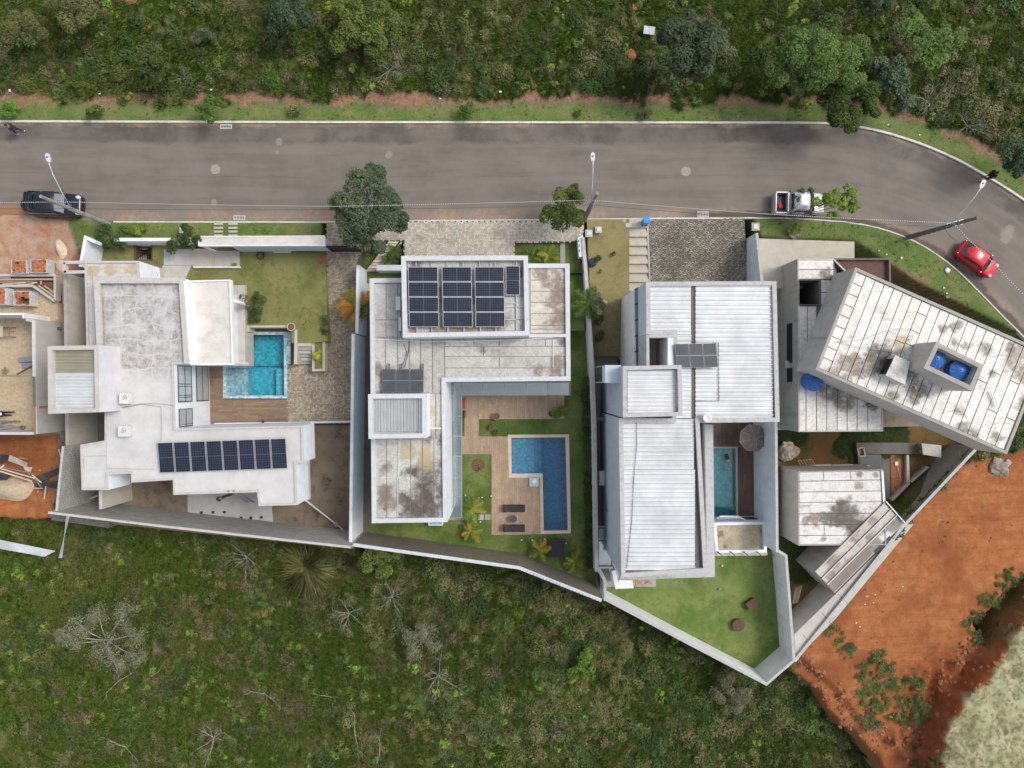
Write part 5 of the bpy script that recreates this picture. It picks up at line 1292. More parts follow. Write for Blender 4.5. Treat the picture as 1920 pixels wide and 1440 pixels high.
corrugated(h3, rect(1263,627.4,1296,784), zc3, M['corr_white'], 'x', 0.3,0.07)
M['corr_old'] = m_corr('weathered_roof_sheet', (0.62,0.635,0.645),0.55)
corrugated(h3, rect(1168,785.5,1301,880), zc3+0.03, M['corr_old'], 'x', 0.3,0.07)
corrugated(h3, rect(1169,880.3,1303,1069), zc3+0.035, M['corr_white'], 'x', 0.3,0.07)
for pts in ([(1296.5,536),(1303,536),(1305,790),(1298,790)],[(1302.5,792),(1309.5,792),(1319,1066),(1305,1066)]):
 mb = MB(); mb.prism(XY(pts, Z3-0.29), Z3-0.32, Z3-0.285); mb.build('gutter', M['cement_dark'], h3)
# gable strip and light well
solid(h3,[(1212,627.5),(1217,627.5),(1218,690),(1212,690)], Z3-0.02,-3, M['cap_grey'], 'well_wall')
solid(h3,[(1217.3,627.2),(1262,627.2),(1262,633),(1217.3,633)], Z3+0.015, Z3-1.2, M['cap_grey'], 'well_rim')
solid(h3,[(1252,633.3),(1262,633.3),(1263,690),(1252,690)], Z3+0.01, Z3-3, M['white_cool'], 'well_rim')
solid(h3,[(1216,625),(1262,625),(1262,700),(1216,700)],4.2,3.9, M['cement'], 'well_floor', zpx=4.4)
q = XY([(1231,633),(1247,633),(1247,690),(1231,690)],4.4); mb = MB(); mb.prism(q, 4.15,4.28); mb.build('well_bench', M['plank_brown'], h3)
# stair tower
tw = [(1168,686.5),(1278,684),(1280,780),(1168,783)]
out = ccw(XY(tw, 8.2)); inn = inset(out, 0.26)
mb = MB(); mb.prism(out, -3.1,8.16, top=False); mb.build('tower_wall', M['blue_grey'], h3)
mb = MB(); mb.ring(out, inn, 8.16,8.2,7.6); mb.build('parapet', M['cap_grey'], h3)
mb = MB(); mb.poly([(x, y, 7.75) for x, y in inn]); mb.build('tower_deck', M['cement_dark'], h3)
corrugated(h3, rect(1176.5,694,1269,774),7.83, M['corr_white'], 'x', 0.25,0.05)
# projecting weathered slab round the pool side
solid(h3,[(1321,796),(1337,796),(1340.5,1082),(1162,1087),(1162,1075),(1326,1072)],3.9,3.6, M['cap_grey'], 'ledge')
# glazed strip on the west terrace
tz = 4.0
solid(h3,[(1187,543),(1190,541),(1193,690),(1189,690)], tz, -3, M['white'], 'terrace_wall')
mb = MB(); mb.prism(XY([(1190.5,543),(1204,541),(1206,690),(1193.5,690)], tz-.1), tz-.13, tz-.1, bot=True); mb.build('terrace_glass', M['glass_pane'], h3)
for v in (541,570,599.5,629,658.5): mb = MB(); mb.bar(P(1190.5, v+1.5, tz), P(1197, v-1.5, tz),0.09,0.06); mb.build('bracket', M['black'], h3)
solid(h3,[(1189,541),(1208,541),(1210,690),(1191,690)],3.0,2.8, M['cement_light'], 'terrace_floor', zpx=3)
# west face windows, box window, unit, awning
xf = P(1165,900, Z3)[0]-0.02
def wz(u): return HC-abs(xf)*FPX/(u-960)
def westwin(v0, v1, u0, u1, nv=0, nh=1):
 z0, z1 = wz(u0), wz(u1); zm = (z0+z1)/2; k = (HC-zm)/FPX; y0, y1 = -(v0-720)*k, -(v1-720)*k
 window(h3,(xf, max(y0, y1)),(xf, min(y0, y1)), min(z0, z1), max(z0, z1), nv, nh, curtain=False)
# west face looks to -x: going from north to south the outside is on the right-hand side
westwin(840,882,1133.5,1138.5); westwin(915,957,1136,1141); westwin(793,810,1135,1138,0,0)
wb = XY([(1129,690),(1169,690),(1169,717),(1129,717)],-0.4)
bw = [p for p in wb]
mb = MB(); mb.prism([(xf-1.05, P(0,689,0.5)[1]),(xf, P(0,689,0.5)[1]),(xf, P(0,718,0.5)[1]),(xf-1.05, P(0,718,0.5)[1])],2.0,7.1, bot=True); mb.build('bay', M['blue_grey'], h3)
yb0, yb1 = P(0,690,1.0)[1], P(0,716,1.0)[1]
w = window(h3,(xf-1.05, yb0),(xf-1.05, yb1),2.1,5.6,1,1, curtain=False)
aw = thing('glass_awning', 'clear glass awning in a dark frame over the side passage', 'awning', P(1135,1020,-1))
zq = -0.6
mb = MB(); mb.prism(XY(rect(1123,991,1146,1060), zq), zq-.015, zq, bot=True); mb.build('pane', M['glass_clear'], aw)
mb = MB()
for a, b in (((1122,990),(1122,1062)),((1146.5,990),(1147,1062)),((1122,990),(1147,990)),((1122,1061),(1147,1061)),((1122,1014),(1147,1014))): mb.bar(P(*a, zq), P(*b, zq),0.06,0.08)
mb.build('frame', M['black_frame'], aw)
solid(aw, rect(1121.5,986.5,1147,989.5), zq, zq-0.2, M['cap_grey'], 'lintel')
solid(aw, rect(1121.5,1062.5,1148,1066), zq, zq-0.2, M['cap_grey'], 'lintel')
solid(h3,[(1118,782),(1141,783),(1141,788.5),(1118,788.5)],0.2,0.0, M['cement_dark'], 'porch_slab')
t = thing('air_conditioner', 'white wall hung cooling unit on the tall side wall', 'air conditioner', (xf-0.3, P(0,895,-0.9)[1],-1.2), 'outdoor cooling units')
mb = MB(); mb.box((0,0,0.4),(0.42,1.1,0.8)); q = mb.build('casing', M['plastic_white'], t, org=(0,0,0), bevel=.02); q.parent = t; q.location = (0,0,0)
mb = MB(); mb.box((0.1,0.35,-0.05),(0.35,0.05,0.08)); mb.box((0.1,-0.35,-0.05),(0.35,0.05,0.08)); q = mb.build('bracket', M['steel'], t, org=(0,0,0)); q.parent = t; q.location = (0,0,0)
collectors('three dark solar water collectors across the gutter of the tin roof', [[(1265.5+i*26.3,645-i*0.6),(1290.5+i*26,644.5-i*0.6),(1295.5+i*25.6,689-i*0.4),(1269.5+i*26,689.5-i*0.4)] for i in range(3)],7.25, 'solar water heaters')
pipe('cable', 'thin dark cable slanting down the long tin roof', [(1193,785),(1194,830),(1188,900),(1185,970),(1175,1066)], zc3+0.1,0.02, M['black'], 'cable')
pipe('conduit', 'dark conduit looping on the tin roof beside the collectors', [(1337,643),(1347,643),(1348,752),(1305,752)], zc3+0.1,0.025, M['black'], 'pipe')
dsh = thing('dish_antenna', 'small white round antenna at the edge of the tin roof', 'antenna', P(1324,783, Z3))
mb = MB(); mb.lathe([(0.02,0.18),(0.2,0.24),(0.3,0.32),(0.28,0.33),(0.0,0.22)],(0,0,0),14, closed=False); q = mb.build('dish', M['plastic_white'], dsh, org=(0,0,0), smooth=True); q.parent = dsh; q.location = (0,0,0)
mb = MB(); mb.tube([(0,0,0),(0,0,0.2)],0.03); mb.bar((0,0,.05),(-.25,.08,.02),0.03); q = mb.build('mast', M['black'], dsh, org=(0,0,0)); q.parent = dsh; q.location = (0,0,0)
# garage door recess is in the shade under the roof edge; front wall with door
q0, q1 = P(1222,535, Z3), P(1390,535, Z3)
# patio and pool of plot 3
o = planks(XY(rect(1333,790,1412,838),-2.98),-2.97, PI/2,0.15,1.2, M['plank_dark'], 'patio_deck'); o['label'] = 'dark brown board deck under the umbrella'
o = planks(XY([(1383.5,838),(1412,838),(1413,970),(1384.5,970)],-2.98),-2.97, PI/2,0.15,1.2, M['plank_dark'], 'patio_deck'); o['label'] = 'dark brown board strip along the narrow teal pool'
mb = MB(); mb.prism(XY(rect(1331,788,1414,972),-3.0),-3.1,-3.004)
pool('narrow teal pool inside the walled patio', [(1331,837.5),(1383.2,837.5),(1384.2,981),(1332,981)],[(1334.5,840.5),(1379.5,840.5),(1381,979),(1335.5,979)],-2.95, {'floor': -4.2}, M['water_teal'], M['mosaic_teal'], M['cement_warm'],-3.05,
  steps=(([(1335,841),(1373,841),(1374,950),(1335,950)],-3.55, M['mosaic_teal']),))
wall_line('patio_wall', 'tall pale blue wall beside the patio pool and umbrella', [(1455,788),(1457.5,1036)],1.6,-7,0.2, M['white_cool'], M['cap_grey'])
wall_line('boundary_wall', 'white wall with a grey top round the point of the back lawn', [(1456,1031),(1474,1042),(1481,1130),(1489,1238),(1437,1283),(1290,1206),(1132,1122)],-0.35,-7,0.2, M['white'], M['cap_grey'])
ph = thing('sand_box', 'white walled box with a sandy top at the end of the patio pool', 'planter', P(1390,1010,-3))
oo = ccw(XY([(1337.5,980),(1437,978),(1438,1036),(1342,1037)],-0.6)); mb = MB(); mb.ring(oo, inset(oo, 0.22),-3.1,-0.6,-1.3); mb.build('box_wall', M['white_cool'], ph)
M['sand_mossy'] = m_membrane('mossy_sand_fill', (0.34,0.27,0.165),(0.52,0.43,0.28),[(1352,1000,-1,0.35, 'd'),(1430,1000,-1,0.35, 'd'),(1360,1025,-1,0.2, 'd')],0.5,(0.16,0.12,0.07))
mb = MB(); mb.poly([(x, y, -0.95) for x, y in inset(oo, 0.2)]); mb.build('sand_fill', M['sand_mossy'], ph)
for k in range(5): mb = MB(); mb.bar(P(1345+k*24.5,1034,-0.5), P(1354+k*24.5,1042,-0.5),0.06,0.08); mb.build('bracket', M['black'], ph)
mb = MB(); mb.bar(P(1337,1039.5,-1.0), P(1438,1038,-1.0),0.22,0.2); mb.build('ledge', M['cement_warm'], ph)
fn = thing('glass_fence', 'white framed glass screen between the patio pool and the sandy box', 'fence', P(1385,970,-3))
mb = MB(); z = -1.3
for a, b in (((1349,968),(1384,968)),((1384,968),(1402,977)),((1341,977.5),(1432,976.5))): mb.bar(P(*a, z), P(*b, z),0.09,0.09)
mb.build('frame', M['white'], fn)
mb = MB(); mb.prism(XY([(1345,969),(1384,969),(1400,977),(1341,977)], z), z-.01, z, bot=True); mb.build('pane', M['glass_clear'], fn)
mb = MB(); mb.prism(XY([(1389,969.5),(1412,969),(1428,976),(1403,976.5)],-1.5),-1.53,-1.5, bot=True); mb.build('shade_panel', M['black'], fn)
# front walls, wide steps
wall_line('garden_wall', 'pale blue wall between the stained driveway and the concrete forecourt', [(1419,437),(1429,530)],1.5,-6,0.2, M['white_cool'], M['cap_grey'])
ws_ = thing('front_steps', 'wide cream steps between two kerbs beside the stained driveway', 'steps', P(1194,480,-1))
for k in range(8):
 t0, t1 = k/8,(k+1)/8; z = 0.1-k*0.26
 solid(ws_, [(1173+t0*3.5,410+t0*136),(1212+t0*5,410+t0*136),(1212+t1*5,409.4+t1*136),(1173+t1*3.5,409.4+t1*136)], z, -6, M['cement_warm'], 'step')
mb = MB()
def sl(x, y): return zline(411,0.2,545,-1.75)(x, y)
mb.prism(poly_on([(1168.5,410),(1172.6,410),(1176,548),(1172,548)], sl),-6, sl); mb.build('side_kerb', M['cement_warm'], ws_)
mb = MB(); mb.prism(poly_on([(1212.6,420),(1215.8,420),(1221,545),(1217.6,545)], sl),-6, sl); mb.build('side_kerb', M['cement_light'], ws_)
wall_line('garden_wall', 'cream kerb wall along the dry lawn beside the lower steps', [(1175.5,548),(1177,690)],-1.5,-6,0.12, M['cement_warm'], M['cream_stone'])
lw = wall_line('garden_wall', 'white stub of wall jutting from the house onto the back lawn', [(1151,1070),(1158,1104)],-0.6,-3.1,0.3, M['white_cool'], M['white'])
bn = thing('garden_bench', 'low white bench slab against the house on the back lawn', 'bench', P(1173,1098,-3)); solid(bn, [(1160,1088),(1186,1088),(1188,1103),(1160,1104)],-2.5,-2.62, M['white'], 'seat'); solid(bn, [(1162,1090),(1166,1090),(1166,1101),(1162,1101)],-2.62,-3.0, M['white'], 'leg', zpx=-2.6); solid(bn, [(1181,1090),(1185,1090),(1185,1101),(1181,1101)],-2.62,-3.0, M['white'], 'leg', zpx=-2.6)

# ================================================================== house 4, unfinished concrete
h4 = thing('house', 'unfinished concrete house under slanted silver felt roofs with blue water tanks', 'house', P(1650,650,-1))
Z4 = 6.1
B4 = [(1604,501),(1964,661),(1888,852),(1529,693)]
out = ccw(XY(B4, Z4)); inn = inset(out, 0.2)
mb = MB(); mb.prism(out, 2.9, Z4-0.03, top=False, bot=True); mb.build('upper_wall', M['cement_light'], h4)
mb = MB(); mb.ring(out, inn, Z4-0.03, Z4, Z4-0.3); mb.build('parapet', M['cement'], h4)
mb = MB(); mb.poly([(x, y, Z4-0.15) for x, y in inn]); mb.build('roof', M['cement_dark'], h4)
a, b, c, d = [Vector(p) for p in XY([(1604,501),(1964,661),(1888,852),(1529,693)], Z4)]
cen = (a+b+c+d)/4
def pq(s, t): return (a.lerp(b, s)).lerp(d.lerp(c, s), t)     # s along the long side, t across
zf4 = Z4-0.14
field = lambda s0, s1, t0, t1: [tuple(pq(s0, t0)), tuple(pq(s0, t1)), tuple(pq(s1, t1)), tuple(pq(s1, t0))]
e = 0.03
strips(h4,[tuple(pq(0.012, e)), tuple(pq(0.066, e)), tuple(pq(0.066,0.97)), tuple(pq(0.012,0.97))],9, zf4, M['felt_silver'],11, name='membrane_strip')
n = 19; bounds = [0.066+(0.985-0.066)*i/n for i in range(n+1)]
rr = random.Random(5); cuts = {}
for i in range(n):
 cs = []
 if 5 <= i <= 14: cs = [0.43+rr.uniform(-.03,.05)] if i not in (6,) else [0.12,0.3,0.44]
 elif i > 14: cs = [0.33+0.03*rr.random()] if i % 2 else [0.7]
 cuts[i] = cs
for i in range(n):
 t0, t1 = bounds[i], bounds[i+1]
 strips(h4,[tuple(pq(t0, e)), tuple(pq(t0,0.97)), tuple(pq(t1,0.97)), tuple(pq(t1, e))],1, zf4, M['felt_silver'],20+i, cuts=cuts[i])
# tank housing
tk = [(1755,640.5),(1844,685),(1822,733.5),(1731,690)]
out = ccw(XY(tk, 8.3)); inn = inset(out, 0.28)
mb = MB(); mb.ring(out, inn, Z4-0.15,8.3, Z4-0.1); mb.build('tank_housing', M['cement_light'], h4)
mb = MB(); mb.ring(inset(out, 0.0), inn, 8.3,8.34,8.25); mb.build('parapet', M['cement'], h4)
mb = MB(); mb.poly([(x, y, Z4+0.75) for x, y in inn]); mb.build('tank_floor', M['felt_low'], h4)
hq = [(1679,666),(1706,678),(1697,721),(1661,704)]; solid(h4, hq, Z4+0.8, Z4-.1, M['felt_low'], 'hatch', zpx=Z4+.8)
mb = MB(); ha, hb = Vector(P(1678,669, Z4+.8)), Vector(P(1662,701, Z4+.8)); dn = Vector((-.012,0,0)); mb.quad(ha+dn-Vector((0,0,.08)), ha+dn-Vector((0,0,.88)), hb+dn-Vector((0,0,.88)), hb+dn-Vector((0,0,.08))); mb.build('hatch_opening', M['black'], h4)
solid(h4,[(1699,691),(1735,690.5),(1772,707),(1768,716),(1740,707),(1727,706)], Z4+0.35, Z4-.1, M['felt_silver'], 'hatch', zpx=Z4+.35)
def tank(u, v, z, r, label):
 x_, y_, _ = P(u, v, z+.9); t = thing('water_tank', label, 'water tank', (x_, y_, z), 'blue water tanks')
 mb = MB(); mb.lathe([(r*0.85,0),(r, 0.75),(r*1.03,0.76),(r*1.03,0.8)],(0,0,0),28, closed=False); q = mb.build('tank_body', M['tank_blue'], t, org=(0,0,0), smooth=False); q.parent = t; q.location = (0,0,0)
 n = 24; mb = MB(); k = mb.add([(0.12*math.cos(2*PI*j/n),0.12*math.sin(2*PI*j/n),1.02) for j in range(n)])
 mb.add([(r*1.04*math.cos(2*PI*j/n), r*1.04*math.sin(2*PI*j/n),0.84+(0.03 if j % 2 else -0.015)) for j in range(n)])
 mb.add([(r*1.04*math.cos(2*PI*j/n), r*1.04*math.sin(2*PI*j/n),0.78) for j in range(n)])
 for s in range(2):
  for j in range(n): mb.face((k+s*n+j, k+s*n+(j+1) % n, k+(s+1)*n+(j+1) % n, k+(s+1)*n+j)[::-1])
 mb.face([k+j for j in range(n)]); q = mb.build('lid', M['tank_blue'], t, org=(0,0,0)); q.parent = t; q.location = (0,0,0)
 mb = MB(); mb.lathe([(0.07,1.0),(0.07,1.06),(0.0,1.07)],(0,0,0),10); q = mb.build('knob', M['tank_blue'], t, org=(0,0,0)); q.parent = t; q.location = (0,0,0)
 return t
tank(1757,672, Z4+0.75,0.58, 'blue lidded water tank nearest the low wall of the roof housing')
tank(1801,694, Z4+0.75,0.64, 'larger blue lidded water tank at the far end of the roof housing')
tank(1526,715,2.85,0.68, 'lone blue lidded water tank on the lower roof')
# lower wing to the west
ZL = 3.0
VL = [(1496,485),(1565,485),(1640,560),(1655,700),(1657,809),(1498,810)]
out = ccw(XY(VL, ZL)); mb = MB(); mb.prism(out, -4.3, ZL-0.12, top=False); mb.build('wall', M['cement'], h4)
mb = MB(); mb.ring(out, inset(out, 0.1), ZL-0.12, ZL-0.05, ZL-0.2); mb.build('parapet', M['cement_light'], h4)
VR = ccw(XY([(1496,572),(1650,572),(1655,700),(1657,809),(1498,810)], ZL))
mb = MB(); mb.poly([(x, y, ZL-0.13) for x, y in VR]); mb.poly([(x, y, ZL-0.13) for x, y in ccw(XY([(1497,486),(1565,486),(1570,524),(1497,524)], ZL))]); mb.poly([(x, y, ZL-0.13) for x, y in ccw(XY([(1539,524),(1600,524),(1600,572),(1539,572)], ZL))]); mb.build('roof', M['cement_dark'], h4)
zl_ = ZL-0.12
strips(h4, XY([(1498,487),(1564,487),(1564,523),(1498,523)], ZL),2, zl_, M['felt_low'],41)
strips(h4, XY([(1540,524.5),(1580,524.5),(1580,571),(1540,571)], ZL),2, zl_, M['felt_low'],42)
strips(h4, XY([(1498,574),(1498,690),(1532,690),(1532,574)], ZL),2, zl_, M['felt_low'],43)
strips(h4, XY([(1499,693),(1499,808),(1655,808),(1655,693)], ZL),8, zl_, M['felt_low'],44, bounds=[0,0.085,0.21,0.335,0.46,0.58,0.70,0.83,1.0], cuts={7: [0.6]})
wo = ccw(XY(rect(1497,524,1538,572), ZL)); mb = MB(); mb.ring(wo, inset(wo, 0.05), ZL-0.12, ZL-0.02,-1.0); mb.poly([(x, y, -0.95) for x, y in wo]); mb.build('light_well', M['cement_dark'], h4)
# slot windows in the west wall
xs_ = P(1496,600, ZL)[0]
for v0, v1 in ((607,680),(690,716)):
 mb = MB(); k = (HC-1.3)/FPX; mb.box((xs_-0.005,-((v0+v1)/2-720)*k, 1.5),(0.05,(v1-v0)*k, 0.9)); mb.build('slot_window', M['black'], h4)
solid(h4,[(1474,676),(1500,676),(1500,690),(1474,690)],1.4,1.2, M['cement_light'], 'beam', zpx=1.4)
r, out, inn = block(h4,[(1565.5,484),(1670,484),(1671,560),(1620,540),(1565.5,525)],2.6,-0.5, M['cement'], M['rust'],0.3,0.12, M['cement_dark'], name='porch_wall', topname='porch_roof')
pad('forecourt', [(1455,752),(1500,752),(1500,806),(1455,806)],-0.9, M['cement_light'], 'small concrete landing between the two houses')
tb = thing('concrete_slab', 'brown slab under the slanted roof at the yard edge', 'slab', P(1680,790,-3)); solid(tb, [(1650,770),(1720,770),(1735,799),(1650,801)],-2.6,-4, M['timber_old'], 'slab_top')
# south annexe
an = thing('annexe', 'low concrete annexe with puddled silver felt roof', 'outbuilding', P(1570,950,-4.2))
AN = [(1496,884),(1655,880),(1660,945),(1662,1022),(1497,1023)]
out = ccw(XY(AN, -0.45)); mb = MB(); mb.prism(out, -4.3,-0.55, top=False); mb.build('wall', M['cement_light'], an)
mb = MB(); mb.ring(out, inset(out, 0.09),-0.55,-0.45,-0.6); mb.build('parapet', M['cement'], an)
mb = MB(); mb.poly([(x, y, -0.56) for x, y in inset(out, 0.09)]); mb.build('roof', M['cement_dark'], an)
strips(an, XY([(1498.5,885.5),(1652,882.5),(1656,1021),(1498.5,1021)],-0.5),7,-0.55, M['felt_south'],51, bounds=[0,0.125,0.275,0.42,0.575,0.725,0.875,1.0], cuts={0: [0.3,0.63],5: [0.3]})
mb = MB(); mb.prism(XY([(1652.5,882.5),(1656,882.5),(1660,940),(1656,942)],-0.42),-0.55,-0.42); mb.build('gutter', M['galv'], an)
sd = thing('annexe', 'narrow slanting wing with mud streaked felt and a wet gutter', 'outbuilding', P(1600,1030,-4.2))
S = lambda pts, z=-0.35: XY(pts, z)
A0, A1, B0, B1 = (1659,942),(1697,983),(1528,1072),(1567,1113)
out = ccw(S([A0, A1, B1, B0])); mb = MB(); mb.prism(out, -4.3,-0.5, top=True); mb.build('wall', M['cement'], sd)
def lerp2(p, q, t): return (p[0]+(q[0]-p[0])*t, p[1]+(q[1]-p[1])*t)
for t0, t1, mt in ((0.03,0.30, 'felt_strip'),(0.33,0.57, 'felt_strip'),(0.60,0.97, 'felt_trough')):
 q = S([lerp2(A0, A1, t0), lerp2(A0, A1, t1), lerp2(B0, B1, t1), lerp2(B0, B1, t0)])
 mb = MB(); q = inset(ccw(q),0.03); mb.prism(q, -0.5,-0.44 if t0 < .6 else -0.485); mb.build('membrane_strip', M[mt], sd)
for t in (0.0,0.315,0.585):
 mb = MB(); mb.bar(P(*lerp2(A0, A1, t+.005),-0.4), P(*lerp2(B0, B1, t+.005),-0.4),0.07,0.1); mb.build('ridge', M['cap_white'] if t else M['cement_light'], sd)
mb = MB(); mb.bar(P(1661,940,-0.33), P(1696,980,-0.33),0.07,0.1); mb.build('gutter', M['galv'], sd)
mb = MB(); mb.bar(P(1527,1074,-0.4), P(1566,1115,-0.4),0.06,0.1); mb.build('fascia', M['rust'], sd)
solid(sd, [(1639,1033),(1668,1005),(1673,1009),(1643,1038)],-0.46,-0.5, M['black'], 'drain_slot', zpx=-.46)
wall_line('boundary_wall', 'cement wall with a pale top along the orange earth', [(1832,840),(1693,988),(1490,1240)],-1.0,-7,0.22, M['cement'], M['cap_grey'])
pv = thing('yard_slab', 'weathered concrete apron inside the cement wall', 'slab', P(1560,1150,-4.2))
# broad capping beside the slanted wing
mb = MB(); mb.prism(S([(1697.5,984),(1714,983),(1568,1160),(1492,1236),(1490,1190),(1567.5,1114)],-1.2),-4.3,-1.25); mb.build('slab_top', M['cement_light'], pv)
for p, q in (((1571,1113),(1598,1140)),((1540,1148),(1560,1172)),((1505,1190),(1520,1207)),((1520,1150),(1545,1130))):
 mb = MB(); mb.bar(P(*p, -1.245), P(*q, -1.245),0.03,0.012); mb.build('joint', M['cement_dark'], pv)
# unfinished basin in the yard
ub = thing('unfinished_pool', 'half dug concrete basin holding murky water in the yard', 'pool', P(1660,880,-4.2))
solid(ub, [(1608,852),(1652,852),(1654,880),(1612,882)],-3.75,-4.2, M['cement_dark'], 'basin_floor')
mb = MB(); mb.poly([(x, y, -3.70) for x, y in ccw(XY([(1613,853),(1652,853),(1652,879),(1614,880)],-3.7))]); mb.build('water', M['water_murk'], ub)
solid(ub, [(1653,853),(1668,853),(1670,940),(1657,935)],-4.1,-4.2, M['cement_dark'], 'trench')
for pts, m in (([(1700,853),(1704.5,853),(1706,907),(1700,905)], 'cement_light'),([(1671,936),(1674,940),(1706,908),(1702,904)], 'cement_light'),([(1707,902),(1710,905),(1743,876),(1738,874)], 'cement_light'),([(1606,830),(1700,830),(1722,832),(1722,851),(1606,851)], 'cement_dark'),([(1669,853),(1699,853),(1699,905),(1672,935)], 'clod')):
 solid(ub, pts, -3.7 if m != 'clod' else -4.05,-4.3, M[m], 'basin_wall' if m == 'cement_light' else 'earth_floor')
# ------------------------------------------------------------------ plants
def mesh_np(name, V, k, tint, mat):
 """V: (n*k, 3) vertices, k per face; tint per face"""
 V = np.ascontiguousarray(V, dtype=np.float32); n = len(V)//k
 me = bpy.data.meshes.new(name); me.vertices.add(len(V)); me.vertices.foreach_set('co', V.ravel())
 me.loops.add(len(V)); me.loops.foreach_set('vertex_index', np.arange(len(V), dtype=np.int32))
 me.polygons.add(n); me.polygons.foreach_set('loop_start', np.arange(0, len(V), k, dtype=np.int32)); me.polygons.foreach_set('loop_total', np.full(n, k, np.int32))
 at = me.attributes.new('leaf', 'FLOAT', 'FACE'); at.data.foreach_set('value', np.ascontiguousarray(tint, dtype=np.float32))
 for m in (mat if isinstance(mat, (list, tuple)) else [mat]): me.materials.append(m)
 me.update(); return me
def leaf_quads(C, size, r, up=0.6, aspect=0.55, N=None):
 """rhombic leaves at the points C"""
 n = len(C); nr = r.normal(size=(n, 3)); nr[:, 2] = np.abs(nr[:, 2])+up
 if N is not None: nr = nr*0.7+N*1.0
 nr /= np.linalg.norm(nr, axis=1)[:, None]
 t = r.normal(size=(n, 3)); t -= nr*(t*nr).sum(1)[:, None]; t /= np.linalg.norm(t, axis=1)[:, None]
 b = np.cross(nr, t); s = size*(0.6+0.8*r.random(n))[:, None]
 V = np.stack([C+t*s*0.5, C+b*s*0.5*aspect, C-t*s*0.5, C-b*s*0.5*aspect],1)
 return V.reshape(-1,3)
def clump_points(c, rad, n, r, hollow=0.55, zmin=-0.5):
 d = r.normal(size=(n*2,3)); d /= np.linalg.norm(d, axis=1)[:, None]; d = d[d[:, 2] > zmin][:n]
 k = (hollow+(1-hollow)*r.random(len(d))**0.7)[:, None]
 return np.array(c)+d*k*np.array(rad), d
def bush_mesh(name, mat, rad, h, n, leaf, seed, lobes=7, up=0.6, spread=0.6, tintc=0.5):
 r = np.random.default_rng(seed); Cs = []; T = []; Nn = []
 for i in range(lobes):
  a = r.random()*2*PI; q = spread*rad*math.sqrt(r.random()); lr = rad*(0.32+0.3*r.random())
  c = (q*math.cos(a), q*math.sin(a), h*(0.35+0.4*r.random())*(1-0.35*q/rad))
  m = n//lobes; p, d = clump_points(c, (lr, lr, lr*0.75*h/rad), m, r); Cs.append(p); Nn.append(d)
  T.append(np.clip(r.normal(tintc+r.normal(0,0.16),0.2, len(p)),0,1))
 C = np.concatenate(Cs); C[:, 2] = np.maximum(C[:, 2],0.02); T = np.concatenate(T); Nn = np.concatenate(Nn)
 return mesh_np(name, leaf_quads(C, leaf, r, up, N=Nn),4, T, mat)
def tuft_mesh(name, mat, rad, h, n, w, seed, lean=1.7):
 r = np.random.default_rng(seed); a = r.random(n)*2*PI; b = (r.random((n, 2))-0.5)*rad*0.7
 ln = h*(0.6+0.7*r.random(n)); le = lean*(0.2+r.random(n))
 base = np.stack([b[:, 0], b[:, 1], np.zeros(n)],1)
 dirv = np.stack([np.cos(a)*le, np.sin(a)*le, np.ones(n)],1); dirv /= np.linalg.norm(dirv, axis=1)[:, None]
 side = np.stack([-np.sin(a), np.cos(a), np.zeros(n)],1)*w/2
 mid = base+dirv*(ln*0.55)[:, None]; tip = base+dirv*ln[:, None]+np.stack([np.cos(a)*ln*.35, np.sin(a)*ln*.35,-ln*0.12],1)
 V = np.stack([base-side, base+side, mid+side*0.8, tip, mid-side*0.8],1).reshape(-1,3)
 return mesh_np(name, V, 5, np.clip(r.normal(0.5,0.25, n),0,1), mat)
def twig_mb(mb, p, d, L, r, depth, rnd, spread=0.6, n=5):
 """a forking bare branch"""
 pts = [p]; q = Vector(p); dd = Vector(d).normalized()
 for i in range(4):
  dd = (dd+Vector((rnd.uniform(-.25,.25), rnd.uniform(-.25,.25), rnd.uniform(-.15,.15)))).normalized(); q = q+dd*(L/4); q.z = max(q.z, 0.05); pts.append(q.copy())
 mb.cv = rnd.random(); mb.tube(pts, [r, r*0.85, r*0.7, r*0.55, r*0.35], n, cap=False)
 if depth > 0:
  for i in range(rnd.randint(2,4)):
   k = rnd.randint(1,4); nd = (dd+Vector((rnd.uniform(-1,1), rnd.uniform(-1,1), rnd.uniform(-.3,.6)))*spread*1.6).normalized()
   twig_mb(mb, pts[k], nd, L*rnd.uniform(0.45,0.75), r*0.5, depth-1, rnd, spread, 4)
def twig_mesh(name, mat, seed, size, flatness=0.35, stems=6, r=0.03, depth=2):
 rnd = random.Random(seed); mb = MB()
 for i in range(stems):
  a = 2*PI*i/stems+rnd.uniform(-.4,.4); twig_mb(mb, (0,0,0.05),(math.cos(a), math.sin(a), flatness+rnd.uniform(0,.5)), size*rnd.uniform(0.5,0.9), r, depth, rnd)
 me = bpy.data.meshes.new(name); me.from_pydata(mb.v, [], mb.f); me.materials.append(mat); return me

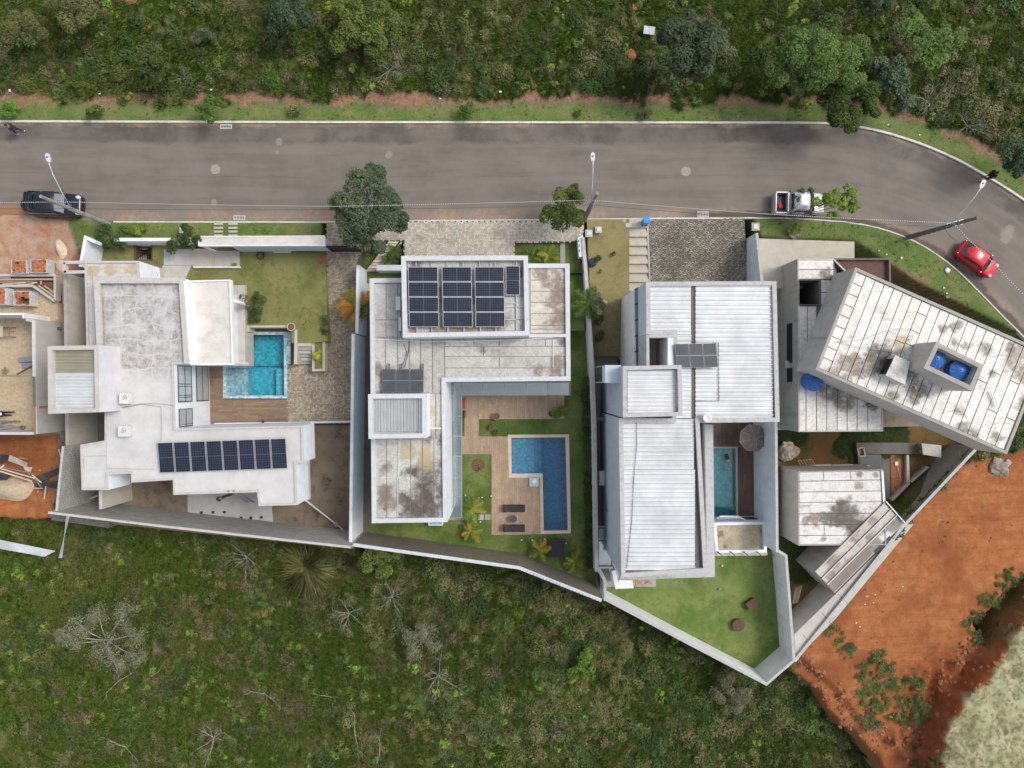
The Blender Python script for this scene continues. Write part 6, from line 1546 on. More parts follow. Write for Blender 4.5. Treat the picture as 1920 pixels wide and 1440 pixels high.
# ---- ground cover (nobody could count it): points that carry small meshes
protos = bpy.data.collections.new('cover_sources')
def proto(me):
 o = bpy.data.objects.new(me.name, me); protos.objects.link(o); return o
def scatter(name, label, pts, sources, scl, pick=None, tilt=0.12):
 n = len(pts)
 me = bpy.data.meshes.new(name); me.vertices.add(n); me.vertices.foreach_set('co', np.ascontiguousarray(pts, np.float32).ravel())
 rot = np.stack([rng.normal(0, tilt, n), rng.normal(0, tilt, n), rng.random(n)*2*PI],1)
 a = me.attributes.new('rot', 'FLOAT_VECTOR', 'POINT'); a.data.foreach_set('vector', np.ascontiguousarray(rot, np.float32).ravel())
 a = me.attributes.new('scl', 'FLOAT', 'POINT'); a.data.foreach_set('value', np.ascontiguousarray(scl, np.float32))
 a = me.attributes.new('pick', 'INT', 'POINT'); a.data.foreach_set('value', np.ascontiguousarray(rng.integers(0, len(sources), n) if pick is None else pick, np.int32))
 me.update(); o = bpy.data.objects.new(name, me); COL.objects.link(o)
 g = bpy.data.node_groups.new(name, 'GeometryNodeTree')
 g.interface.new_socket('Geometry', in_out='INPUT', socket_type='NodeSocketGeometry'); g.interface.new_socket('Geometry', in_out='OUTPUT', socket_type='NodeSocketGeometry')
 N = g.nodes; L = g.links; gi = N.new('NodeGroupInput'); go = N.new('NodeGroupOutput'); iop = N.new('GeometryNodeInstanceOnPoints'); jn = N.new('GeometryNodeJoinGeometry')
 for s in sources:
  oi = N.new('GeometryNodeObjectInfo'); oi.inputs['Object'].default_value = s; oi.inputs['As Instance'].default_value = False
  gt_ = N.new('GeometryNodeGeometryToInstance'); L.new(oi.outputs['Geometry'], gt_.inputs[0]); L.new(gt_.outputs[0], jn.inputs[0])
 def na(nm, ty):
  q = N.new('GeometryNodeInputNamedAttribute'); q.data_type = ty; q.inputs['Name'].default_value = nm; return q.outputs['Attribute']
 L.new(gi.outputs[0], iop.inputs['Points']); L.new(jn.outputs[0], iop.inputs['Instance']); iop.inputs['Pick Instance'].default_value = True
 L.new(na('pick', 'INT'), iop.inputs['Instance Index']); L.new(na('scl', 'FLOAT'), iop.inputs['Scale'])
 er = N.new('FunctionNodeEulerToRotation'); L.new(na('rot', 'FLOAT_VECTOR'), er.inputs[0]); L.new(er.outputs[0], iop.inputs['Rotation'])
 L.new(iop.outputs[0], go.inputs[0])
 m = o.modifiers.new('cover', 'NODES'); m.node_group = g
 o['kind'] = 'stuff'; o['label'] = label; return o
def spots(n, x0=-42, x1=42, y0=-33, y1=32):
 x = rng.uniform(x0, x1, n); y = rng.uniform(y0, y1, n); return x, y
HOUSES_CLEAR = LOTS
def cover_points(n, cond):
 x, y = spots(n); z, wv, wo, wm, ws, wb, lot = land(x, y)
 road_in = sdf(x, y, list(N_KERB)+list(reversed(S_KERB))) < 0.12
 free = (lot < 0.01) & (~road_in)
 k = free & cond(x, y, z, wv, wo, wm, ws, wb)
 return np.stack([x, y, z-0.02],1)[k]
scrubland = lambda x, y, z, wv, wo, wm, ws, wb: (wv < 0.3) & (wo < 0.3) & (wm < 0.3) & (ws < 0.2) & (wb < 0.5)
NORTH = lambda y: y > 15
pg = [proto(tuft_mesh('tuft%d' % i, M['grass'],0.35,0.42,46,0.035, i)) for i in range(3)]
po_ = [proto(tuft_mesh('tufto%d' % i, M['grass_olive'],0.35,0.40,46,0.03,10+i)) for i in range(3)]
pd = [proto(tuft_mesh('tuftd%d' % i, M['grass_dry'],0.4,0.34,44,0.03,20+i, 2.6)) for i in range(3)]
def pick_noise(p, sc, seed, th): return fbm(p[:, 0], p[:, 1], sc, 4, seed) > th
p = cover_points(95000, scrubland)
nz = fbm(p[:, 0], p[:, 1],0.28,4,61); nz2 = fbm(p[:, 0], p[:, 1],0.55,4,62)
nth = NORTH(p[:, 1])
bare = np.where(nth, nz2 > 0.58, nz2 > 0.60) & (rng.random(len(p)) < 0.75)
g1 = (~bare) & ((nz > 0.47) | (nth & (nz > 0.42)) | (rng.random(len(p)) < 0.3)); g2 = (~bare) & ~g1
scatter('meadow_grass', 'green tufted grass covering the rough ground', p[g1], pg, rng.uniform(0.45,1.25, g1.sum()))
scatter('dry_grass', 'olive and yellowing grass among the scrub', p[g2], po_, rng.uniform(0.45,1.15, g2.sum()))
xs_, ys_ = spots(8000,24,42,-33,12); zs_, wv_, wo_, wm_, ws_q, wb_, lot_ = land(xs_, ys_); k = (lot_ < .01) & ((wm_ > 0.35) | ((wb_ > 0.4) & (rng.random(len(xs_)) < 0.25) & (ys_ > -6) & (sdf(xs_, ys_, list(N_KERB)+list(reversed(S_KERB))) > .3)))
p = np.stack([xs_, ys_, zs_-.02],1)[k]
scatter('straw_grass', 'pale straw coloured grass on the mound at the corner', p, pd, rng.uniform(0.25,0.7, len(p))*np.where(fbm(p[:, 0], p[:, 1],0.7,3,5) > .5,1.1,.7))
# low leafy weeds in several shades
def weeds(name, label, mat, n, cond, nmesh=3, rad=0.45, h=0.4, leaves=150, leaf=0.13, lo=0.5, hi=1.3, tintc=0.5, seed=0):
 src = [proto(bush_mesh(name+'%d' % i, M[mat], rad, h, leaves, leaf, seed+i, 5, tintc=tintc)) for i in range(nmesh)]
 p = cover_points(n, cond); return scatter(name, label, p, src, rng.uniform(lo, hi, len(p)))
def near(px, z, rad, dens=1.0):
 P_ = [P(u, v, z)[:2] for u, v, _ in px]; R_ = [r for _, _, r in px]
 def f(x, y):
  m = np.zeros(x.shape, bool); j = (fbm(x, y, 1.0,3,88)-0.5)*1.1
  for (a, b), r in zip(P_, R_): m |= np.hypot(x-a, y-b)+j < r
  return m
 return f
def S_(x, y, *w):
 south_open = (y < -9) & ((x < -6) | (fbm(x, y, 0.18,3,90) > 0.5))
 slope_open = (y > 21)
 keep = np.where(south_open | slope_open, rng.random(np.shape(x)) < 0.34, True)
 return scrubland(x, y, *w) & keep
weeds('leafy_weeds', 'mid green leafy weeds through the scrub', 'leaf_mid', 16000, lambda x, y, *w: S_(x, y, *w) & (fbm(x, y, 0.4,4,71) > 0.52), seed=100)
weeds('dark_weeds', 'dark green low shrubs through the scrub', 'leaf_dark', 13000, lambda x, y, *w: S_(x, y, *w) & (fbm(x, y, 0.35,4,72) > 0.53), rad=0.6, h=0.6, leaves=230, leaf=0.14, seed=110)
weeds('olive_weeds', 'olive low shrubs through the scrub', 'leaf_olive', 13000, lambda x, y, *w: S_(x, y, *w) & (fbm(x, y, 0.35,4,73) > 0.52), rad=0.55, h=0.5, leaves=200, leaf=0.11, seed=120)
weeds('brown_weeds', 'dry brown undergrowth patches', 'leaf_brown', 17000, lambda x, y, *w: S_(x, y, *w) & (fbm(x, y, 0.30,4,74) > 0.55), rad=0.5, h=0.35, leaves=190, leaf=0.09, seed=130)
weeds('bright_weeds', 'bright green broad leaved weeds in the scrub', 'leaf_bright', 8000, lambda x, y, *w: S_(x, y, *w) & (fbm(x, y, 0.5,4,75) > 0.58), rad=0.4, h=0.4, leaves=90, leaf=0.2, seed=140)
tw_src = [proto(twig_mesh('twigs%d' % i, M['wood_twig'],300+i, 1.0,0.3,6,0.014,1)) for i in range(3)]
p = cover_points(6500, lambda x, y, *w: S_(x, y, *w) & (fbm(x, y, 0.4,4,76) > 0.54))
scatter('dead_twigs', 'thin dry twigs lying through the scrub', p+np.array([0,0,0.25]), tw_src, rng.uniform(0.4,1.0, len(p)))
# thicket belts: along the road to the north, behind the back walls to the south
bs = [proto(bush_mesh('thicket%d' % i, M[m],1.0,1.0,620,0.14,200+i, 9, tintc=0.5)) for i, m in enumerate(('leaf_dark', 'leaf_mid', 'leaf_olive', 'leaf_mid', 'leaf_dark', 'leaf_olive'))]
def belt(x, y, z, wv, wo, wm, ws, wb):
 d = seg_dist(x, y, N_KERB); n = (y > 15) & (d > 2.6) & (d < 5.2+(fbm(x, y, 0.15,3,80)-0.5)*3.4)
 e = (x > 24) & (y > 12) & (d > 2.4) & (fbm(x, y, 0.3,4,86) > 0.52)
 e2 = (x > -14) & (x < -7) & (y > 22)
 s = sdf(x, y, LOTS); so = (y < -9) & (x > -8) & (s > 0.5) & (s < 6.5+(fbm(x, y, 0.2,3,81)-0.5)*8)
 so2 = (y < -13) & (fbm(x, y, 0.25,4,82) > np.where(x > -2,0.58,0.66))
 return S_(x, y, z, wv, wo, wm, ws, wb) & (n | e | e2 | so | so2)
p = cover_points(7200, belt); scatter('scrub_thicket', 'dense mixed thicket of shrubs', p-np.array([0,0,0.1]), bs, rng.uniform(0.45,1.15, len(p)))
# weeds on the orange earth
ow = near([(1648,1262,1.5),(1655,1300,1.6),(1650,1340,1.5),(1700,1300,1.3),(1715,1340,1.3),(1850,1170,1.7),(1880,1145,2.0),(1900,1115,2.0),(1565,1190,.8),(1590,1222,.6),(1620,1245,.7),(1760,1430,1.5),(1780,1390,1.0),(1500,1280,1.3),(1470,1260,1.2)],-1.6,1)
src = [proto(bush_mesh('ow%d' % i, M[m],0.5,0.35,170,0.10,400+i, 6)) for i, m in enumerate(('leaf_dark', 'leaf_mid', 'leaf_blue', 'leaf_olive'))]
x, y = spots(9000,14,42,-33,0); z, wv, wo, wm, ws, wb, lot = land(x, y); k = ow(x, y) & (lot < .01) & (wm < 0.6)
q = np.stack([x, y, z-0.03],1)[k]; q = q[:2600]
scatter('pioneer_weeds', 'clumped green weeds on the orange earth', q, src, rng.uniform(0.35,0.9, len(q)))
k = (wo > 0.6) & (rng.random(len(x)) < 0.04) & (lot < .01); q = np.stack([x, y, z-0.03],1)[k]
scatter('scattered_weeds', 'tiny tufts scattered over the orange earth', q, src, rng.uniform(0.08,0.3, len(q)))
# crumbly clods and pebbles on bare earth
from mathutils import noise as mnz
def lump(name, mat, seed):
 bm = bmesh.new(); bmesh.ops.create_icosphere(bm, subdivisions=2, radius=.5)
 for v in bm.verts: v.co *= 1+.5*mnz.noise(v.co*2.6+Vector((seed*7.1, seed*3.3,0)))+.3*mnz.noise(v.co*6+Vector((0, seed*5.7,0))); v.co.z *= .55
 me = bpy.data.meshes.new(name); bm.to_mesh(me); bm.free(); me.materials.append(mat); return proto(me)
c1s = [lump('clodsrc%d' % i, M['clod'], i) for i in range(4)]; c2 = lump('stonesrc', M['rock_pale'],9); c1 = c1s[0]
k = (wo > 0.6) & (lot < .01) & (rng.random(len(x)) < 0.25+0.0*x); rubz = seg_dist(x, y, XY([(1850,1215),(1820,1260),(1760,1310),(1740,1400),(1650,1390),(1560,1320),(1490,1260)],-1.5)) < 1.8
k2 = (wo > 0.6) & (lot < .01) & rubz; q = np.stack([x, y, z-0.03],1)
qa = np.concatenate([q[k2], q[k][:260]]); sc_ = np.concatenate([rng.uniform(0.08,0.55, k2.sum())**1.5*1.2, rng.uniform(0.03,0.12, min(260, k.sum()))])
scatter('earth_clods', 'crumbled orange clods along the cut bank', qa, c1s, sc_, tilt=0.5)
xx, yy = spots(1500,-42,-36,-12,16); zz, wv, wo, wm, ws, wb, lot = land(xx, yy); k = ((ws > .5) | (wo > .5)) & (lot < .01)
q = np.stack([xx, yy, zz-0.02],1)[k][:260]; scatter('site_rubble', 'small rubble scattered over the building site', q, [c1, c1s[1], c2], rng.uniform(0.02,0.16, len(q)), tilt=0.6)
# short turf on mown verges
pv_ = [proto(tuft_mesh('turf%d' % i, M['grass'],0.22,0.08,16,0.02,30+i, 1.5)) for i in range(2)]
p = cover_points(26000, lambda x, y, z, wv, wo, wm, ws, wb: (wv > 0.6) & (fbm(x, y, 0.8,4,83) > 0.47) & (wb < 0.4))
scatter('verge_turf', 'short green turf on the verges', p+np.array([0,0,.02]), pv_, rng.uniform(0.5,1.2, len(p)))

# ---- single trees and shrubs
def tree(name, label, cat, base, clumps, leafmat, leaf=0.16, per=700, seed=1, trunk=0.12, barkmat=None, group=None, up=0.5, hollow=0.5, tintc=0.5, sub=6, trunkz=None):
 """base: (u, v, z) of the foot; clumps: (u, v, z, r) photo position and height of each crown mass"""
 r = np.random.default_rng(seed); rnd = random.Random(seed)
 B = Vector(P(*base)); t = thing(name, label, cat, B, group)
 Cs, Ns, T = [],[],[]; mb = MB(); top = Vector((0,0,0)); cl = [(Vector(P(u, v, z)), rad) for u, v, z, rad in clumps]
 for c, _ in cl: top += c/len(cl)
 fork = B.lerp(top, 0.45); mb.tube([B, B.lerp(fork, 0.5)+Vector((rnd.uniform(-.05,.05), rnd.uniform(-.05,.05),0)), fork],[trunk, trunk*.85, trunk*.7],8)
 for c, rad in cl:
  mid = fork.lerp(c, 0.5)+Vector((0,0,0.15)); mb.tube([fork, mid, c],[trunk*.55, trunk*.4, trunk*.15],6)
  for k in range(sub):
   d = Vector((rnd.gauss(0,1), rnd.gauss(0,1), rnd.gauss(0.25,.7))).normalized(); e = c+d*rad*0.62
   mb.tube([c.lerp(mid, .4), c.lerp(e, .5), e],[trunk*.2, trunk*.14, trunk*.06],4, cap=False)
   lr = rad*rnd.uniform(0.38,0.6); p_, d_ = clump_points(e, (lr, lr, lr*0.8), per//sub, r, hollow, -0.6); Cs.append(p_); Ns.append(d_)
   T.append(np.clip(r.normal(tintc+r.normal(0,0.17),0.17, len(p_)),0,1))
 mb.build('trunk', barkmat or M['bark'], t, smooth=True)
 C = np.concatenate(Cs)-np.array(B); me = mesh_np('crown', leaf_quads(C, leaf, r, up, N=np.concatenate(Ns)),4, np.concatenate(T), M[leafmat])
 o = bpy.data.objects.new('crown', me); COL.objects.link(o); o.parent = t; return t
tree('street_tree', 'tall grey green street tree by the black driveway gate', 'tree', (700,440,0.1),[(688,352,5.2,1.45),(655,388,4.6,1.35),(690,400,5.0,1.5),(732,405,4.6,1.3),(700,445,4.2,1.35),(666,430,4.3,1.3),(752,416,4.0,.7),(702,326,4.6,.8),(720,375,4.6,1.0)], 'leaf_blue', 0.17,2300,3,0.14)
tree('street_tree', 'deep green street tree beside the middle lamp post', 'tree', (1062,428,0.1),[(1055,385,3.8,1.15),(1035,405,3.4,.9),(1075,370,3.6,.8),(1060,415,3.2,1.1),(1078,352,3.3,.4),(1085,410,3.2,.6)], 'leaf_mid', 0.15,1700,5,0.1, tintc=.35)
tree('street_tree', 'sparse bright green tree leaning over the silver pickup', 'tree', (1462,420,0.1),[(1561,363,3.6,.55),(1591,361,3.6,.6),(1595,383,3.5,.6),(1560,398,3.2,.5),(1539,375,3.4,.7),(1573,378,3.4,.75),(1552,385,3.3,.6)], 'leaf_bright', 0.16,520,7,0.06, sub=5)
tree('verge_tree', 'dark leaved sapling sprig over the pickup cab', 'tree', (1460,421,0.1),[(1500,360,3.0,.3),(1494,372,3.0,.3),(1520,358,3.0,.25),(1538,382,3.2,.4)], 'leaf_blue', 0.15,110,8,0.03, sub=4)
for (u, v, r, m, s, lab) in ((18,205,.75, 'leaf_bright', 11, 'yellow green shrub on the far verge near the walking person'),(178,209,.72, 'leaf_mid', 12, 'round mid green shrub on the far verge west of the drain'),
  (552,205,.55, 'leaf_olive', 14, 'thin olive sapling on the far verge'),(876,206,.78, 'leaf_mid', 15, 'dense green shrub touching the far kerb halfway along the road'),(1212,214,.5, 'leaf_olive', 16, 'small yellowing shrub on the far verge opposite the pale manhole'),
  (1083,211,.28, 'leaf_mid', 17, 'tiny sapling inside a ring on the far verge'),(262,430,.6, 'leaf_bright', 18, 'bright yellow green round bush on the near verge'),(233,433,.4, 'leaf_mid', 19, 'small dark bush beside the bright round bush on the near verge'),
  (595,664,.38, 'leaf_yellow', 20, 'yellow shrub growing in the long white planter'),(1490,430,.5, 'leaf_bright', 21, 'low bright bush on the verge in front of the pickup'),(1048,774,.62, 'leaf_bright', 22, 'bright green potted shrub at the corner of the pool deck'),
  (440,497,.16, 'leaf_bright', 23, 'tiny bright plant on the front landing rim')):
 z0 = -1.35 if v > 700 else (-.3 if (500 < u < 700 and v > 600) else 0.1)
 tree('shrub', lab, 'shrub', (u, v, z0),[(u+random.uniform(-4,4), v+random.uniform(-4,4), z0+r*1.1, r*.75),(u-9*r, v+6*r, z0+r*.8, r*.6),(u+9*r, v-5*r, z0+r*.8, r*.6)], m, 0.13 if r > .3 else .08,420, s, 0.03)
tree('verge_tree', 'leafy green young tree with an open crown beside the far storm drain', 'tree', (395,215,0.1),[(388,195,1.8,.65),(410,197,1.8,.5),(385,212,1.7,.55),(400,225,1.5,.4),(374,200,1.5,.4)], 'leaf_mid', 0.15,420,24,0.05, sub=5)
tree('garden_bush', 'dark green bush spilling over the white garden wall by the building site', 'bush', (205,455,0),[(200,445,1.2,.75),(220,455,1.1,.65),(192,455,1.0,.6),(208,432,1.0,.55),(232,463,.8,.4)], 'leaf_dark', 0.13,900,25,0.05)
tree('garden_bush', 'dark sprawling bush hanging over the corner of the white entrance canopy', 'bush', (345,455,0),[(350,440,1.8,.65),(335,455,1.6,.65),(360,455,2.2,.5),(322,462,1.3,.5),(348,428,1.5,.35),(372,448,2.4,.3)], 'leaf_dark', 0.13,700,26,0.05)
tree('garden_bush', 'dark round bush on the lawn beside the white terrace', 'bush', (482,578,0),[(482,575,.5,.7),(486,558,.5,.55),(478,592,.45,.55)], 'leaf_dark', 0.11,900,27,0.04)
tree('garden_shrub', 'spindly potted shrub at the edge of the white terrace', 'shrub', (461,572,.45),[(462,560,1.6,.28),(452,556,1.5,.2),(468,570,1.5,.25)], 'leaf_olive', 0.12,90,28,0.02, sub=4)
tree('garden_bush', 'green bush half hidden at the edge of the paved driveway lawn', 'bush', (609,610,0),[(608,600,.3,.4),(609,620,.3,.4)], 'leaf_dark', 0.1,300,29,0.02)
# wild trees beyond the road
tree('scrub_tree', 'large round dark green tree beyond the road beside the white sheet', 'tree', (1298,100,.5),[(1298,85,5.6,1.6),(1262,70,5.0,1.2),(1330,70,5.0,1.2),(1275,110,4.8,1.3),(1320,110,4.8,1.2),(1298,48,4.8,1.1),(1295,130,4.2,.9)], 'leaf_blue', 0.2,2200,31,0.16, tintc=.3)
tree('scrub_tree', 'broad yellow green spreading tree beyond the road bend', 'tree', (1492,172,.4),[(1530,115,5.2,1.9),(1480,125,4.8,1.6),(1580,130,4.8,1.6),(1540,75,5.0,1.5),(1490,85,4.8,1.3),(1600,100,4.6,1.2),(1500,150,4.2,1.0),(1460,140,4.0,.9),(1610,150,4.0,.8)], 'leaf_mid', 0.15,2600,32,0.17, tintc=.72)
tree('scrub_tree', 'dark clumpy tree overhanging the kerb at the road bend', 'tree', (1590,200,.3),[(1590,200,4.2,1.2),(1620,180,4.2,1.1),(1560,185,3.8,1.0),(1600,228,3.8,.9),(1570,215,3.6,.8),(1635,205,3.6,.7),(1585,165,4.2,1.0)], 'leaf_mid', 0.16,1500,33,0.12, tintc=.22)
tree('scrub_tree', 'blue green shrubby tree between the bend trees', 'tree', (1685,165,.4),[(1680,135,3.4,1.0),(1695,175,3.2,1.0),(1665,150,3.2,.8),(1690,195,2.6,.6),(1650,120,3.0,.7)], 'leaf_blue', 0.2,700,34,0.08, tintc=.65)
tree('scrub_tree', 'loose bright green tree high in the corner thicket', 'tree', (1730,90,.6),[(1725,75,4.0,1.3),(1760,90,3.8,1.1),(1700,60,3.8,1.0),(1740,115,3.4,.9),(1785,70,3.6,1.0),(1715,35,3.6,.8)], 'leaf_mid', 0.18,900,35,0.1, tintc=.62)
tree('scrub_tree', 'dark tree cut by the picture edge beside the standing person', 'tree', (1912,290,.4),[(1905,285,3.8,1.1),(1925,310,3.6,1.1),(1900,315,3.2,.8),(1935,270,3.6,1.1)], 'leaf_blue', 0.16,1100,36,0.1, tintc=.3)
tree('scrub_tree', 'dark tree at the top of the slope above the driveway gate', 'tree', (540,25,.6),[(530,15,3.8,1.3),(560,30,3.6,1.1),(515,40,3.4,1.0),(545,-20,3.8,1.2)], 'leaf_blue', 0.16,1400,37,0.1, tintc=.3)
tree('scrub_tree', 'grey olive tree at the top left of the slope', 'tree', (140,25,.6),[(125,15,3.6,1.1),(155,25,3.6,1.1),(135,38,3.2,.9),(165,-5,3.4,1.0),(105,0,3.2,.9)], 'leaf_olive', 0.13,1100,38,0.1, tintc=.45)
tree('scrub_tree', 'dull olive round tree above the walking person', 'tree', (40,60,.6),[(35,50,3.4,1.1),(60,60,3.2,.9),(20,70,3.0,.9),(45,35,3.2,.8)], 'leaf_olive', 0.13,1100,39,0.1, tintc=.25)
tree('scrub_tree', 'compact dark green tree in the belt above the leafy young tree', 'tree', (282,112,.5),[(280,95,3.2,.95),(300,112,3.0,.8),(268,120,2.8,.8),(288,135,2.2,.7)], 'leaf_dark', 0.15,1000,40,0.08)
tree('scrub_tree', 'mass of bright green foliage above the middle of the road', 'tree', (670,55,.6),[(660,45,3.2,1.2),(690,60,3.0,1.1),(645,75,2.8,1.1),(700,85,2.6,.9),(720,30,3.0,1.0),(650,15,3.0,1.1)], 'leaf_mid', 0.17,1300,41,0.1, tintc=.6)
tree('scrub_tree', 'small dark tree at the top edge near the bend', 'tree', (1640,15,.6),[(1635,8,3.4,.9),(1655,15,3.2,.8),(1625,-12,3.2,.9)], 'leaf_blue', 0.16,900,42,0.08, tintc=.25)
tree('scrub_tree', 'feathery blue green shrub on the open slope', 'shrub', (385,68,.5),[(380,62,1.4,.5),(395,70,1.3,.45),(368,72,1.2,.4)], 'leaf_blue', 0.12,400,43,0.03, tintc=.7)
# sparse grey trees in the south scrub
tree('sparse_tree', 'wide half bare grey tree in the scrub below the long block wall', 'tree', (205,1205,-5),[(150,1175,-2.8,1.2),(185,1150,-2.8,1.0),(235,1150,-2.6,1.2),(250,1190,-2.8,1.1),(200,1215,-2.6,1.3),(140,1205,-3.0,.9),(215,1245,-3,1.1),(255,1230,-3,.9),(115,1190,-3.2,.6)], 'leaf_grey', 0.10,950,44,0.1, M['wood_dead'], sub=16, hollow=.1)
tree('sparse_tree', 'smaller half bare grey tree below the blue pool wall', 'tree', (792,1205,-5),[(770,1195,-3.2,.9),(800,1185,-3.2,.9),(812,1205,-3.2,.8),(778,1222,-3.2,.8),(790,1180,-3,.7)], 'leaf_grey', 0.095,800,45,0.08, M['wood_dead'], sub=15, hollow=.1, tintc=.45)
tree('scrub_tree', 'bright green bush rising over the brown back wall', 'bush', (705,1050,-4.6),[(700,1035,-1.2,.85),(720,1045,-1.6,.8),(745,1035,-1.4,.55),(690,1055,-2,.8),(715,1068,-2.5,.8)], 'leaf_mid', 0.15,900,46,0.06, tintc=.7)
tree('scrub_tree', 'pale grey green bushy tree under the point of the back lawn', 'bush', (1375,1290,-5),[(1370,1285,-3.2,.9),(1350,1300,-3.4,.8),(1395,1300,-3.4,.8),(1375,1320,-3.6,.8)], 'leaf_grey', 0.11,900,47,0.06, tintc=.25)
tree('scrub_tree', 'bright leafy tree in the lower middle thicket', 'bush', (1095,1250,-5),[(1090,1240,-3.6,.7),(1105,1260,-3.6,.7),(1075,1262,-3.8,.6),(1100,1225,-3.8,.5)], 'leaf_bright', 0.2,420,48,0.05, tintc=.35)
# a big fountain of tall grass
fg = thing('fountain_grass', 'big fountain of long yellowing grass beside the block wall', 'grass clump', P(578,1062,-4.6))
me = tuft_mesh('blades', M['leaf_pampas'],0.7,1.8,800,0.04,77,1.9); o = bpy.data.objects.new('blades', me); COL.objects.link(o); o.parent = fg
# bare shrubs and fallen branches
dead = [twig_mesh('dead_branches', M['wood_dead'],500+i, 1.7,0.3,8,0.022,3) for i in range(4)]+[twig_mesh('fallen_branch', M['wood_dead'],520+i, 2.2,0.08,2,0.035,2) for i in range(4)]
def dead_plant(u, v, size, kind, label, name='bare_shrub'):
 x, y, _ = P(u, v, -4.4 if v > 900 else 0.6); z = float(land(np.array([x]), np.array([y]))[0][0]); x, y, _ = P(u, v, z+.4)
 o = bpy.data.objects.new(name, dead[kind]); COL.objects.link(o); o.location = (x, y, z+(0.25 if kind < 4 else .35)); o.scale = (size,)*3; o.rotation_euler = (0,0, random.uniform(0,6.28))
 return tag(o, label, 'bare shrub' if kind < 4 else 'branch')
for a in ((462,1045,1.0,0, 'leafless pale shrub with reddish tips below the long block wall'),(655,1150,1.0,1, 'thin leafless shrub west of the green bush by the wall'),(735,1120,.9,2, 'leafless grey shrub under the bright green bush'),
   (822,1268,1.1,3, 'bleached dead shrub with thick broken limbs'),(400,1385,1.1,1, 'brown leafless shrub low in the scrub'),(1040,1375,.55,2, 'little fishbone dead shrub in the lower thicket'),(1030,1215,.5,0, 'small grey dead shrub in the middle thicket'),
   (345,145,.5,1, 'pale dry bush in the belt above the leafy young tree'),(730,130,.9,2, 'dry twiggy bush beside the bright foliage mass'),(1225,115,.8,3, 'dry bush at the foot of the round dark tree'),(1745,190,1.0,0, 'dry brown bush beside the blue green shrubby tree'),(1815,235,.9,2, 'tangled brown dead bush beside the curved verge'),(6,100,.5,3, 'white dead branches at the left edge of the slope')):
 dead_plant(*a)
for a in ((225,1275,.7,4, 'fallen forked branch west of the half bare grey tree'),(298,1258,.6,5, 'fallen white branch east of the half bare grey tree'),(495,1300,.7,6, 'curved fallen branch in the open scrub'),(610,1305,.6,7, 'slender fallen branch between two soil patches'),
   (665,1370,.8,4, 'long bleached fallen branch by the brown soil strip'),(235,1400,.8,5, 'straight fallen branch near the bottom of the scrub'),(712,1400,.7,6, 'fallen branch at the bottom below the bleached dead shrub'),(1665,165,.7,7, 'leaning bare branch in the corner thicket'),(1465,1350,.7,4, 'fallen branch below the point of the back lawn')):
 dead_plant(*a, name='fallen_branch')
# palms
def frond_mesh(name, mat, L, w, seed, droop=0.5, n=16):
 r = random.Random(seed); mb = MB(); pts = []
 for i in range(9):
  t = i/8; pts.append(Vector((L*t*math.cos(droop*t*.7),0, L*(0.42*t-droop*t*t))))
 mb.tube(pts, [.022*(1-i/9)+.004 for i in range(9)],4, cap=False)
 k0 = len(mb.f); tint = [0.4]*k0
 for i in range(1, n):
  t = i/n; p_ = pts[min(7, int(t*8))].lerp(pts[min(8, int(t*8)+1)], t*8-int(t*8)); ll = w*math.sin(PI*(0.12+0.85*t))+.05
  for s in (-1,1):
   tip = p_+Vector((ll*.55, s*ll*.8,-ll*.12+r.uniform(-.03,.05))); q = Vector((0.085*L*.5,0,0)); mid = p_.lerp(tip, .5)+Vector((0,0,.03))
   k = mb.add([p_-q*.5, p_+q*.5, mid+q*.4, tip, mid-q*.4]); mb.face((k, k+1, k+2, k+3, k+4)); tint.append(min(1, max(0, r.gauss(.5,.2))))
 me = bpy.data.meshes.new(name); me.from_pydata(mb.v, [], mb.f); me.materials.append(mat); a = me.attributes.new('leaf', 'FLOAT', 'FACE'); a.data.foreach_set('value', tint); return me
FR = {m: frond_mesh('frond', M[m],1.0,0.3, i) for i, m in enumerate(('leaf_mid', 'leaf_yellow', 'leaf_rust', 'leaf_blue', 'leaf_bright'))}
def palm(u, v, z, L, label, mats, n=13, h=0.9, seed=1, name='palm', group=None, trunk=.09):
 r = random.Random(seed); t = thing(name, label, 'palm', P(u, v, z), group)
 mb = MB(); mb.lathe([(trunk*1.3,0),(trunk, h*.5),(trunk*.8, h)],(0,0,0),8); q = mb.build('trunk', M['bark'], t, org=(0,0,0)); q.parent = t; q.location = (0,0,0)
 for i in range(n):
  o = bpy.data.objects.new('frond', FR[r.choice(mats)]); COL.objects.link(o); o.parent = t; o.location = (0,0, h); s = L*r.uniform(.75,1.1); o.scale = (s, s, s)
  o.rotation_euler = (r.uniform(-.3,.3), r.uniform(-.5,.25),2*PI*i/n+r.uniform(-.25,.25))
 return t
palm(677,578,-1.0,1.6, 'large palm with orange fronds between the white wall and the felted roof', ['leaf_mid', 'leaf_yellow', 'leaf_rust', 'leaf_rust'],18,1.6,2)
palm(1099,574,-.6,1.5, 'blue green palm leaning over the slim wall beside the sloping lawn', ['leaf_blue', 'leaf_mid', 'leaf_mid'],18,1.8,3)
palm(886,952,-1.4,1.2, 'garden palm beside the grey stepping slabs', ['leaf_yellow', 'leaf_bright', 'leaf_mid'],15,.5,4)
palm(884,994,-1.4,1.0, 'garden palm with an orange heart below the stepping slabs', ['leaf_yellow', 'leaf_bright', 'leaf_mid', 'leaf_rust'],14,.5,5)
palm(1010,1028,-1.4,1.0, 'small yellow palm west of the black square cover', ['leaf_yellow', 'leaf_yellow', 'leaf_mid', 'leaf_rust'],13,.4,6)
palm(1076,1050,-1.4,1.0, 'small yellow palm east of the black square cover', ['leaf_yellow', 'leaf_bright'],13,.4,7)
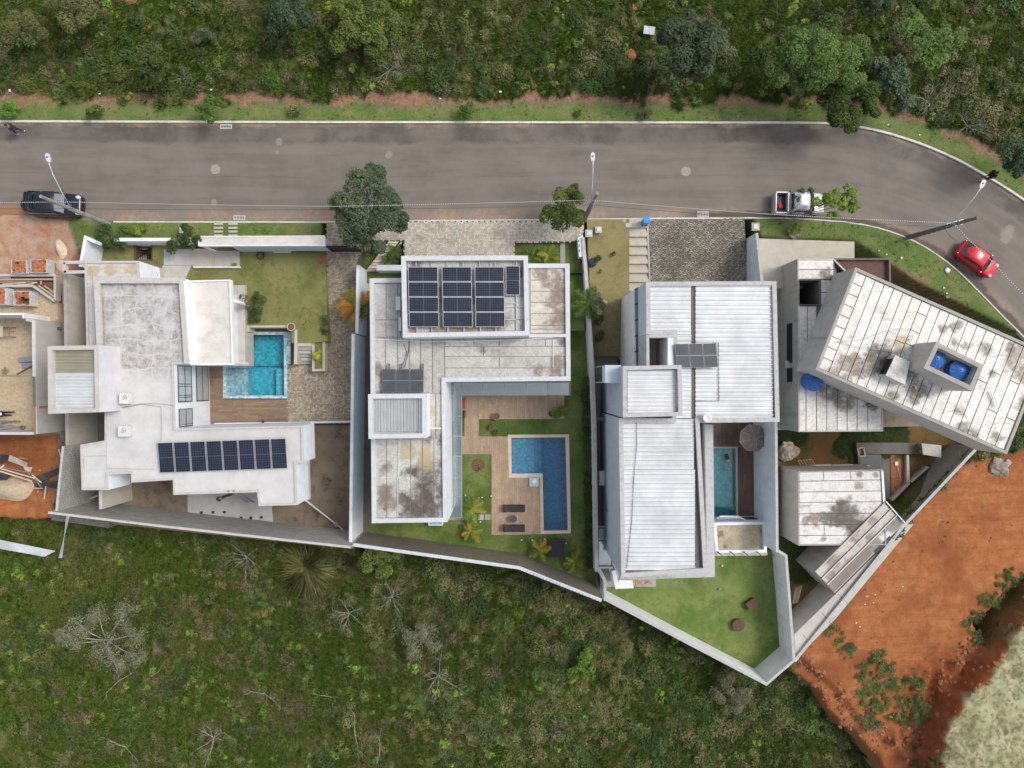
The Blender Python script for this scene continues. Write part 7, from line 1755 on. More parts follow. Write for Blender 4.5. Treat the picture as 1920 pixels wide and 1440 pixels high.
palm(998,484,-.3,0.85, 'small palm nearest the raised deck on the front lawn', ['leaf_mid', 'leaf_bright'],12,.4,8)
palm(1028,481,-.3,0.95, 'small palm nearest the slab path on the front lawn', ['leaf_mid', 'leaf_bright', 'leaf_yellow'],14,.4,9)
palm(743,474,-.6,0.75, 'leafy green plant on the bank near the top of the cream stairs', ['leaf_mid', 'leaf_dark' if False else 'leaf_mid'],12,.3,10, 'garden_plant', None, .05)
palm(733,490,-.8,0.8, 'leafy green plant on the bank above the white ledge', ['leaf_mid', 'leaf_blue'],12,.3,11, 'garden_plant', None, .05)
for u, v, r, lab in ((1012,472,.35, 'dark round shrub between the two small front palms'),(930,812,.35, 'spindly shrub beside the terracotta pot on the strip of lawn'),(921,800,.3, 'thin grey shrub on the narrow lawn strip'),(1121,485,.4, 'low feathery plant beside the dark cloth on the sloping lawn'),(1151,476,.22, 'little spiky plant on the sloping lawn'),(1122,600,.6, 'green shrub against the slim wall on the sloping lawn'),(1124,630,.55, 'second green shrub lower along the slim wall'),(1128,508,.22, 'tiny yellow flowering plant on the sloping lawn')):
 z0 = -1.38 if v > 700 else (-.3 if u < 1095 else zl3(0, P(0, v, -.6)[1]))
 tree('shrub', lab, 'shrub', (u, v, z0),[(u, v, z0+r*.8, r*.7),(u+6*r, v-7*r, z0+r*.7, r*.5),(u-5*r, v+8*r, z0+r*.7, r*.5)], 'leaf_yellow' if 'yellow' in lab else ('leaf_olive' if 'grey' in lab or 'spindly' in lab else 'leaf_dark'),0.09,260, int(u),0.02, sub=5)
# clipped hedge along the slim wall
hd = thing('hedge', 'long dark hedge along the slim white wall by the blue pool', 'hedge', P(1100,880,-1.4))
Cs, Ns, T = [],[],[]; r = np.random.default_rng(9)
for k in range(46):
 v = 712+k*7.7; c = Vector(P(1099+(v-712)*.022+r.uniform(-2.5,2.5), v, -.7))-wloc(hd); p_, d_ = clump_points(c, (.36,.3,.5),330, r, .35); Cs.append(p_); Ns.append(d_); T.append(np.clip(r.normal(.3+r.normal(0,.15),.22, len(p_)),0,1))
me = mesh_np('foliage', leaf_quads(np.concatenate(Cs),.11, r, .5, N=np.concatenate(Ns)),4, np.concatenate(T), M['leaf_dark']); o = bpy.data.objects.new('foliage', me); COL.objects.link(o); o.parent = hd
mb = MB()
for k in range(16): p0 = P(1099+k*.5,716+k*22,-1.4); mb.tube([p0,(p0[0], p0[1],-.7)],.03,5)
mb.build('stems', M['bark'], hd)
# creepers on the unfinished yard
src2 = [proto(bush_mesh('yw%d' % i, M['leaf_dark'],.5,.3,150,.1,600+i, 5)) for i in range(2)]
yp = near([(1470,815,.9),(1500,822,.6),(1600,818,1.2),(1680,822,1.6),(1720,825,1.0),(1585,845,.8),(1600,860,.6),(1715,865,.9),(1480,1040,1.5),(1500,1080,1.0),(1470,1070,.8)],-4.2,1)
x, y = spots(14000,18,32,-16,-2); k = yp(x, y); q = np.stack([x, y, np.full(len(x),-4.2)],1)[k][:1500]
k = np.array([inside(XY([(1462,800),(1740,800),(1790,850),(1700,960),(1480,1200),(1462,1100)],-4.2), a, b) and not inside(XY(AN, -.45), a, b) for a, b in q[:, :2]])
scatter('yard_weeds', 'weeds over the unfinished yard', q[k], src2, rng.uniform(.3,.75, k.sum()))
# ------------------------------------------------------------------ smaller things
def part(mb, name, mat, t, smooth=False, bevel=0, kind=None):
 """part modelled round its thing's own origin"""
 q = mb.build(name, mat, None, org=(0,0,0), smooth=smooth, bevel=bevel); q.parent = t; q.location = (0,0,0)
 if kind: q['kind'] = kind
 return q
def simple(name, label, cat, loc, mb, mat, group=None, rz=0.0, smooth=False, bevel=0):
 o = mb.build(name, mat, None, org=(0,0,0), smooth=smooth, bevel=bevel); o.location = loc; o.rotation_euler = (0,0, rz); return tag(o, label, cat, group)
# ---- cars (x forward)
def loft(secs, caps=True):
 mb = MB(); n = len(secs[0]); k = len(mb.v)
 for s in secs: mb.v.extend(s)
 for i in range(len(secs)-1):
  for j in range(n-1): mb.face((k+i*n+j, k+(i+1)*n+j, k+(i+1)*n+j+1, k+i*n+j+1))
 if caps: mb.face([k+j for j in range(n)]); mb.face([k+(len(secs)-1)*n+j for j in range(n-1,-1,-1)])
 return mb
def bsec(x, w, zl, zb, zt): 
 h = [(x, .9*w, zl),(x, w, zl+.10),(x, w*1.0,(zl+zb)/2),(x, w*.985, zb-.06),(x, w*.93, zb),(x, w*.55, zt),(x, 0, zt+.012)]
 return h+[(a, -b, c) for a, b, c in reversed(h[:-1])]
def csec(x, wb, zb, wt, zt):
 h = [(x, wb, zb),(x, wb*.985, zb+.04),(x, wt*1.0, zt-.1),(x, wt*.9, zt-.02),(x, wt*.5, zt+.015),(x, 0, zt+.025)]
 return h+[(a, -b, c) for a, b, c in reversed(h[:-1])]
def pane_quad(pts, off=.014):
 a, b, c, d = [Vector(p) for p in pts]; nrm = (b-a).cross(d-a).normalized(); 
 if nrm.z < 0: nrm = -nrm
 mb = MB(); mb.quad(*[p+nrm*off for p in (a, b, c, d)]); return mb
def wheel(t, x, y, r=.3, w=.2):
 s = 1 if y > 0 else -1
 mb = MB(); n = 20; k = len(mb.v)
 for yy, rr in ((-w/2, r*.6),(-w/2, r*.93),(-w/4, r),(w/4, r),(w/2, r*.93),(w/2, r*.6)):
  for j in range(n): a = 2*PI*j/n; mb.v.append((rr*math.cos(a), yy, rr*math.sin(a)))
 for i in range(5):
  for j in range(n): mb.face((k+i*n+j, k+i*n+(j+1) % n, k+(i+1)*n+(j+1) % n, k+(i+1)*n+j))
 wl_ = bpy.data.objects.new('wheel', None); COL.objects.link(wl_); wl_.parent = t; wl_.location = (x, y, r)
 part(mb, 'tyre', M['rubber'], wl_, True)
 mb = MB(); k = len(mb.v)
 for yy, rr in ((s*w*.3, r*.62),(s*w*.42, r*.5),(s*w*.36, r*.12)):
  for j in range(n): a = 2*PI*j/n; mb.v.append((rr*math.cos(a), yy, rr*math.sin(a)))
 for i in range(2):
  for j in range(n):
   if i == 1 and j % 4 == 0: continue
   mb.face((k+i*n+j, k+i*n+(j+1) % n, k+(i+1)*n+(j+1) % n, k+(i+1)*n+j))
 part(mb, 'rim', M['alu'], wl_)
def sub(o, lv=1):
 m = o.modifiers.new('smooth', 'SUBSURF'); m.levels = lv; m.render_levels = lv; return o
def car(u, v, rz, label, paint, L, W, H, hood, cab, wtop=.80, belt=.9, wheels=None, glass='car_glass', name='parked_car', pickup=False, z=0.0, cat='car'):
 """hood: (nose height, hood height); cab: x of windscreen base, roof front, roof rear, rear base"""
 t = thing(name, label, cat, P(u, v, z), 'cars parked along the road', rz); w = W/2; h = L/2
 zl = .24; xs, xr, xq, xt = cab; pm = M[paint]
 bed_z = belt
 secs = [bsec(h, w*.74, zl+.12, hood[0]-.14, hood[0]-.1), bsec(h-.12, w*.88, zl, hood[0], hood[0]+.02), bsec(h-.5, w*.97, zl, hood[0]+.06, hood[0]+.1), bsec(xs+.05, w, zl, belt-.02, hood[1]), bsec((xs+xt)/2, w, zl, belt, belt+.02)]
 if not pickup: secs += [bsec(xt+.1, w*.99, zl, belt+.01, belt+.03), bsec(-h+.22, w*.96, zl, belt, belt+.02), bsec(-h+.05, w*.88, zl+.05, belt-.1, belt-.08), bsec(-h, w*.78, zl+.15, belt-.25, belt-.22)]
 else: secs += [bsec(xt+.02, w*.99, zl, belt, belt+.02)]
 b = sub(part(loft(secs), 'body', pm, t, True))
 c = [csec(xs, w*.86, belt-.02, w*.84, belt+.05), csec(xs-.06, w*.87, belt, w*.85, belt+.12), csec(xr, w*.89, belt, w*wtop, H-.04), csec((xr+xq)/2, w*.9, belt, w*wtop*1.01, H), csec(xq, w*.89, belt, w*wtop*.99, H-.03), csec(xt+.05, w*.87, belt, w*wtop, belt+.14), csec(xt, w*.86, belt-.02, w*.8, belt+.05)]
 part(loft(c), 'cabin', pm, t, True)
 g = M[glass]
 part(pane_quad([(xs-.07,-w*.80, belt+.13),(xs-.07, w*.80, belt+.13),(xr+.03, w*wtop*.84, H-.055),(xr+.03,-w*wtop*.84, H-.055)],.02), 'windscreen', M['car_glass_pale'] if glass != 'car_glass' else g, t)
 part(pane_quad([(xt+.08,-w*.76, belt+.16),(xq-.03,-w*wtop*.84, H-.07),(xq-.03, w*wtop*.84, H-.07),(xt+.08, w*.76, belt+.16)],.025), 'rear_window', g, t)
 xm = (xr+xq)/2+.06
 for s in (-1,1):
  for xa, xb, xc, xd in ((xs-.22, xm+.05, xm+.05, xr-.06),(xm-.05, xt+.32, xq+.12, xm-.05)):
   a, b_, c_, d_ = (xa, s*w*.895, belt+.06),(xb, s*w*.9, belt+.06),(xc, s*(w*wtop+.035), H-.16),(xd, s*(w*wtop+.03), H-.16)
   mb = MB(); mb.quad(*[(p[0], p[1]+s*.02, p[2]+.004) for p in (a, b_, c_, d_)]); part(mb, 'side_window', g, t)
  mb = MB(); mb.lathe([(.02,-.07),(.09,-.04),(.1,.03),(.05,.08)],(0,0,0),8); q = part(mb, 'mirror', M['black'] if paint != 'red_paint' else pm, t); q.location = (xs-.28, s*(w+.07), belt+.06)
  mb = MB(); mb.lathe([(.03,-.05),(.16,-.02),(.15,.05),(.02,.09)],(0,0,0),12); q = part(mb, 'headlight', M['lamp_glass'], t, True); q.location = (h-.24, s*w*.68, hood[0]-.01); q.scale = (1.15,.85,.8); q.rotation_euler = (0,.35,0)
  mb = MB(); mb.box((0,0,0),(.12,.16,.24)); q = part(mb, 'tail_light', M['tail_red'], t, bevel=.03); q.location = (-h+.1, s*w*.8, belt-.12)
  for x in wheels or (h-.78,-h+.72): wheel(t, x, s*(w-.11))
 mb = MB(); mb.bar((h-.02,-w*.6,.48),(h-.02, w*.6,.48),.06,.16); part(mb, 'bumper', M['black'] if paint != 'red_paint' else pm, t)
 mb = MB(); mb.bar((xs-.02,-.5, hood[1]+.06),(xs+.06,.05, hood[1]+.05),.03,.02); mb.bar((xs-.02,.1, hood[1]+.06),(xs+.06,.6, hood[1]+.05),.03,.02); part(mb, 'wiper', M['black'], t)
 return t
red = car(1823,489, math.radians(-36), 'red hatchback parked on the bend beside the worn kerb', 'red_paint', 3.85,1.64,1.44,(.78,.98),(1.0,.45,-1.05,-1.72),.80,.93, glass='car_glass')
suv = car(116,389, math.radians(-1.5), 'dark navy off roader with roof bars parked by the building site', 'black_paint', 3.95,1.72,1.72,(.86,1.02),(.95,.45,-1.72,-1.9),.86,1.02, glass='car_glass_pale')
red.scale = (.84,.84,.84)
for x in (-1.45,-1.1):
 mb = MB(); mb.bar((x, -.62,1.77),(x, .62,1.77),.07,.05); part(mb, 'roof_bar', M['black'], suv)
mb = MB(); k = 0
n = 20
for xx, rr in ((-.11,.18),(-.12,.31),(-.06,.34),(.06,.34),(.12,.3),(.11,.1)):
 for j in range(n): a = 2*PI*j/n; mb.v.append((xx, rr*math.cos(a), rr*math.sin(a)))
for i in range(5):
 for j in range(n): mb.face((i*n+j, i*n+(j+1) % n, (i+1)*n+(j+1) % n, (i+1)*n+j))
mb.face(list(range(n))); q = part(mb, 'spare_wheel', M['rubber'], suv, True); q.location = (-2.12,-.1,.95)
pk = car(1492,386, math.radians(-1), 'silver pickup with an open load bed under the sparse tree', 'silver_paint', 3.7,1.6,1.5,(.80,.98),(.98,.45,-.62,-.84),.82,.95, pickup=True, name='parked_pickup', cat='pickup truck', glass='car_glass')
mb = MB(); w = .81; mb.box((-1.33,0,.42),(.96,1.5,.1)); part(mb, 'bed_floor', M['black'], pk)
for s in (-1,1): mb = MB(); mb.box((-1.34, s*.75,.66),(1.0,.09,.58)); part(mb, 'bed_side', M['silver_paint'], pk, bevel=.02)
mb = MB(); mb.box((-1.81,0,.66),(.09,1.42,.56)); part(mb, 'tailgate', M['silver_paint'], pk, bevel=.02)
mb = MB(); mb.box((-.92,0,.72),(.08,1.5,.56)); part(mb, 'bed_front', M['silver_paint'], pk)
mb = MB()
for s in (-.72,.72): mb.bar((-.95, s, .95),(-.95, s, 1.5),.05)
mb.bar((-.95,-.72,1.5),(-.95,.72,1.5),.05); part(mb, 'roll_bar', M['black'], pk)
mb = MB(); mb.box((-1.91,0,.42),(.1,1.45,.14)); part(mb, 'rear_bumper', M['steel'], pk)
bg = thing('toolbox', 'red and black bundle lying in the open load bed of the pickup', 'tool bag', P(1460,387,.5))
mb = MB(); mb.box((0,0,.16),(.3,.42,.3),.3); part(mb, 'bag', M['red_cloth'], bg, bevel=.05); mb = MB(); mb.box((-.26,-.12,.12),(.2,.36,.26),-.2); part(mb, 'case', M['black'], bg, bevel=.04)

# ---- lamp posts and the overhead line
def lamp_post(base, top, zt, arm, zarm, lamp, zlamp, label, mat):
 B = Vector(P(*base, .05)); T = Vector(P(*top, zt)); t = thing('lamp_post', label, 'lamp post', B, 'concrete lamp posts along the road')
 mb = MB(); n = 10; mb.tube([B.lerp(T, i/6) for i in range(7)],[.19-.08*i/6 for i in range(7)], n); mb.build('pole', M[mat], t)
 mb = MB(); d = (T-B).normalized()
 for i in range(9): p0 = B.lerp(T, .04+i*.07); p1 = B.lerp(T, .09+i*.07); r0 = .19-.08*(.04+i*.07); mb.bar(p0+Vector((.0,-r0*.98,0)), p1+Vector((0,-r0*.98,0)),.05,.02); mb.bar(p0+Vector((-r0*.98,0,0)), p1+Vector((-r0*.98,0,0)),.02,.05)
 o = mb.build('slots', M['pole_dark'], t); o['kind'] = 'stuff'
 A = Vector(P(*arm, zarm)); E = Vector(P(*lamp, zlamp)); pts = [A, A.lerp(E, .3)+Vector((0,0,.25)), A.lerp(E, .65)+Vector((0,0,.35)), A.lerp(E, .88)+Vector((0,0,.2)), E]
 mb = MB(); mb.tube(pts, .035,8); mb.build('arm', M['galv'], t, smooth=True)
 d = (E-A); d.z = 0; d.normalize(); s = Vector((-d.y, d.x, 0)); mb = MB()
 q = [E+d*a+s*b for a, b in ((-.22,-.07),(.0,-.14),(.3,-.12),(.38,0),(.3,.12),(0,.14),(-.22,.07))]
 mb.prism([(p.x, p.y) for p in q], E.z-.06, E.z+.06, bot=True); h = mb.build('lamp_head', M['plastic_white'], t)
 mb = MB(); mb.lathe([(.06,.06),(.06,.13),(.0,.14)], tuple(E+d*.1),8); mb.build('photocell', M['blue_plastic'], h)
 for k in (.62,.70,.78):
  p = B.lerp(T, k); mb = MB(); mb.lathe([(.16,-.03),(.16,.03)],(p.x, p.y, p.z),10); mb.bar((p.x-.15, p.y+.12, p.z),(p.x+.15, p.y+.2, p.z),.06); mb.build('clamp', M['steel'], t)
 return t
lamp_post((204,421),(76,368),7.74,(132,388),6.4,(91,298),7.4, 'grey concrete lamp post leaning over the dark off roader', 'pole')
lamp_post((1096,412),(1120,362),7.6,(1109,374),6.6,(1111.5,296.5),7.4, 'grey concrete lamp post beside the deep green street tree', 'pole')
lamp_post((1702,445),(1834,408),7.4,(1783,420),6.1,(1841,347),7.4, 'dark concrete lamp post on the bend above the red hatchback', 'pole_dark')
def m_twist():
 n = NT('twisted_cable'); f = n.wave(2.6, dist=1.5, dsc=0.5); n.b.inputs['Roughness'].default_value = .6
 return n.done(n.ramp(f, [(0.35,(.08,.08,.085)),(.55,(.3,.3,.31)),(.75,(.6,.6,.62))]),.5)
M['twist'] = m_twist()
def wire(label, pts, r, mat, name='power_line', sag=.5, n=12):
 allp = []
 for (u0, v0, z0),(u1, v1, z1) in zip(pts, pts[1:]):
  a, b = Vector(P(u0, v0, z0)), Vector(P(u1, v1, z1))
  for i in range(n): t = i/n; p = a.lerp(b, t); p.z -= sag*4*t*(1-t); allp.append(p)
 allp.append(Vector(P(*pts[-1]))); mb = MB(); mb.tube(allp, r, 6); o = mb.build(name, mat, None, org=tuple(allp[0])); return tag(o, label, 'power line')
wire('twisted white overhead cable strung between the lamp posts', [(-120,379,6.6),(118,378.5,6.6),(620,387,6.2),(1108,375,6.6),(1450,402,6.3),(1788,418,6.4),(1850,480,6.3),(1990,620,6.4)],.024, M['twist'], sag=.12)
wire('thin black overhead wire below the twisted cable', [(-120,388,5.9),(142,391,5.9),(620,393,5.6),(1104,384,5.9),(1450,409,5.7),(1770,425,5.8),(1800,457,5.0)],.012, M['black'], sag=.2)
# ---- drains and manholes
def drain(u, v, label, rz=0, w=.86, d=.34):
 t = thing('storm_drain', label, 'drain', P(u, v, 0.0), 'white barred storm drains', rz)
 o = [(-w/2,-d/2),(w/2,-d/2),(w/2, d/2),(-w/2, d/2)]; mb = MB(); mb.ring(o, inset(o, .05),-.05,.035,-.05); part(mb, 'frame', M['kerb_white'], t)
 mb = MB(); mb.poly([(x, y, .006) for x, y in inset(o, .05)]); part(mb, 'shaft', M['black'], t)
 for k in range(2): mb = MB(); mb.box((0,-d/2+(k+1)*d/3,.022),(w-.1,.035,.02)); part(mb, 'bar', M['kerb_white'], t)
 for k in range(3): mb = MB(); mb.box((-w/2+(k+1)*w/4,0,.02),(.03, d-.1,.016)); part(mb, 'bar', M['kerb_white'], t)
drain(449,408.5, 'white barred storm drain at the near kerb before the stepping slabs'); drain(424,237.5, 'white barred storm drain at the far kerb'); drain(1318,402, 'white barred storm drain at the near kerb above the stained driveway', 0,.84,.42)
for u, v, lab in ((404,317.5, 'round cement manhole cover towards the lamp post by the off roader'),(1286,321.5, 'worn round cement manhole cover towards the bend')):
 t = thing('manhole_cover', lab, 'manhole cover', P(u, v, 0)); n = 26
 mb = MB(); rr = random.Random(int(u)); prof = [(.37+rr.uniform(-.012,.012)*(1.8 if u > 1000 else .6)) for _ in range(n)]
 mb.prism([(prof[j]*math.cos(2*PI*j/n), prof[j]*math.sin(2*PI*j/n)) for j in range(n)],-.02,.006); part(mb, 'rim', M['iron'], t)
 mb = MB(); mb.lathe([(.3,.0065),(.295,.012),(.0,.013)],(0,0,0),24, closed=False); part(mb, 'lid', M['iron'], t)

# ---- people
def skin_body(name, joints, edges, mat, parent, lv=1):
 me = bpy.data.meshes.new(name); me.from_pydata([j[0] for j in joints], edges, []); me.materials.append(mat)
 o = bpy.data.objects.new(name, me); COL.objects.link(o); o.parent = parent
 m = o.modifiers.new('skin', 'SKIN'); m.use_smooth_shade = True
 for v, j in zip(me.skin_vertices[0].data, joints): v.radius = (j[1], j[1] if len(j) < 3 else j[2])
 me.skin_vertices[0].data[0].use_root = True
 s = o.modifiers.new('smooth', 'SUBSURF'); s.levels = lv; s.render_levels = lv; return o
def person(u, v, z, label, rz, pose, shirt, legs, skin, hair, h=1.72, sleeves=True):
 """pose: joint positions for a figure facing +x, in units of height"""
 t = thing('person', label, 'person', P(u, v, z), None, rz); S = h
 d = dict(pelvis=(0,0,.53), waist=(0,0,.61), chest=(.005,0,.73), neck=(0,0,.825), head=(.01,0,.885), crown=(.012,0,.95), shl=(0,.105,.80), shr=(0,-.105,.80), ell=(-.02,.14,.63), elr=(.03,-.14,.64), hal=(.04,.15,.50), har=(.1,-.13,.52),
    hil=(0,.05,.51), hir=(0,-.05,.51), knl=(.05,.055,.28), knr=(-.02,-.055,.28), anl=(.0,.055,.045), anr=(-.1,-.055,.06), tol=(.085,.06,.015), tor=(-.02,-.06,.02)); d.update(pose)
 J = {k: Vector(p)*S for k, p in d.items()}
 names = ['pelvis', 'waist', 'chest', 'neck', 'head', 'crown', 'shl', 'ell', 'hal', 'shr', 'elr', 'har', 'hil', 'knl', 'anl', 'tol', 'hir', 'knr', 'anr', 'tor']
 R = dict(pelvis=.082, waist=.068, chest=.085, neck=.032, head=.054, crown=.035, shl=.036, ell=.026, hal=.02, shr=.036, elr=.026, har=.02, hil=.056, knl=.036, anl=.024, tol=.02, hir=.056, knr=.036, anr=.024, tor=.02)
 js = [(tuple(J[k]), R[k]*S*.92) for k in names]; ix = {k: i for i, k in enumerate(names)}
 E = [('pelvis', 'waist'),('waist', 'chest'),('chest', 'neck'),('neck', 'head'),('head', 'crown'),('chest', 'shl'),('shl', 'ell'),('ell', 'hal'),('chest', 'shr'),('shr', 'elr'),('elr', 'har'),('pelvis', 'hil'),('hil', 'knl'),('knl', 'anl'),('anl', 'tol'),('pelvis', 'hir'),('hir', 'knr'),('knr', 'anr'),('anr', 'tor')]
 ed = [(ix[a], ix[b]) for a, b in E]
 for hnd, el, sg in (('hal', 'ell', 1),('har', 'elr', -1)):     # palm and five fingers
  fw = (J[hnd]-J[el]).normalized(); sd = fw.cross(Vector((0,0,1))); sd = sd.normalized() if sd.length > .1 else Vector((1,0,0)); up = sd.cross(fw)
  palm_ = J[hnd]+fw*.05; js.append((tuple(palm_),.026)); pi_ = len(js)-1; ed.append((ix[hnd], pi_))
  for f, ln in ((-1.5,.06),(-.5,.075),(.5,.07),(1.5,.055)):
   a = palm_+fw*.045+sd*(f*.02); js.append((tuple(a),.009)); js.append((tuple(a+fw*ln-up*.03),.007)); ed += [(pi_, len(js)-2),(len(js)-2, len(js)-1)]
  a = palm_+sd*(.035*sg)-fw*.005; js.append((tuple(a),.011)); js.append((tuple(a+fw*.045+sd*(.02*sg)),.008)); ed += [(pi_, len(js)-2),(len(js)-2, len(js)-1)]
 skin_body('body', js, ed, M[skin], t)
 def cloth(nm, ks, es, mat, k=1.22):
  ii = {a: i for i, a in enumerate(ks)}; skin_body(nm, [(tuple(J[a]), R[a]*S*k) for a in ks],[(ii[a], ii[b]) for a, b in es], mat, t)
 sk = ['waist', 'pelvis', 'chest', 'shl', 'shr']; se = [('waist', 'pelvis'),('waist', 'chest'),('chest', 'shl'),('chest', 'shr')]
 if sleeves: sk += ['ell', 'elr']; se += [('shl', 'ell'),('shr', 'elr')]
 cloth('shirt', sk, se, M[shirt])
 cloth('trousers', ['pelvis', 'hil', 'knl', 'anl', 'hir', 'knr', 'anr'],[('pelvis', 'hil'),('hil', 'knl'),('knl', 'anl'),('pelvis', 'hir'),('hir', 'knr'),('knr', 'anr')], M[legs],1.16)
 for a, b in (('anl', 'tol'),('anr', 'tor')): mb = MB(); mb.tube([J[a]-Vector((.05,0,0)), J[a].lerp(J[b],.5), J[b]+Vector((.03,0,0))],[.045,.055,.035],8); part(mb, 'shoe', M['black'] if legs != 'cloth_navy' else M['plastic_white'], t, True)
 fw = Vector((1,0,0)); ax = (J['crown']-J['head']).normalized()
 mb = MB(); c = J['head'].lerp(J['crown'],.5); mb.lathe([(.075*S/1.7,-.005),(.095*S/1.7,.03),(.088*S/1.7,.085),(.05*S/1.7,.12),(.0,.128)],(0,0,0),14, closed=False); q = part(mb, 'hair', M[hair], t, True); q.location = c-ax*.03; q.rotation_euler = Vector((0,0,1)).rotation_difference(ax).to_euler()
 side = Vector((0,1,0)); fwd = side.cross(ax).normalized(); mb = MB(); f = J['head']+ax*.01
 mb.tube([f+fwd*.085, f+fwd*.115-ax*.03],[.008,.016],6)
 for s in (-1,1): mb.tube([f+side*(s*.09)-ax*.02, f+side*(s*.1)+ax*.03],.018,6); mb.tube([f+fwd*.088+side*(s*.035)+ax*.02, f+fwd*.1+side*(s*.035)+ax*.02],.01,6)
 mb.tube([f+fwd*.09-ax*.055-side*.03, f+fwd*.09-ax*.055+side*.03],.008,5); part(mb, 'face', M[skin], t)
 return t
person(40,249,0.0, 'person in dark clothes and pale shoes walking along the far kerb', math.radians(185), {'knl': (.1,.055,.29), 'anl': (.14,.055,.05), 'tol': (.22,.06,.03), 'anr': (-.16,-.055,.06), 'knr': (-.05,-.055,.28), 'tor': (-.09,-.06,.015), 'hal': (.12,.14,.54), 'har': (-.1,-.15,.52), 'elr': (-.06,-.14,.64)}, 'cloth_navy', 'cloth_navy', 'skin', 'hair', 1.74)
person(1844,335,0.02, 'person in black clothes stepping off the kerb at the road bend', math.radians(205), {'knl': (.09,.06,.29), 'anl': (.17,.06,.045), 'tol': (.25,.065,.02), 'anr': (-.15,-.05,.06), 'knr': (-.06,-.05,.28), 'tor': (-.07,-.05,.015), 'ell': (.05,.17,.65), 'hal': (.14,.12,.6), 'elr': (.05,-.17,.65), 'har': (.14,-.1,.6)}, 'cloth_black', 'cloth_black', 'skin_dark', 'hair', 1.72)
person(19,775,0.03, 'worker in a white shirt bending over boards inside the roofless room', math.radians(176), {'waist': (.06,0,.6), 'chest': (.19,0,.64), 'neck': (.29,0,.655), 'head': (.355,0,.65), 'crown': (.42,0,.655), 'shl': (.245,.11,.63), 'shr': (.245,-.11,.63), 'ell': (.28,.16,.5), 'elr': (.28,-.16,.5), 'hal': (.38,.12,.4), 'har': (.4,-.1,.4), 'anl': (-.08,.07,.045), 'tol': (.0,.08,.015), 'knl': (-.03,.07,.28), 'anr': (-.2,-.07,.06), 'tor': (-.12,-.08,.015), 'knr': (-.1,-.07,.28)}, 'shirt_white', 'cloth_black', 'skin_dark', 'hair', 1.72)

# ---- street frontage pieces
def meter_box(u, v, z, label, w=.5, mat='plastic_white', h=.12):
 t = thing('meter_box', label, 'box', P(u, v, z)); mb = MB(); mb.box((0,0, h/2),(w+.22, w+.22, h)); part(mb, 'base', M['cement_light'], t)
 mb = MB(); mb.box((0,0, h+.03),(w, w, .06)); part(mb, 'lid', M[mat], t, bevel=.03); return t
meter_box(344,434,.1, 'square white cover in cement half under the sprawling bush', .3); meter_box(1416,425.5,.1, 'square white cover in cement at the verge west of the pickup', .36); meter_box(1104,438,.12, 'white box lid at the head of the slim wall', .32); meter_box(1122,431.5,.1, 'small white box lid on the dry lawn', .26)
mb = MB(); mb.lathe([(.2,0),(.22,.05),(.1,.09),(0,.09)],(0,0,0),18); simple('white_disc', 'round white lid lying on the grass below the red hatchback', 'lid', P(1776,507,.12), mb, M['plastic_white'], smooth=True)
bn_ = thing('waste_bin', 'bright blue wheeled bin at the kerb above the wide steps', 'bin', P(1208,418,.15), rz=.1)
mb = MB(); mb.prism([(-.2,-.2),(.2,-.2),(.2,.2),(-.2,.2)],.06,.95, bot=True); part(mb, 'body', M['blue_plastic'], bn_, bevel=.03)
mb = MB(); mb.box((0,.02,.985),(.48,.5,.06)); part(mb, 'lid', M['blue_plastic'], bn_, bevel=.02)
for s in (-.17,.17): mb = MB(); mb.tube([(s-.03,-.2,.09),(s+.03,-.2,.09)],.09,12); part(mb, 'wheel', M['rubber'], bn_)
def rock(name, label, u, v, z, r, mat, seed, flat_=.6, cat='rock', n=1):
 rr = random.Random(seed); bm = bmesh.new(); bmesh.ops.create_icosphere(bm, subdivisions=3, radius=r)
 off = Vector((rr.uniform(0,50), rr.uniform(0,50), rr.uniform(0,50)))
 from mathutils import noise as mn
 for v_ in bm.verts:
  k = 1+.45*mn.noise(v_.co*(1.1/r)+off)+.28*mn.noise(v_.co*(3.2/r)+off)+.12*mn.noise(v_.co*(8/r)+off); v_.co = v_.co*k; v_.co.z *= flat_
 me = bpy.data.meshes.new(name); bm.to_mesh(me); bm.free(); me.materials.append(mat); o = bpy.data.objects.new(name, me); COL.objects.link(o); o.location = P(u, v, z); return tag(o, label, cat)
rock('boulder', 'brown boulder on the verge above the concrete forecourt', 1491,437,.25,.46, M['rock'],1); rock('rock_pile', 'large pale rock in the yard of the unfinished house', 1477,846,-4.0,.75, M['rock_pale'],2,.7)
rock('rubble_heap', 'dark rubble heap on the orange earth near the slanted roof', 1872,877,-1.5,.75, M['rock'],3,.4); rock('stone', 'pale stone beside the dark rubble heap', 1890,868,-1.4,.24, M['rock_pale'],4)
for i, (u, v, r) in enumerate(((272,56,.45),(250,0,.5),(376,22,.3),(886,25,.28),(1068,40,.25),(1189,14,.22),(1183,104,.42))):
 rock('earth_mound', ('red earth clod above the compact dark tree', 'red earth clod at the top edge of the slope', 'flat red clod in the open slope grass', 'red clod in the meadow above the road middle', 'small red clod near the meadow centre', 'tiny red clod close to the top edge of the meadow', 'red clod beside the dry bush near the round dark tree')[i], u, v, .45, r, M['clod'],20+i, .4, 'earth clod')
ru = random.Random(3)
sh = thing('roof_sheet', 'white corrugated sheet scrap lying on the far slope', 'sheet', P(1217,57,.9), rz=-.12)
for k in range(2):
 mb = MB()
 for i in range(4): x = -.4+k*.42+i*.1; mb.quad((x, -.3,.02),(x+.07,-.3,.05),(x+.07,.3,.05),(x, .3,.02)); mb.quad((x+.07,-.3,.05),(x+.1,-.3,.02),(x+.1,.3,.02),(x+.07,.3,.05))
 part(mb, 'sheet', M['corr_white'], sh)
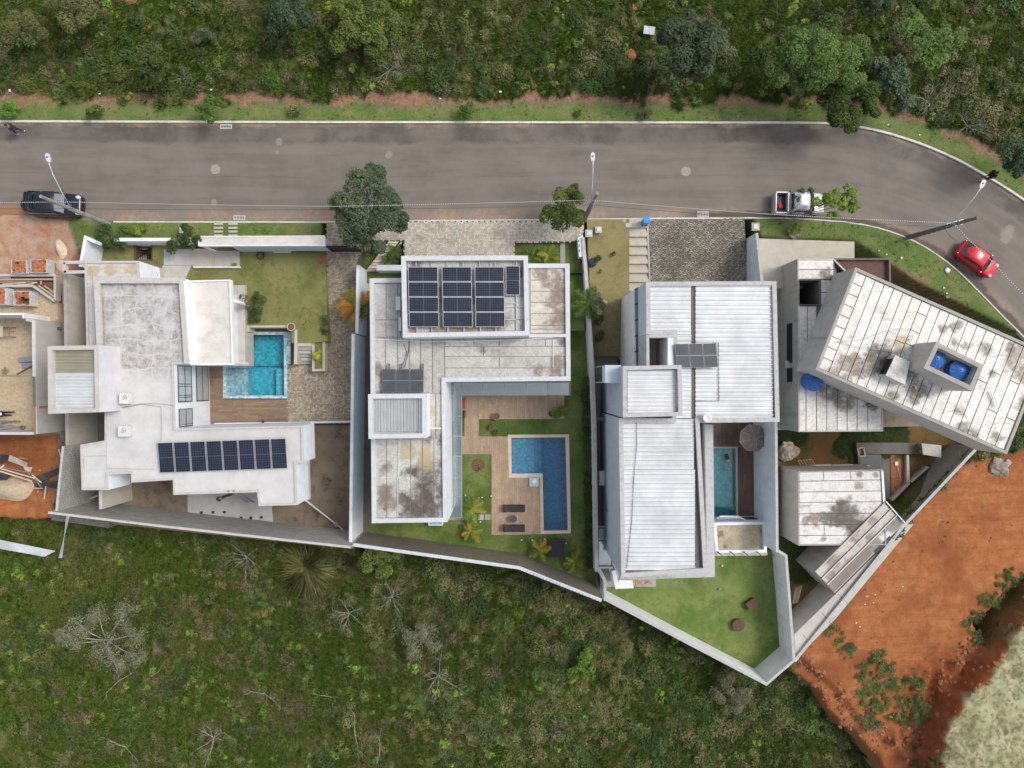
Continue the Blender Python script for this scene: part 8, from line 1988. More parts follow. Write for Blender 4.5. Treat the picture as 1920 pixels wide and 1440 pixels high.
def litter(u, v, z, s, label, mat='plastic_white'):
 mb = MB(); rr = random.Random(int(u*7+v)); n = 7; k = mb.add([(s*rr.uniform(.6,1.1)*math.cos(2*PI*j/n), s*rr.uniform(.5,1)*math.sin(2*PI*j/n),.02) for j in range(n)]+[(0,0, s*.5)])
 for j in range(n): mb.face((k+j, k+(j+1) % n, k+n))
 simple('litter', label, 'litter', P(u, v, z), mb, M[mat], 'scraps of pale litter')
for u, v, s in ((18,170,.14),(187,176,.1),(396,168,.1),(825,185,.1),(938,172,.13),(1724,253,.08),(1665,234,.08),(1690,484,.12),(1770,540,.09),(1775,550,.08),(1648,470,.08),(1662,477,.09)):
 litter(u, v, .45 if v < 200 else .13, s, 'pale scrap of litter on the ground')
# ---- building site
BS = thing('building_shell', 'half built roofless room with bare walls beside the white house', 'building', P(40,700,0))
pad('site_floor', [(-80,545),(109,545),(109,600),(65,608),(65,815),(-80,815)],.06, M['sand_dull'], 'sandy screed floor of the building site', zb=-2.5)
zt_ = 2.9
for pts, m in (([(-60,587),(45,587),(45,597),(42,597),(42,590.5),(-60,590.5)], 'white'),([(59.5,602),(65.5,600),(66,706),(61,706)], 'cap_white'),([(61,706.3),(66,706.3),(67,762),(62,762)], 'cement_dark'),([(-60,810.5),(61.5,810.5),(61.5,815),(-60,815)], 'cap_white')):
 mb = MB(); mb.prism(XY(pts, zt_),.02, zt_); mb.build('wall', M[m], BS)
mb = MB(); mb.prism(XY([(48,596),(63,599),(63,604),(48,602)], zt_),.02, zt_-.02); mb.build('wall', M['cement_light'], BS)
mb = MB(); q = XY([(65.6,600),(67.3,760),(69.5,813.5),(66.2,813.5),(64.5,600)], zt_); mb.prism([(x+.02, y) for x, y in q],-1.2, zt_-.03); mb.build('wall', M['cement_light'], BS, label='long plastered outer wall facing the white house')
for i in range(11):
 for j in range(2):
  v0 = 762.5+i*4.65; mb = MB(); p = P(63.3+j*2.9, v0+2.2, zt_); mb.box((p[0], p[1], zt_-.2),(.105,.17,.18)); q = mb.build('brick', M['brick'], BS)
mb = MB(); mb.prism(XY([(62,762),(68,762),(69,814),(63,814)], zt_),.02, zt_-.3); mb.build('wall', M['brick'], BS, label='raw clay brick corner wall')
mb = MB(); mb.bar(P(-60,704.5,2.9), P(61,704.5,2.9),.14,.2); mb.build('beam', M['timber_old'], BS)
fm = thing('foundation_frame', 'concrete ring beam with a slanting corner and boards inside', 'foundation', P(60,540,0))
for a, b in (((-60,517),(109,517)),((107.5,519),(107.5,564)),((-60,537),(66,537)),((66,537),(107,565))):
 mb = MB(); mb.bar(P(*a, .35), P(*b, .35),.17,.6); mb.build('beam', M['cement_light'], fm)
pad('trench', [(-80,514),(112,514),(112,568),(66,540),(-80,540)],.05, M['mulch'], zb=-2)
for i, (a, b, w) in enumerate((((-40,521),(20,520.8),.08),((-40,524.8),(103,523.5),.14),((-20,529),(60,528.5),.06),((5,532.5),(48,530),.08),((60,529.5),(70,530),.1),((30,534),(64,532),.07),((77,527),(77,533),.1),((72,535),(103,557),.09),((83,536),(103,549),.09),((-10,534.5),(25,534),.06))):
 o = MB(); o.cv = random.random(); o.bar(P(*a, .35+.03*i), P(*b, .35+.03*i), w, .05); tag(o.build('plank', M['timber'], None, org=P(*a, .3)), 'pale sawn %s in the ring beam of the building site' % ('plank nearest the brick pallets', 'longest thick plank', 'thin plank in the middle', 'plank under the long thick one', 'short chunk by the cross piece', 'thin plank along the inner beam', 'upright cross piece', 'slanting plank by the corner beam', 'slanting plank in the corner triangle', 'short plank at the picture edge')[i], 'plank', 'planks in the ring beam')
mb = MB(); mb.prism(XY([(110,516),(122,516),(122,566),(110,566)],-.5),-3,-.5); tag(mb.build('gap_shade', M['tarp_and_shade_black'], None, org=P(116,540,-.5)), 'black block standing in for the shade between the ring beam and the rendered wall', 'painted shade')  # shade on the wall face in the gap, painted as a black block
for i, (u, v, s) in enumerate(((114,571,.5),(119,566,.35),(115,583,.7),(117,592,.6),(118,578,.35))):
 mb = MB(); mb.box((0,0,0),(.4,.36,.5), random.uniform(-.1,.1)); simple('clay_step', 'brown earth and brick step %s in the gap by the rendered wall' % ('at the north end', 'beside the painted shade', 'in the middle', 'at the south end', 'half hidden')[i], 'step', P(u, v, -.5-.04*i), mb, M['sand_dull'])
rb = thing('rebar_bundle', 'bundle of rusty bars and scrap in the gap by the rendered wall', 'scrap', P(118,625,-.5))
for k in range(9): mb = MB(); x = 113.5+k*1.2; mb.tube([P(x, 603+random.uniform(0,14),-.35+.02*(k % 3)), P(x+random.uniform(-1,1),648,-.35+.03*(k % 2))],.02,5); mb.build('bar', M['rust'] if k % 3 else M['steel'], rb)
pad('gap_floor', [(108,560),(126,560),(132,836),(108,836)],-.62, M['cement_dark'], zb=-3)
def pallet(u0, v0, u1, v1, label, full=True):
 z = 1.05; t = thing('brick_pallet', label, 'brick pallet', P((u0+u1)/2,(v0+v1)/2,.06), 'wrapped pallets of clay bricks')
 a = XY(rect(u0, v0, u1, v1), z); x0, x1 = min(p[0] for p in a), max(p[0] for p in a); y0, y1 = min(p[1] for p in a), max(p[1] for p in a)
 mb = MB()
 for k in range(5): mb.box((x0+(x1-x0)*(k+.5)/5,(y0+y1)/2,.13),((x1-x0)/5-.03, y1-y0,.03))
 for k in range(3): mb.box(((x0+x1)/2, y0+.08+(y1-y0-.16)*k/2,.075),(x1-x0,.09,.08))
 mb.build('pallet_base', M['timber_old'], t)
 mb = MB(); nx_, ny_ = 6,8; bx, by = (x1-x0)/nx_, (y1-y0)/ny_
 for lay in range(4):
  for i in range(nx_):
   for j in range(ny_):
    if lay < 3 and 0 < i < nx_-1 and 0 < j < ny_-1: continue
    if not full and lay == 3 and (j < 4 or (j == 4 and 1 < i < 4)): continue
    if lay == 3 and random.random() < .05: continue
    mb.cv = random.random(); hh = (z-.16)/4; mb.box((x0+bx*(i+.5)+random.uniform(-.008,.008), y0+by*(j+.5),.16+hh*(lay+.5)+random.uniform(-.01,.01)),(bx-.015, by-.015, hh-.012), random.uniform(-.06,.06))
 o = mb.build('bricks', M['brick'], t); o['kind'] = 'stuff'
 mb = MB(); o_ = [(x0-.06, y0-.06),(x1+.06, y0-.06),(x1+.06, y1+.06),(x0-.06, y1+.06)]; n = 9; out = []
 for i in range(4):
  p, q = Vector(o_[i]), Vector(o_[(i+1) % 4])
  for k in range(n): s = p.lerp(q, k/n); out.append((s.x+random.uniform(-.025,.025), s.y+random.uniform(-.025,.025)))
 inn_ = [((x-(x0+x1)/2)*.93+(x0+x1)/2,(y-(y0+y1)/2)*.93+(y0+y1)/2) for x, y in out]
 mb.ring(out, inn_, .12, z+.02, z-.06); mb.build('wrap', M['plastic_wrap'], t)
pallet(23,489,48.5,511, 'wrapped clay brick pallet nearest the picture edge in the front pair'); pallet(59,487.5,86,510, 'wrapped clay brick pallet beside the pale sand heap')
pallet(-14,541,9,569, 'wrapped clay brick pallet cut by the picture edge'); pallet(27,548,55,571, 'half emptied clay brick pallet inside the site', False)
def heap(name, label, px, z, h, mat, cat, seed=1):
 poly = XY(px, z); poly = curve_smooth(poly+[poly[0]],2)[:-1]; cx, cy = sum(p[0] for p in poly)/len(poly), sum(p[1] for p in poly)/len(poly); mb = MB(); n = len(poly); rg = 7; r2 = random.Random(seed)
 k = mb.add([(cx+(x-cx)*(1-i/rg), cy+(y-cy)*(1-i/rg), z-.03+h*(math.sin(PI/2*(i/rg))**1.2)+(r2.uniform(-.04,.04) if i else 0)) for i in range(rg) for x, y in poly]+[(cx, cy, z+h)])
 for i in range(rg-1):
  for j in range(n): mb.face((k+i*n+j, k+i*n+(j+1) % n, k+(i+1)*n+(j+1) % n, k+(i+1)*n+j))
 for j in range(n): mb.face((k+(rg-1)*n+j, k+(rg-1)*n+(j+1) % n, k+rg*n))
 return tag(mb.build(name, mat, None, org=(cx, cy, z), smooth=True), label, cat)
heap('sand_heap', 'pale yellow sand heap on the red site soil', [(105,450),(111,448),(119,455),(126,466),(125,480),(119,486),(110,485),(109,472),(104,462)],.05,.5, M['sand'], 'sand heap'); heap('sand_heap', 'duller flat sand heap beside the white garden wall', [(101,490),(112,485),(122,488),(122,510),(112,514),(103,505)],.05,.28, M['sand_dull'], 'sand heap', 2)
heap('soil_heap', 'ochre soil heap among the site debris', [(-30,905),(10,893),(45,896),(66,905),(60,925),(40,942),(0,935),(-30,930)],-1.4,.8, M['sand_dull'], 'soil heap', 3)
for i, (px, z, m) in enumerate((([(66,893),(108,878),(112,887),(75,905)],-1.1, 'tarp_and_shade_black'),([(-20,850),(14,853),(20,862),(-20,875)],-1.1, 'tarp_and_shade_black'),([(64,905),(90,900),(88,918),(76,920)],-1.15, 'tarp_and_shade_black'),([(90,903),(112,902),(112,916),(92,914)],-1.15, 'tarp_and_shade_black'),([(-20,885),(20,892),(12,900),(-20,900)],-1.05, 'tarp_and_shade_black'),([(18,853),(52,868),(48,876),(15,864)],-1.0, 'rock_pale'),([(44,874),(60,876),(58,890),(46,886)],-1.05, 'rock_pale'))):
 mb = MB(); c = XY(px, z); cz = [(x, y, z+random.uniform(-.08,.15)) for x, y in c]; mb.poly(cz); mb.poly([(x, y, q-.03) for x, y, q in reversed(cz)])
 tag(mb.build('sheet', M[m], None, org=P(*px[0], z)),('crumpled black sheet reaching the block wall', 'crumpled black sheet at the picture edge', 'black sheet below the slanted site planks', 'small black sheet in the gap by the block wall', 'black sheet half buried at the picture edge', 'broken pale slab in the site debris', 'broken pale slab piece beside the planks')[i], 'sheet' if i < 5 else 'slab')
for i, (a, b, w) in enumerate((((0,875),(62,888),.1),((3,879),(66,897),.09),((-4,882),(60,902),.1),((66,897),(78,914),.1),((62,915),(80,916),.08),((86,912),(83,936),.09),((35,858),(52,861),.12),((110,842),(116,862),.07),((-10,886),(8,872),.1),((20,890),(50,903),.08),((78,905),(60,890),.08))):
 o = MB(); o.cv = random.random(); o.bar(P(*a, -.95+.03*(i % 4)), P(*b, -.9+.03*(i % 3)), w, .05); tag(o.build('plank', M['timber_old'] if i % 3 == 0 else M['timber'], None, org=P(*a, -1)), '%s in the debris below the roofless room' % ('uppermost long slanting plank', 'middle long slanting plank', 'lowest long slanting plank', 'steep plank at the end of the slanting three', 'short level plank under the steep one', 'upright plank by the block wall', 'short plank beside the pale slab', 'thin upright stick near the wall corner', 'crossing plank at the picture edge', 'plank half under the slanting three', 'plank leaning back from the level one')[i], 'plank', 'planks in the site debris')
for i in range(9):
 o = MB(); o.cv = random.random()*.5; a = (random.uniform(-12,12),790+i*2); o.bar(P(*a, .12+.03*(i % 4)), P(a[0]+random.uniform(22,38), a[1]+random.uniform(-6,4),.15+.03*(i % 3)),.11,.04); tag(o.build('board', M['steel'] if i % 2 else M['timber_old'], None, org=P(*a, .1)), 'grey formwork board in the pile inside the roofless room', 'board', 'formwork boards inside the roofless room')
for i, (px, z) in enumerate((([(34,670),(60,669),(61,678),(35,679)],.35),([(40,681),(61,680),(61,689),(41,690)],.3))):
 mb = MB(); mb.prism(XY(px, z),.06, z); tag(mb.build('beam_stack', M['steel'], None, org=P(*px[0],.06)),('upper grey beam stack against the site wall', 'lower grey beam stack against the site wall')[i], 'beam')
o = MB(); o.bar(P(32,702,.6), P(61,686,1.6),.1,.06); tag(o.build('prop', M['rust'], None, org=P(32,702,.6)), 'rusty brown prop slanting across the roofless room', 'prop')
wt = thing('work_table', 'rough wooden work table inside the roofless room', 'table', P(5,622,.06))
mb = MB(); mb.prism(XY(rect(-8,611,5,632),.8),.76,.8, bot=True); mb.build('top', M['timber'], wt)
for u, v in ((-6,613),(3,613),(-6,630),(3,630),(17,613),(17,631)): mb = MB(); p = P(u, v, .8); mb.bar((p[0], p[1],.06),(p[0], p[1],.76),.06); mb.build('leg', M['timber_old'], wt)
mb = MB(); mb.bar(P(5,613,.74), P(17,613,.74),.05); mb.bar(P(5,631,.74), P(17,631,.74),.05); mb.bar(P(17,613,.74), P(17,631,.74),.05); mb.bar(P(5,621,.74), P(28,621.5,.3),.03); mb.build('rail', M['timber_old'], wt)
for i in range(10): o = MB(); a = random.uniform(0, PI); c = P(9+random.uniform(-4,4),696+random.uniform(-4,4),.15+.02*i); o.bar((c[0]-.2*math.cos(a), c[1]-.2*math.sin(a), c[2]),(c[0]+.2*math.cos(a), c[1]+.2*math.sin(a), c[2]),.05,.04); tag(o.build('offcut', M['timber_old'], None, org=c), 'timber offcut in the small heap by the dark beam', 'offcut', 'timber offcuts in a heap')
mb = MB(); mb.lathe([(.13,0),(.16,.3),(.14,.3),(.12,.05)],(0,0,0),14); simple('bucket', 'grey bucket at the end of the formwork boards', 'bucket', P(46,801,.06), mb, M['steel'])
for a, b in (((63,620),(93,625)),((72,666),(81,664))): pass
pipe('marker_tape', 'yellow tape hanging on the plastered site wall', [(66,620.5),(80,623),(94,625)],0,.03, M['yellow'], 'tape', zs=[2.86,2.0,1.2])
for u, v, l in ((92,612, 'upper'),(95,615, 'lower')): pipe('scaffold_bar', l+' rusty scaffold bar poking from the gap by the site wall', [(u, v),(116, v+3)],.5,.035, M['rust'], 'bar')
# ---- tin sheets in the south west corner
def tin(pts, zs, label, n):
 a, b, c, d = [Vector(P(u, v, z)) for (u, v), z in zip(pts, zs)]; mb = MB()
 for i in range(n):
  for f0, f1, h0, h1 in ((0,.5,0,0),(.5,.65,0,.04),(.65,.85,.04,.04),(.85,1,.04,0)):
   t0, t1 = (i+f0)/n, (i+f1)/n; mb.quad(a.lerp(d, t0)+Vector((0,0, h0)), b.lerp(c, t0)+Vector((0,0, h0)), b.lerp(c, t1)+Vector((0,0, h1)), a.lerp(d, t1)+Vector((0,0, h1)))
 tag(mb.build('tin_sheet', M['corr_white'], None, org=tuple(a)), label, 'roofing sheet')
tin([(-40,1004),(104,1033),(84,1044),(-40,1022)],[-3.2,-3.2,-3.6,-3.6], 'long white tin sheet fallen in the grass at the picture edge', 6)
tin([(124,966),(117,1046),(110,1046),(131,967)],[-.6,-3.4,-3.6,-.6], 'narrow white tin sheet leaning from the corner of the block wall', 4)
# ---- plot 1 yard
fl = P(409,936,4.9)
tf = thing('flue_pipe', 'black flue pipe rising beside the south roof edge', 'flue', (fl[0], fl[1],2.3)); mb = MB(); mb.tube([(0,0,0),(0,0,2.4)],.11,14); part(mb, 'pipe', M['black'], tf, True); mb = MB(); mb.lathe([(.19,2.42),(.19,2.46),(.02,2.55)],(0,0,0),14); part(mb, 'cap', M['black'], tf)
mb = MB(); mb.bar((0,0,1.9),(.9,.35,1.9),.05); part(mb, 'stay', M['black'], tf)
ld = thing('ladder', 'long ladder leaning on the south roof edge of the white house', 'ladder', P(470,942,1))
A, B = P(428,920,4.62), P(466,941.5,1.2); C_, D_ = P(438,920,4.62), P(476,941.5,1.2)
for a, b in ((A, B),(C_, D_)): mb = MB(); mb.bar(a, b, .05,.09); mb.build('rail', M['steel'], ld)
for k in range(11): t = (k+.5)/11; mb = MB(); mb.bar(Vector(A).lerp(Vector(B), t), Vector(C_).lerp(Vector(D_), t),.03); mb.build('rung', M['steel'], ld)
for i, (u, v) in enumerate(((377.5,961),(399.5,960.5),(421,960.2),(452.5,971),(470.5,971),(490,970))):
 t = thing('post_socket', 'dark square socket in the pale slab, %s from the west' % ('first', 'second', 'third', 'fourth', 'fifth', 'sixth')[i], 'socket', P(u, v, -1.35), 'post sockets in the pale slab')
 o_ = [(-.11,-.1),(.11,-.1),(.11,.1),(-.11,.1)]; mb = MB(); mb.ring(o_, inset(o_, .02),-.004,.03,-.004); part(mb, 'rim', M['cement_dark'], t); mb = MB(); mb.poly([(x, y, .006) for x, y in inset(o_, .02)]); part(mb, 'shaft', M['black'], t)
wp = thing('white_pole', 'white pole with a plate lying across the dirt yard', 'pole', P(610,965,-1.3))
mb = MB(); mb.tube([P(573,938,-.5), P(643,993,-1.25)],.06,8); mb.build('shaft', M['plastic_white'], wp); mb = MB(); p = P(631,983,-1.1); mb.box((p[0], p[1],-1.05),(.24,.34,.12),-.7); mb.build('plate', M['cement'], wp)
for i, (a, b) in enumerate((((542,987),(618,998)),((545,990),(600,999)),((555,992),(615,1001)),((560,996),(650,997)))): pipe('white_rod', ('uppermost thin white rod along the block wall', 'second thin white rod along the block wall', 'third thin white rod along the block wall', 'brown tinted rod along the block wall')[i],[a, b],-1.25+.02*i, .022, M['plastic_white'] if i < 3 else M['timber_old'], 'rod')
pipe('garden_hose', 'yellow hose curling on the dirt by the dark stub wall', [(201,926),(206,935),(208,944),(203,952)],-1.33,.025, M['yellow'], 'hose')
pipe('drain_pipe', 'cream drain pipe bent along the west passage', [(155,940),(165,936),(184,929)],-.9,.07, M['cream_stone'])
hc = MB(); 
for k in range(5): hc.tube([(.26*math.cos(a*.35)+.02*k, .26*math.sin(a*.35)+random.uniform(-.02,.02),.03+.03*k) for a in range(19)],.018,5)
simple('hose_coil', 'coiled black hose on the lawn under the portal wall', 'hose', P(488,480,.02), hc, M['black'])
pipe('white_tube', 'white tube lying at the foot of the portal wall', [(513,472.5),(545,472.5)],.1,.06, M['plastic_white'], 'tube'); pipe('timber_batten', 'rusty batten lying at the foot of the portal wall', [(548,472),(614,473)],.1,.05, M['rust'], 'batten')
mb = MB(); mb.box((0,0,.03),(.55,.5,.05)); simple('manhole_plate', 'brown square plate in the lawn corner by the driveway gate', 'plate', P(606,489,.02), mb, M['clod'])
fl_ = thing('floor_lamp', 'small dark garden spike lamp at the deck edge', 'lamp', P(497,790,-1.2)); mb = MB(); mb.tube([(0,-.1,0),(0,0,.4)],.02,6); part(mb, 'stem', M['black'], fl_); mb = MB(); mb.lathe([(.03,.38),(.1,.44),(.08,.5),(0,.52)],(0,0,0),8); part(mb, 'head', M['black'], fl_)
# ---- plot 2 garden
def lounger(u, v, label):
 t = thing('sun_lounger', label, 'sun lounger', P(u, v, -1.35), 'black loungers on the tan deck')
 mb = MB()
 for s in (-.26,.26): mb.bar((-.78, s, .28),(.85, s, .28),.04)
 for x in (-.78,-.2,.4,.85): mb.bar((x, -.26,.28),(x, .26,.28),.035)
 part(mb, 'frame', M['black'], t)
 for x in (-.7,.75):
  for s in (-.24,.24): mb = MB(); mb.bar((x, s, 0),(x, s, .28),.04); part(mb, 'leg', M['black'], t)
 mb = MB(); mb.box((.28,0,.34),(1.12,.5,.09)); part(mb, 'mattress', M['fabric_dark'], t, bevel=.03)
 mb = MB(); a = Vector((-.28,0,.36)); b = Vector((-.72,0,.62)); mb.bar(a, b, .5,.08); part(mb, 'backrest', M['fabric_dark'], t, bevel=.02)
 for k in range(4): mb = MB(); mb.box((-.18+.3*k, 0,.39),(.02,.5,.012)); part(mb, 'seam', M['black'], t)
 return t
lounger(963,952, 'black sun lounger on the house side of the round table'); lounger(963,989, 'black sun lounger on the back wall side of the round table')
tt = thing('side_table', 'round dark side table between the two loungers', 'table', P(962.5,971,-1.35)); mb = MB(); mb.lathe([(.26,.4),(.28,.42),(.28,.45),(0,.455)],(0,0,0),22); part(mb, 'top', M['collector'], tt); mb = MB(); mb.lathe([(.12,0),(.05,.08),(.05,.4)],(0,0,0),10); part(mb, 'leg', M['black'], tt)
sw = thing('shower_base', 'grey square stone base beside the blue pool corner', 'stone base', P(1001,903,-1.35)); mb = MB(); mb.box((0,0,.12),(.72,.72,.24)); part(mb, 'slab', M['blue_grey'], sw, bevel=.02)
bm_ = MB(); k = 0
tw2 = rock('towel', 'crumpled white towel lying on the grey stone base', 1002,902,-1.05,.2, M['curtain'],55,.5, 'towel')
def pot_(u, v, z, r, label, mat='terracotta', soil='soil'):
 t = thing('plant_pot', label, 'pot', P(u, v, z)); mb = MB(); mb.lathe([(r*.65,0),(r*.9, r*1.5),(r, r*1.6),(r, r*1.8),(r*.86, r*1.8),(r*.84, r*1.5)],(0,0,0),20, closed=False); part(mb, 'pot_shell', M[mat], t, True); mb = MB(); mb.lathe([(r*.85, r*1.6),(.02, r*1.65)],(0,0,0),16); part(mb, 'soil', M[soil], t); return t
pot_(931,780,-1.35,.27, 'terracotta pot of soil on the tan deck edge', soil='mulch'); pot_(1033,776,-1.35,.2, 'dark pot under the bright green shrub on the deck', 'black'); pot_(1090,493,-.3,.16, 'small red brown pot at the foot of the slim wall', 'clod')
mc = MB(); mc.lathe([(.49,0),(.47,.05),(.1,.07),(0,.07)],(0,0,0),24); simple('mulch_ring', 'round bed of brown bark in the courtyard lawn', 'flower bed', P(896.5,872,-1.41), mc, M['mulch'])
tree('shrub', 'small bright plant at the edge of the bark bed', 'shrub', (897,880,-1.38),[(897,881,-1.2,.18),(902,878,-1.2,.14)], 'leaf_bright', .1,60,71,.02)
tr = thing('trampoline', 'square black trampoline on the lawn below the blue pool', 'trampoline', P(1043,1026,-1.4)); a = .67; o_ = [(-a, -a),(a, -a),(a, a),(-a, a)]
mb = MB(); mb.ring(o_, inset(o_, .12),.3,.38,.3); part(mb, 'pad', M['black'], tr, bevel=.0); mb = MB(); mb.poly([(x, y, .34) for x, y in inset(o_, .1)]); part(mb, 'mat', M['fabric_dark'], tr)
for sx in (-1,1):
 for sy in (-1,1): mb = MB(); mb.bar((sx*(a-.05), sy*(a-.05),0),(sx*(a-.05), sy*(a-.05),.3),.05); part(mb, 'leg', M['black'], tr)
gr = thing('barbecue', 'black covered barbecue at the glass canopy edge', 'barbecue', P(869,777,-1.37)); mb = MB(); mb.box((0,0,.45),(.34,.6,.75)); part(mb, 'cover', M['black'], gr, bevel=.06); mb = MB(); mb.box((0,.2,.04),(.3,.08,.08)); mb.box((0,-.2,.04),(.3,.08,.08)); part(mb, 'base', M['black'], gr)
mb = MB(); mb.box((0,0,.01),(.3,.8,.02)); simple('door_mat', 'dark red mat at the glass canopy edge', 'mat', P(868,756,-1.345), mb, M['red_cloth'])
for k in range(5):
 mb = MB(); mb.box((0,0,.02),(.44,.42,.05)); simple('stepping_slab', 'grey stepping slab in the lawn row, %s from the canopy' % ('first', 'second', 'third', 'fourth', 'fifth')[k], 'stepping slab', P(864+k*12.6,969.5,-1.4), mb, M['slab_pale' if k % 2 else 'cement'], 'stepping slabs in the back lawn')
for k in range(4):
 mb = MB(); mb.box((0,0,.02),(.36,.4,.05)); simple('stepping_slab', 'grey path slab on the front lawn, %s from the street' % ('first', 'second', 'third', 'fourth')[k], 'stepping slab', P(1055,458+k*10,-.3), mb, M['cement'], 'path slabs on the front lawn')
fb = thing('foot_bath', 'small blue tiled basin in a white frame under the south eave', 'basin', P(817,981,-1.4)); o_ = ccw(XY(rect(803,974,830,985.5),-.9)); mb = MB(); mb.ring(o_, inset(o_, .09),-1.42,-.9,-1.2); mb.build('rim', M['white'], fb); mb = MB(); mb.poly([(x, y, -1.0) for x, y in inset(o_, .09)]); mb.build('water', M['mosaic_blue'], fb)
mbx = thing('letter_cabinet', 'white slotted cabinet on the head of the slim wall', 'cabinet', P(1087,462,0)); mb = MB(); mb.prism(XY([(1083,446),(1093,441),(1096,480),(1086,482)],.7),-.3,.7); mb.build('case', M['white_cool'], mbx)
for k in range(3): mb = MB(); p = P(1085.2+k*.7,452+k*9,.72); mb.box((p[0], p[1],.705),(.06,.2,.02)); mb.build('slot', M['black'], mbx)
bf = thing('side_gate', 'black side gate between the felted roof house and the slim wall', 'gate', P(1083,511,-.3))
for k in range(6): mb = MB(); p = P(1070+k*4.4,510.5,.9); mb.box((p[0], p[1],.3),(.14,.04,1.2)); mb.build('slat', M['black'], bf)
for i, (u, v) in enumerate(((873,928),(904,932),(921,930),(901,978),(978,1012),(998,1012),(1021,1010),(1061,1018))):
 mb = MB(); mb.lathe([(.04,0),(.05,.1),(.06,.14),(0,.16)],(0,0,0),8); simple('garden_light', 'tiny pale garden light on the back lawn', 'garden light', P(u, v, -1.4), mb, M['plastic_white'], 'garden lights on the back lawn')
# razor wire along the top of the back wall
mb = MB(); a, b, c = P(985,1072,2.2), P(1060,1101,2.2), P(1124,1131,2.2)
for s, e in ((Vector(a), Vector(c)),):
 d = (e-s).normalized(); n = Vector((d.y, -d.x, 0)); ln = (e-s).length; K = int(ln/.25)*14; mb.tube([s+d*(ln*i/K)+n*(.22*math.cos(i*2*PI/14))+Vector((0,0,.1+.22*math.sin(i*2*PI/14))) for i in range(K)],.012,4)
tag(mb.build('razor_wire', M['black'], None, org=a), 'coil of razor wire outside the brown back wall', 'wire')
# ---- plot 3 things
mb = MB(); mb.box((0,0,.25),(.5,.62,.45),.5); simple('storage_bag', 'dark blue grey storage bag against the slim wall', 'bag', P(1109,494, zl3(0, P(0,494,-.6)[1])), mb, M['cloth_navy'], bevel=.12)
pm_ = thing('play_mat', 'dark play mat with pink panels by the leaning palm', 'mat', P(1124,574,-1.1), rz=-.5)
for i in range(2):
 for j in range(3): mb = MB(); mb.box((-.2+i*.4,-.4+j*.4,.02),(.38,.38,.04)); part(mb, 'panel', M['pink'] if (i+j) % 2 else M['fabric_dark'], pm_)
cb = thing('toy_car', 'dark cart with a red stripe at the passage entrance', 'cart', P(1165,680,-2.98), rz=.05)
mb = MB(); mb.prism([(-.3,-.26),(.34,-.26),(.42,.22),(-.3,.26)],.12,.62, bot=True); part(mb, 'tub', M['cloth_navy'], cb, bevel=.05); mb = MB(); mb.box((-.02,0,.64),(.24,.5,.05)); part(mb, 'stripe', M['red_cloth'], cb)
for sx in (-.2,.25):
 for s in (-.24,.24): mb = MB(); mb.tube([(sx, s-.03,.1),(sx, s+.03,.1)],.1,10); part(mb, 'wheel', M['rubber'], cb)
um = thing('patio_umbrella', 'eight sided taupe umbrella open over the patio corner', 'umbrella', P(1394,817,-3))
r_ = 1.08; N8 = 8; ztop, zrim = 2.75,2.3
for k in range(N8):
 a0, a1 = 2*PI*(k+.35)/N8,2*PI*(k+1.35)/N8; mb = MB(); p0, p1 = Vector((r_*math.cos(a0), r_*math.sin(a0), zrim)), Vector((r_*math.cos(a1), r_*math.sin(a1), zrim)); c0 = Vector((0,0, ztop)); m0 = (p0+p1)/2*.985; q0, q1 = c0.lerp(p0,.5)+Vector((0,0,.05)), c0.lerp(p1,.5)+Vector((0,0,.05)); qm = (q0+q1)/2-Vector((0,0,.015))
 k0 = mb.add([c0, q0, qm, q1, p0, m0-Vector((0,0,.02)), p1]); mb.face((k0, k0+1, k0+2)); mb.face((k0, k0+2, k0+3)); mb.face((k0+1, k0+4, k0+5, k0+2)); mb.face((k0+2, k0+5, k0+6, k0+3)); part(mb, 'canopy_panel', M['umbrella'], um)
 mb = MB(); mb.tube([c0+Vector((0,0,.015)), q0+Vector((0,0,.015)), p0+Vector((0,0,.01))],.014,4); part(mb, 'rib', M['piping'], um)
 mb = MB(); mb.bar(p0, p1,.02,.02); part(mb, 'edge_seam', M['piping'], um)
mb = MB(); mb.lathe([(.36, ztop-.1),(.18, ztop+.03),(.0, ztop+.08)],(0,0,0),8, closed=False); part(mb, 'vent', M['umbrella'], um)
mb = MB(); mb.tube([(0,0,0),(0,0, ztop)],.025,8); mb.lathe([(.28,0),(.28,.06),(.05,.1)],(0,0,0),14); part(mb, 'pole', M['black'], um)
f1 = thing('pool_float', 'black and yellow float drifting in the teal pool', 'float', P(1363,858,-3.05), rz=-1.2); mb = MB(); mb.box((-.08,0,.06),(.44,.3,.12)); part(mb, 'hull', M['black'], f1, bevel=.04); mb = MB(); mb.box((.24,0,.07),(.2,.28,.13)); part(mb, 'nose', M['yellow'], f1, bevel=.04)
f2 = thing('pool_float', 'pale pink and blue square float in the teal pool', 'float', P(1363,878,-3.05), rz=-.3); mb = MB(); mb.box((0,0,.04),(.3,.34,.08)); part(mb, 'cushion', M['pink'], f2, bevel=.03); mb = MB(); mb.box((0,-.1,.085),(.26,.08,.02)); mb.box((0,.1,.085),(.26,.08,.02)); part(mb, 'stripe', M['blue_plastic'], f2)
for u, v, r, m, lab in ((1353,1060,.1, 'plastic_white', 'white ball on the back lawn near the sandy box'),(1348,1104,.1, 'teal', 'teal ball in the middle of the back lawn'),(1372,963,.06, 'blue_plastic', 'tiny blue ball floating at the pool end')):
 mb = MB(); mb.lathe([(r*math.sin(PI*i/8),-r*math.cos(PI*i/8)) for i in range(9)],(0,0, r),14); simple('ball', lab, 'ball', P(u, v, -3), mb, M[m], smooth=True)
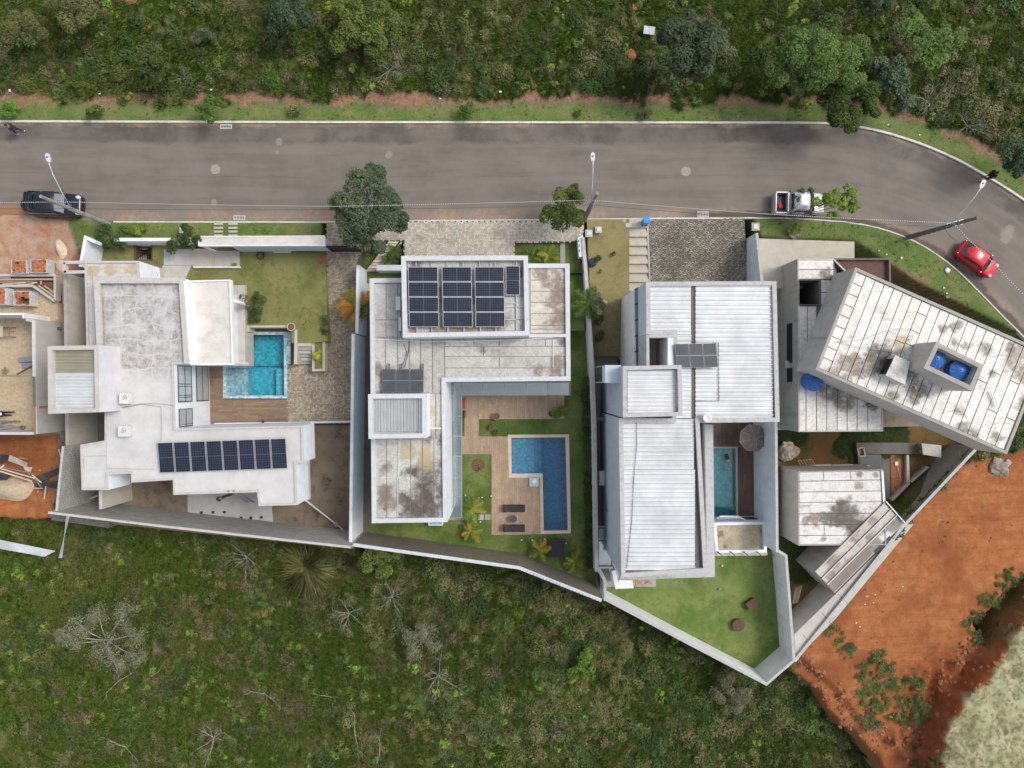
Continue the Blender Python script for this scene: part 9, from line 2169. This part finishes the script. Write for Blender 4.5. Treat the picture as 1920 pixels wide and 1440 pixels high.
c1_ = thing('fire_pit_cover', 'round rust brown cover on the back lawn', 'cover', P(1382,1170,-3)); mb = MB(); mb.lathe([(.46,0),(.5,.32),(.5,.36),(.0,.37)],(0,0,0),10); part(mb, 'drum', M['rust'], c1_)
c2_ = thing('bench_box', 'tilted square rust brown box on the back lawn', 'box', P(1407,1131,-3), rz=.62); mb = MB(); mb.box((0,0,.2),(.78,.68,.4)); part(mb, 'box_body', M['rust'], c2_, bevel=.02); mb = MB(); mb.box((0,0,.42),(.82,.72,.04)); part(mb, 'lid', M['rust'], c2_)
mb = MB(); rr = random.Random(8); mb.tube([P(1184+i*1.7+4*math.sin(i*1.9),1093+5*math.sin(i*1.3)+rr.uniform(-2,2),-2.95) for i in range(24)],.02,5); tag(mb.build('garden_hose', M['orange'], None, org=P(1190,1093,-2.95)), 'tangled orange hose on the back lawn by the house wall', 'hose')
for i, v in enumerate((704,749,802,875)):
 pass
# ---- plot 4 things
l2 = thing('ladder', 'weathered builder ladder lying across the annexe edge', 'ladder', P(1512,868,-3.8))
A, B, C_, D_ = [Vector(P(u, v, -3.2)) for u, v in ((1496,864),(1522,861),(1530,873),(1503,875))]
for a, b in ((A, B),(D_, C_)): mb = MB(); mb.bar(a, b, .06); mb.build('rail', M['timber_old'], l2)
for k in range(6): mb = MB(); mb.bar(A.lerp(B, k/5), D_.lerp(C_, k/5),.05); mb.build('rung', M['timber_old'], l2)
ff = thing('wooden_frame', 'small pale frame lying by the murky basin', 'frame', P(1614,848,-3.7))
p4 = [Vector(P(u, v, -3.6)) for u, v in ((1608,841),(1619,839),(1622,854),(1611,856))]
for a, b in zip(p4, p4[1:]+p4[:1]): mb = MB(); mb.bar(a, b, .09,.08); mb.build('rail', M['timber'], ff)
cl_ = thing('concrete_slab', 'tilted grey slab on blocks near the cement wall', 'slab', P(1746,846,-4.2)); mb = MB(); mb.prism(XY([(1728,831),(1765,835),(1765,858),(1731,852)],-2.9),-3.0,-2.9, bot=True); mb.build('slab_top', M['cement_light'], cl_)
for u, v in ((1733,835),(1760,839),(1736,848),(1760,852)): mb = MB(); p = P(u, v, -3); mb.box((p[0], p[1],-3.6),(.3,.2,1.18)); mb.build('support', M['blocks'], cl_)
for i in range(6):
 o = MB(); o.cv = random.random()*.5; o.bar(P(1503-i*2.2,1097+i, -3.6), P(1495-i*1.7,1130+i*.3,-3.2),.1,.05); tag(o.build('plank', M['timber_old'], None, org=P(1500,1100,-3.5)), 'dark old plank leaning in the stack beside the long lawn wall', 'plank', 'planks leaning by the lawn wall')
for i, (u, v) in enumerate(((1520,872),(1560,872),(1592,874))):
 mb = MB(); mb.bar(P(u, v+1.6,-3.5), P(u+38, v+.6,-3.5),.2,.2); tag(mb.build('kerb_beam', M['cement_warm'], None, org=P(u, v, -3.6)),('pale cement beam beside the ladder', 'pale cement beam in the middle of the annexe edge', 'pale cement beam next to the murky basin')[i], 'beam')
mb = MB(); mb.box((0,0,.05),(.26,.3,.1)); simple('white_block', 'white block on the red basin floor', 'block', P(1680,869,-4.05), mb, M['plastic_white'])
pipe('rod', 'white rod lying on the red basin floor', [(1683,875),(1689,900)],-4.0,.02, M['plastic_white'], 'rod')
sp = thing('sawhorse', 'old metal props on the silver roof near its low corner', 'props', P(1865,750, Z4)); 
for a, b in (((1859,734),(1866,762)),((1862,733),(1870,762))): mb = MB(); mb.bar(P(*a, Z4+.15), P(*b, Z4+.05),.05); mb.build('bar', M['galv'], sp)
pipe('cable', 'slack cable across the silver roof to the tank housing', [(1570,640),(1605,650),(1670,659),(1690,662)], Z4+.05,.02, M['steel'], 'cable'); pipe('cable', 'thin cable slanting over the silver roof felt', [(1570,641),(1615,637),(1663,620),(1712,638)], Z4+.04,.015, M['steel'], 'cable')
pipe('spout', 'drain spout on the concrete wall of the slanted block', [(1508,636),(1530,633),(1548,633)],0,.05, M['cement'], 'spout', zs=[3.4,4.5,5.9])
for i, (u, v) in enumerate(((1626,1118),(1641,1115),(1638,1130),(1622,1133),(1773,1146),(1692,1100),(1605,1168),(1612,1175))): litter(u, v, -1.5,.07, 'pale scrap of litter on the ground')
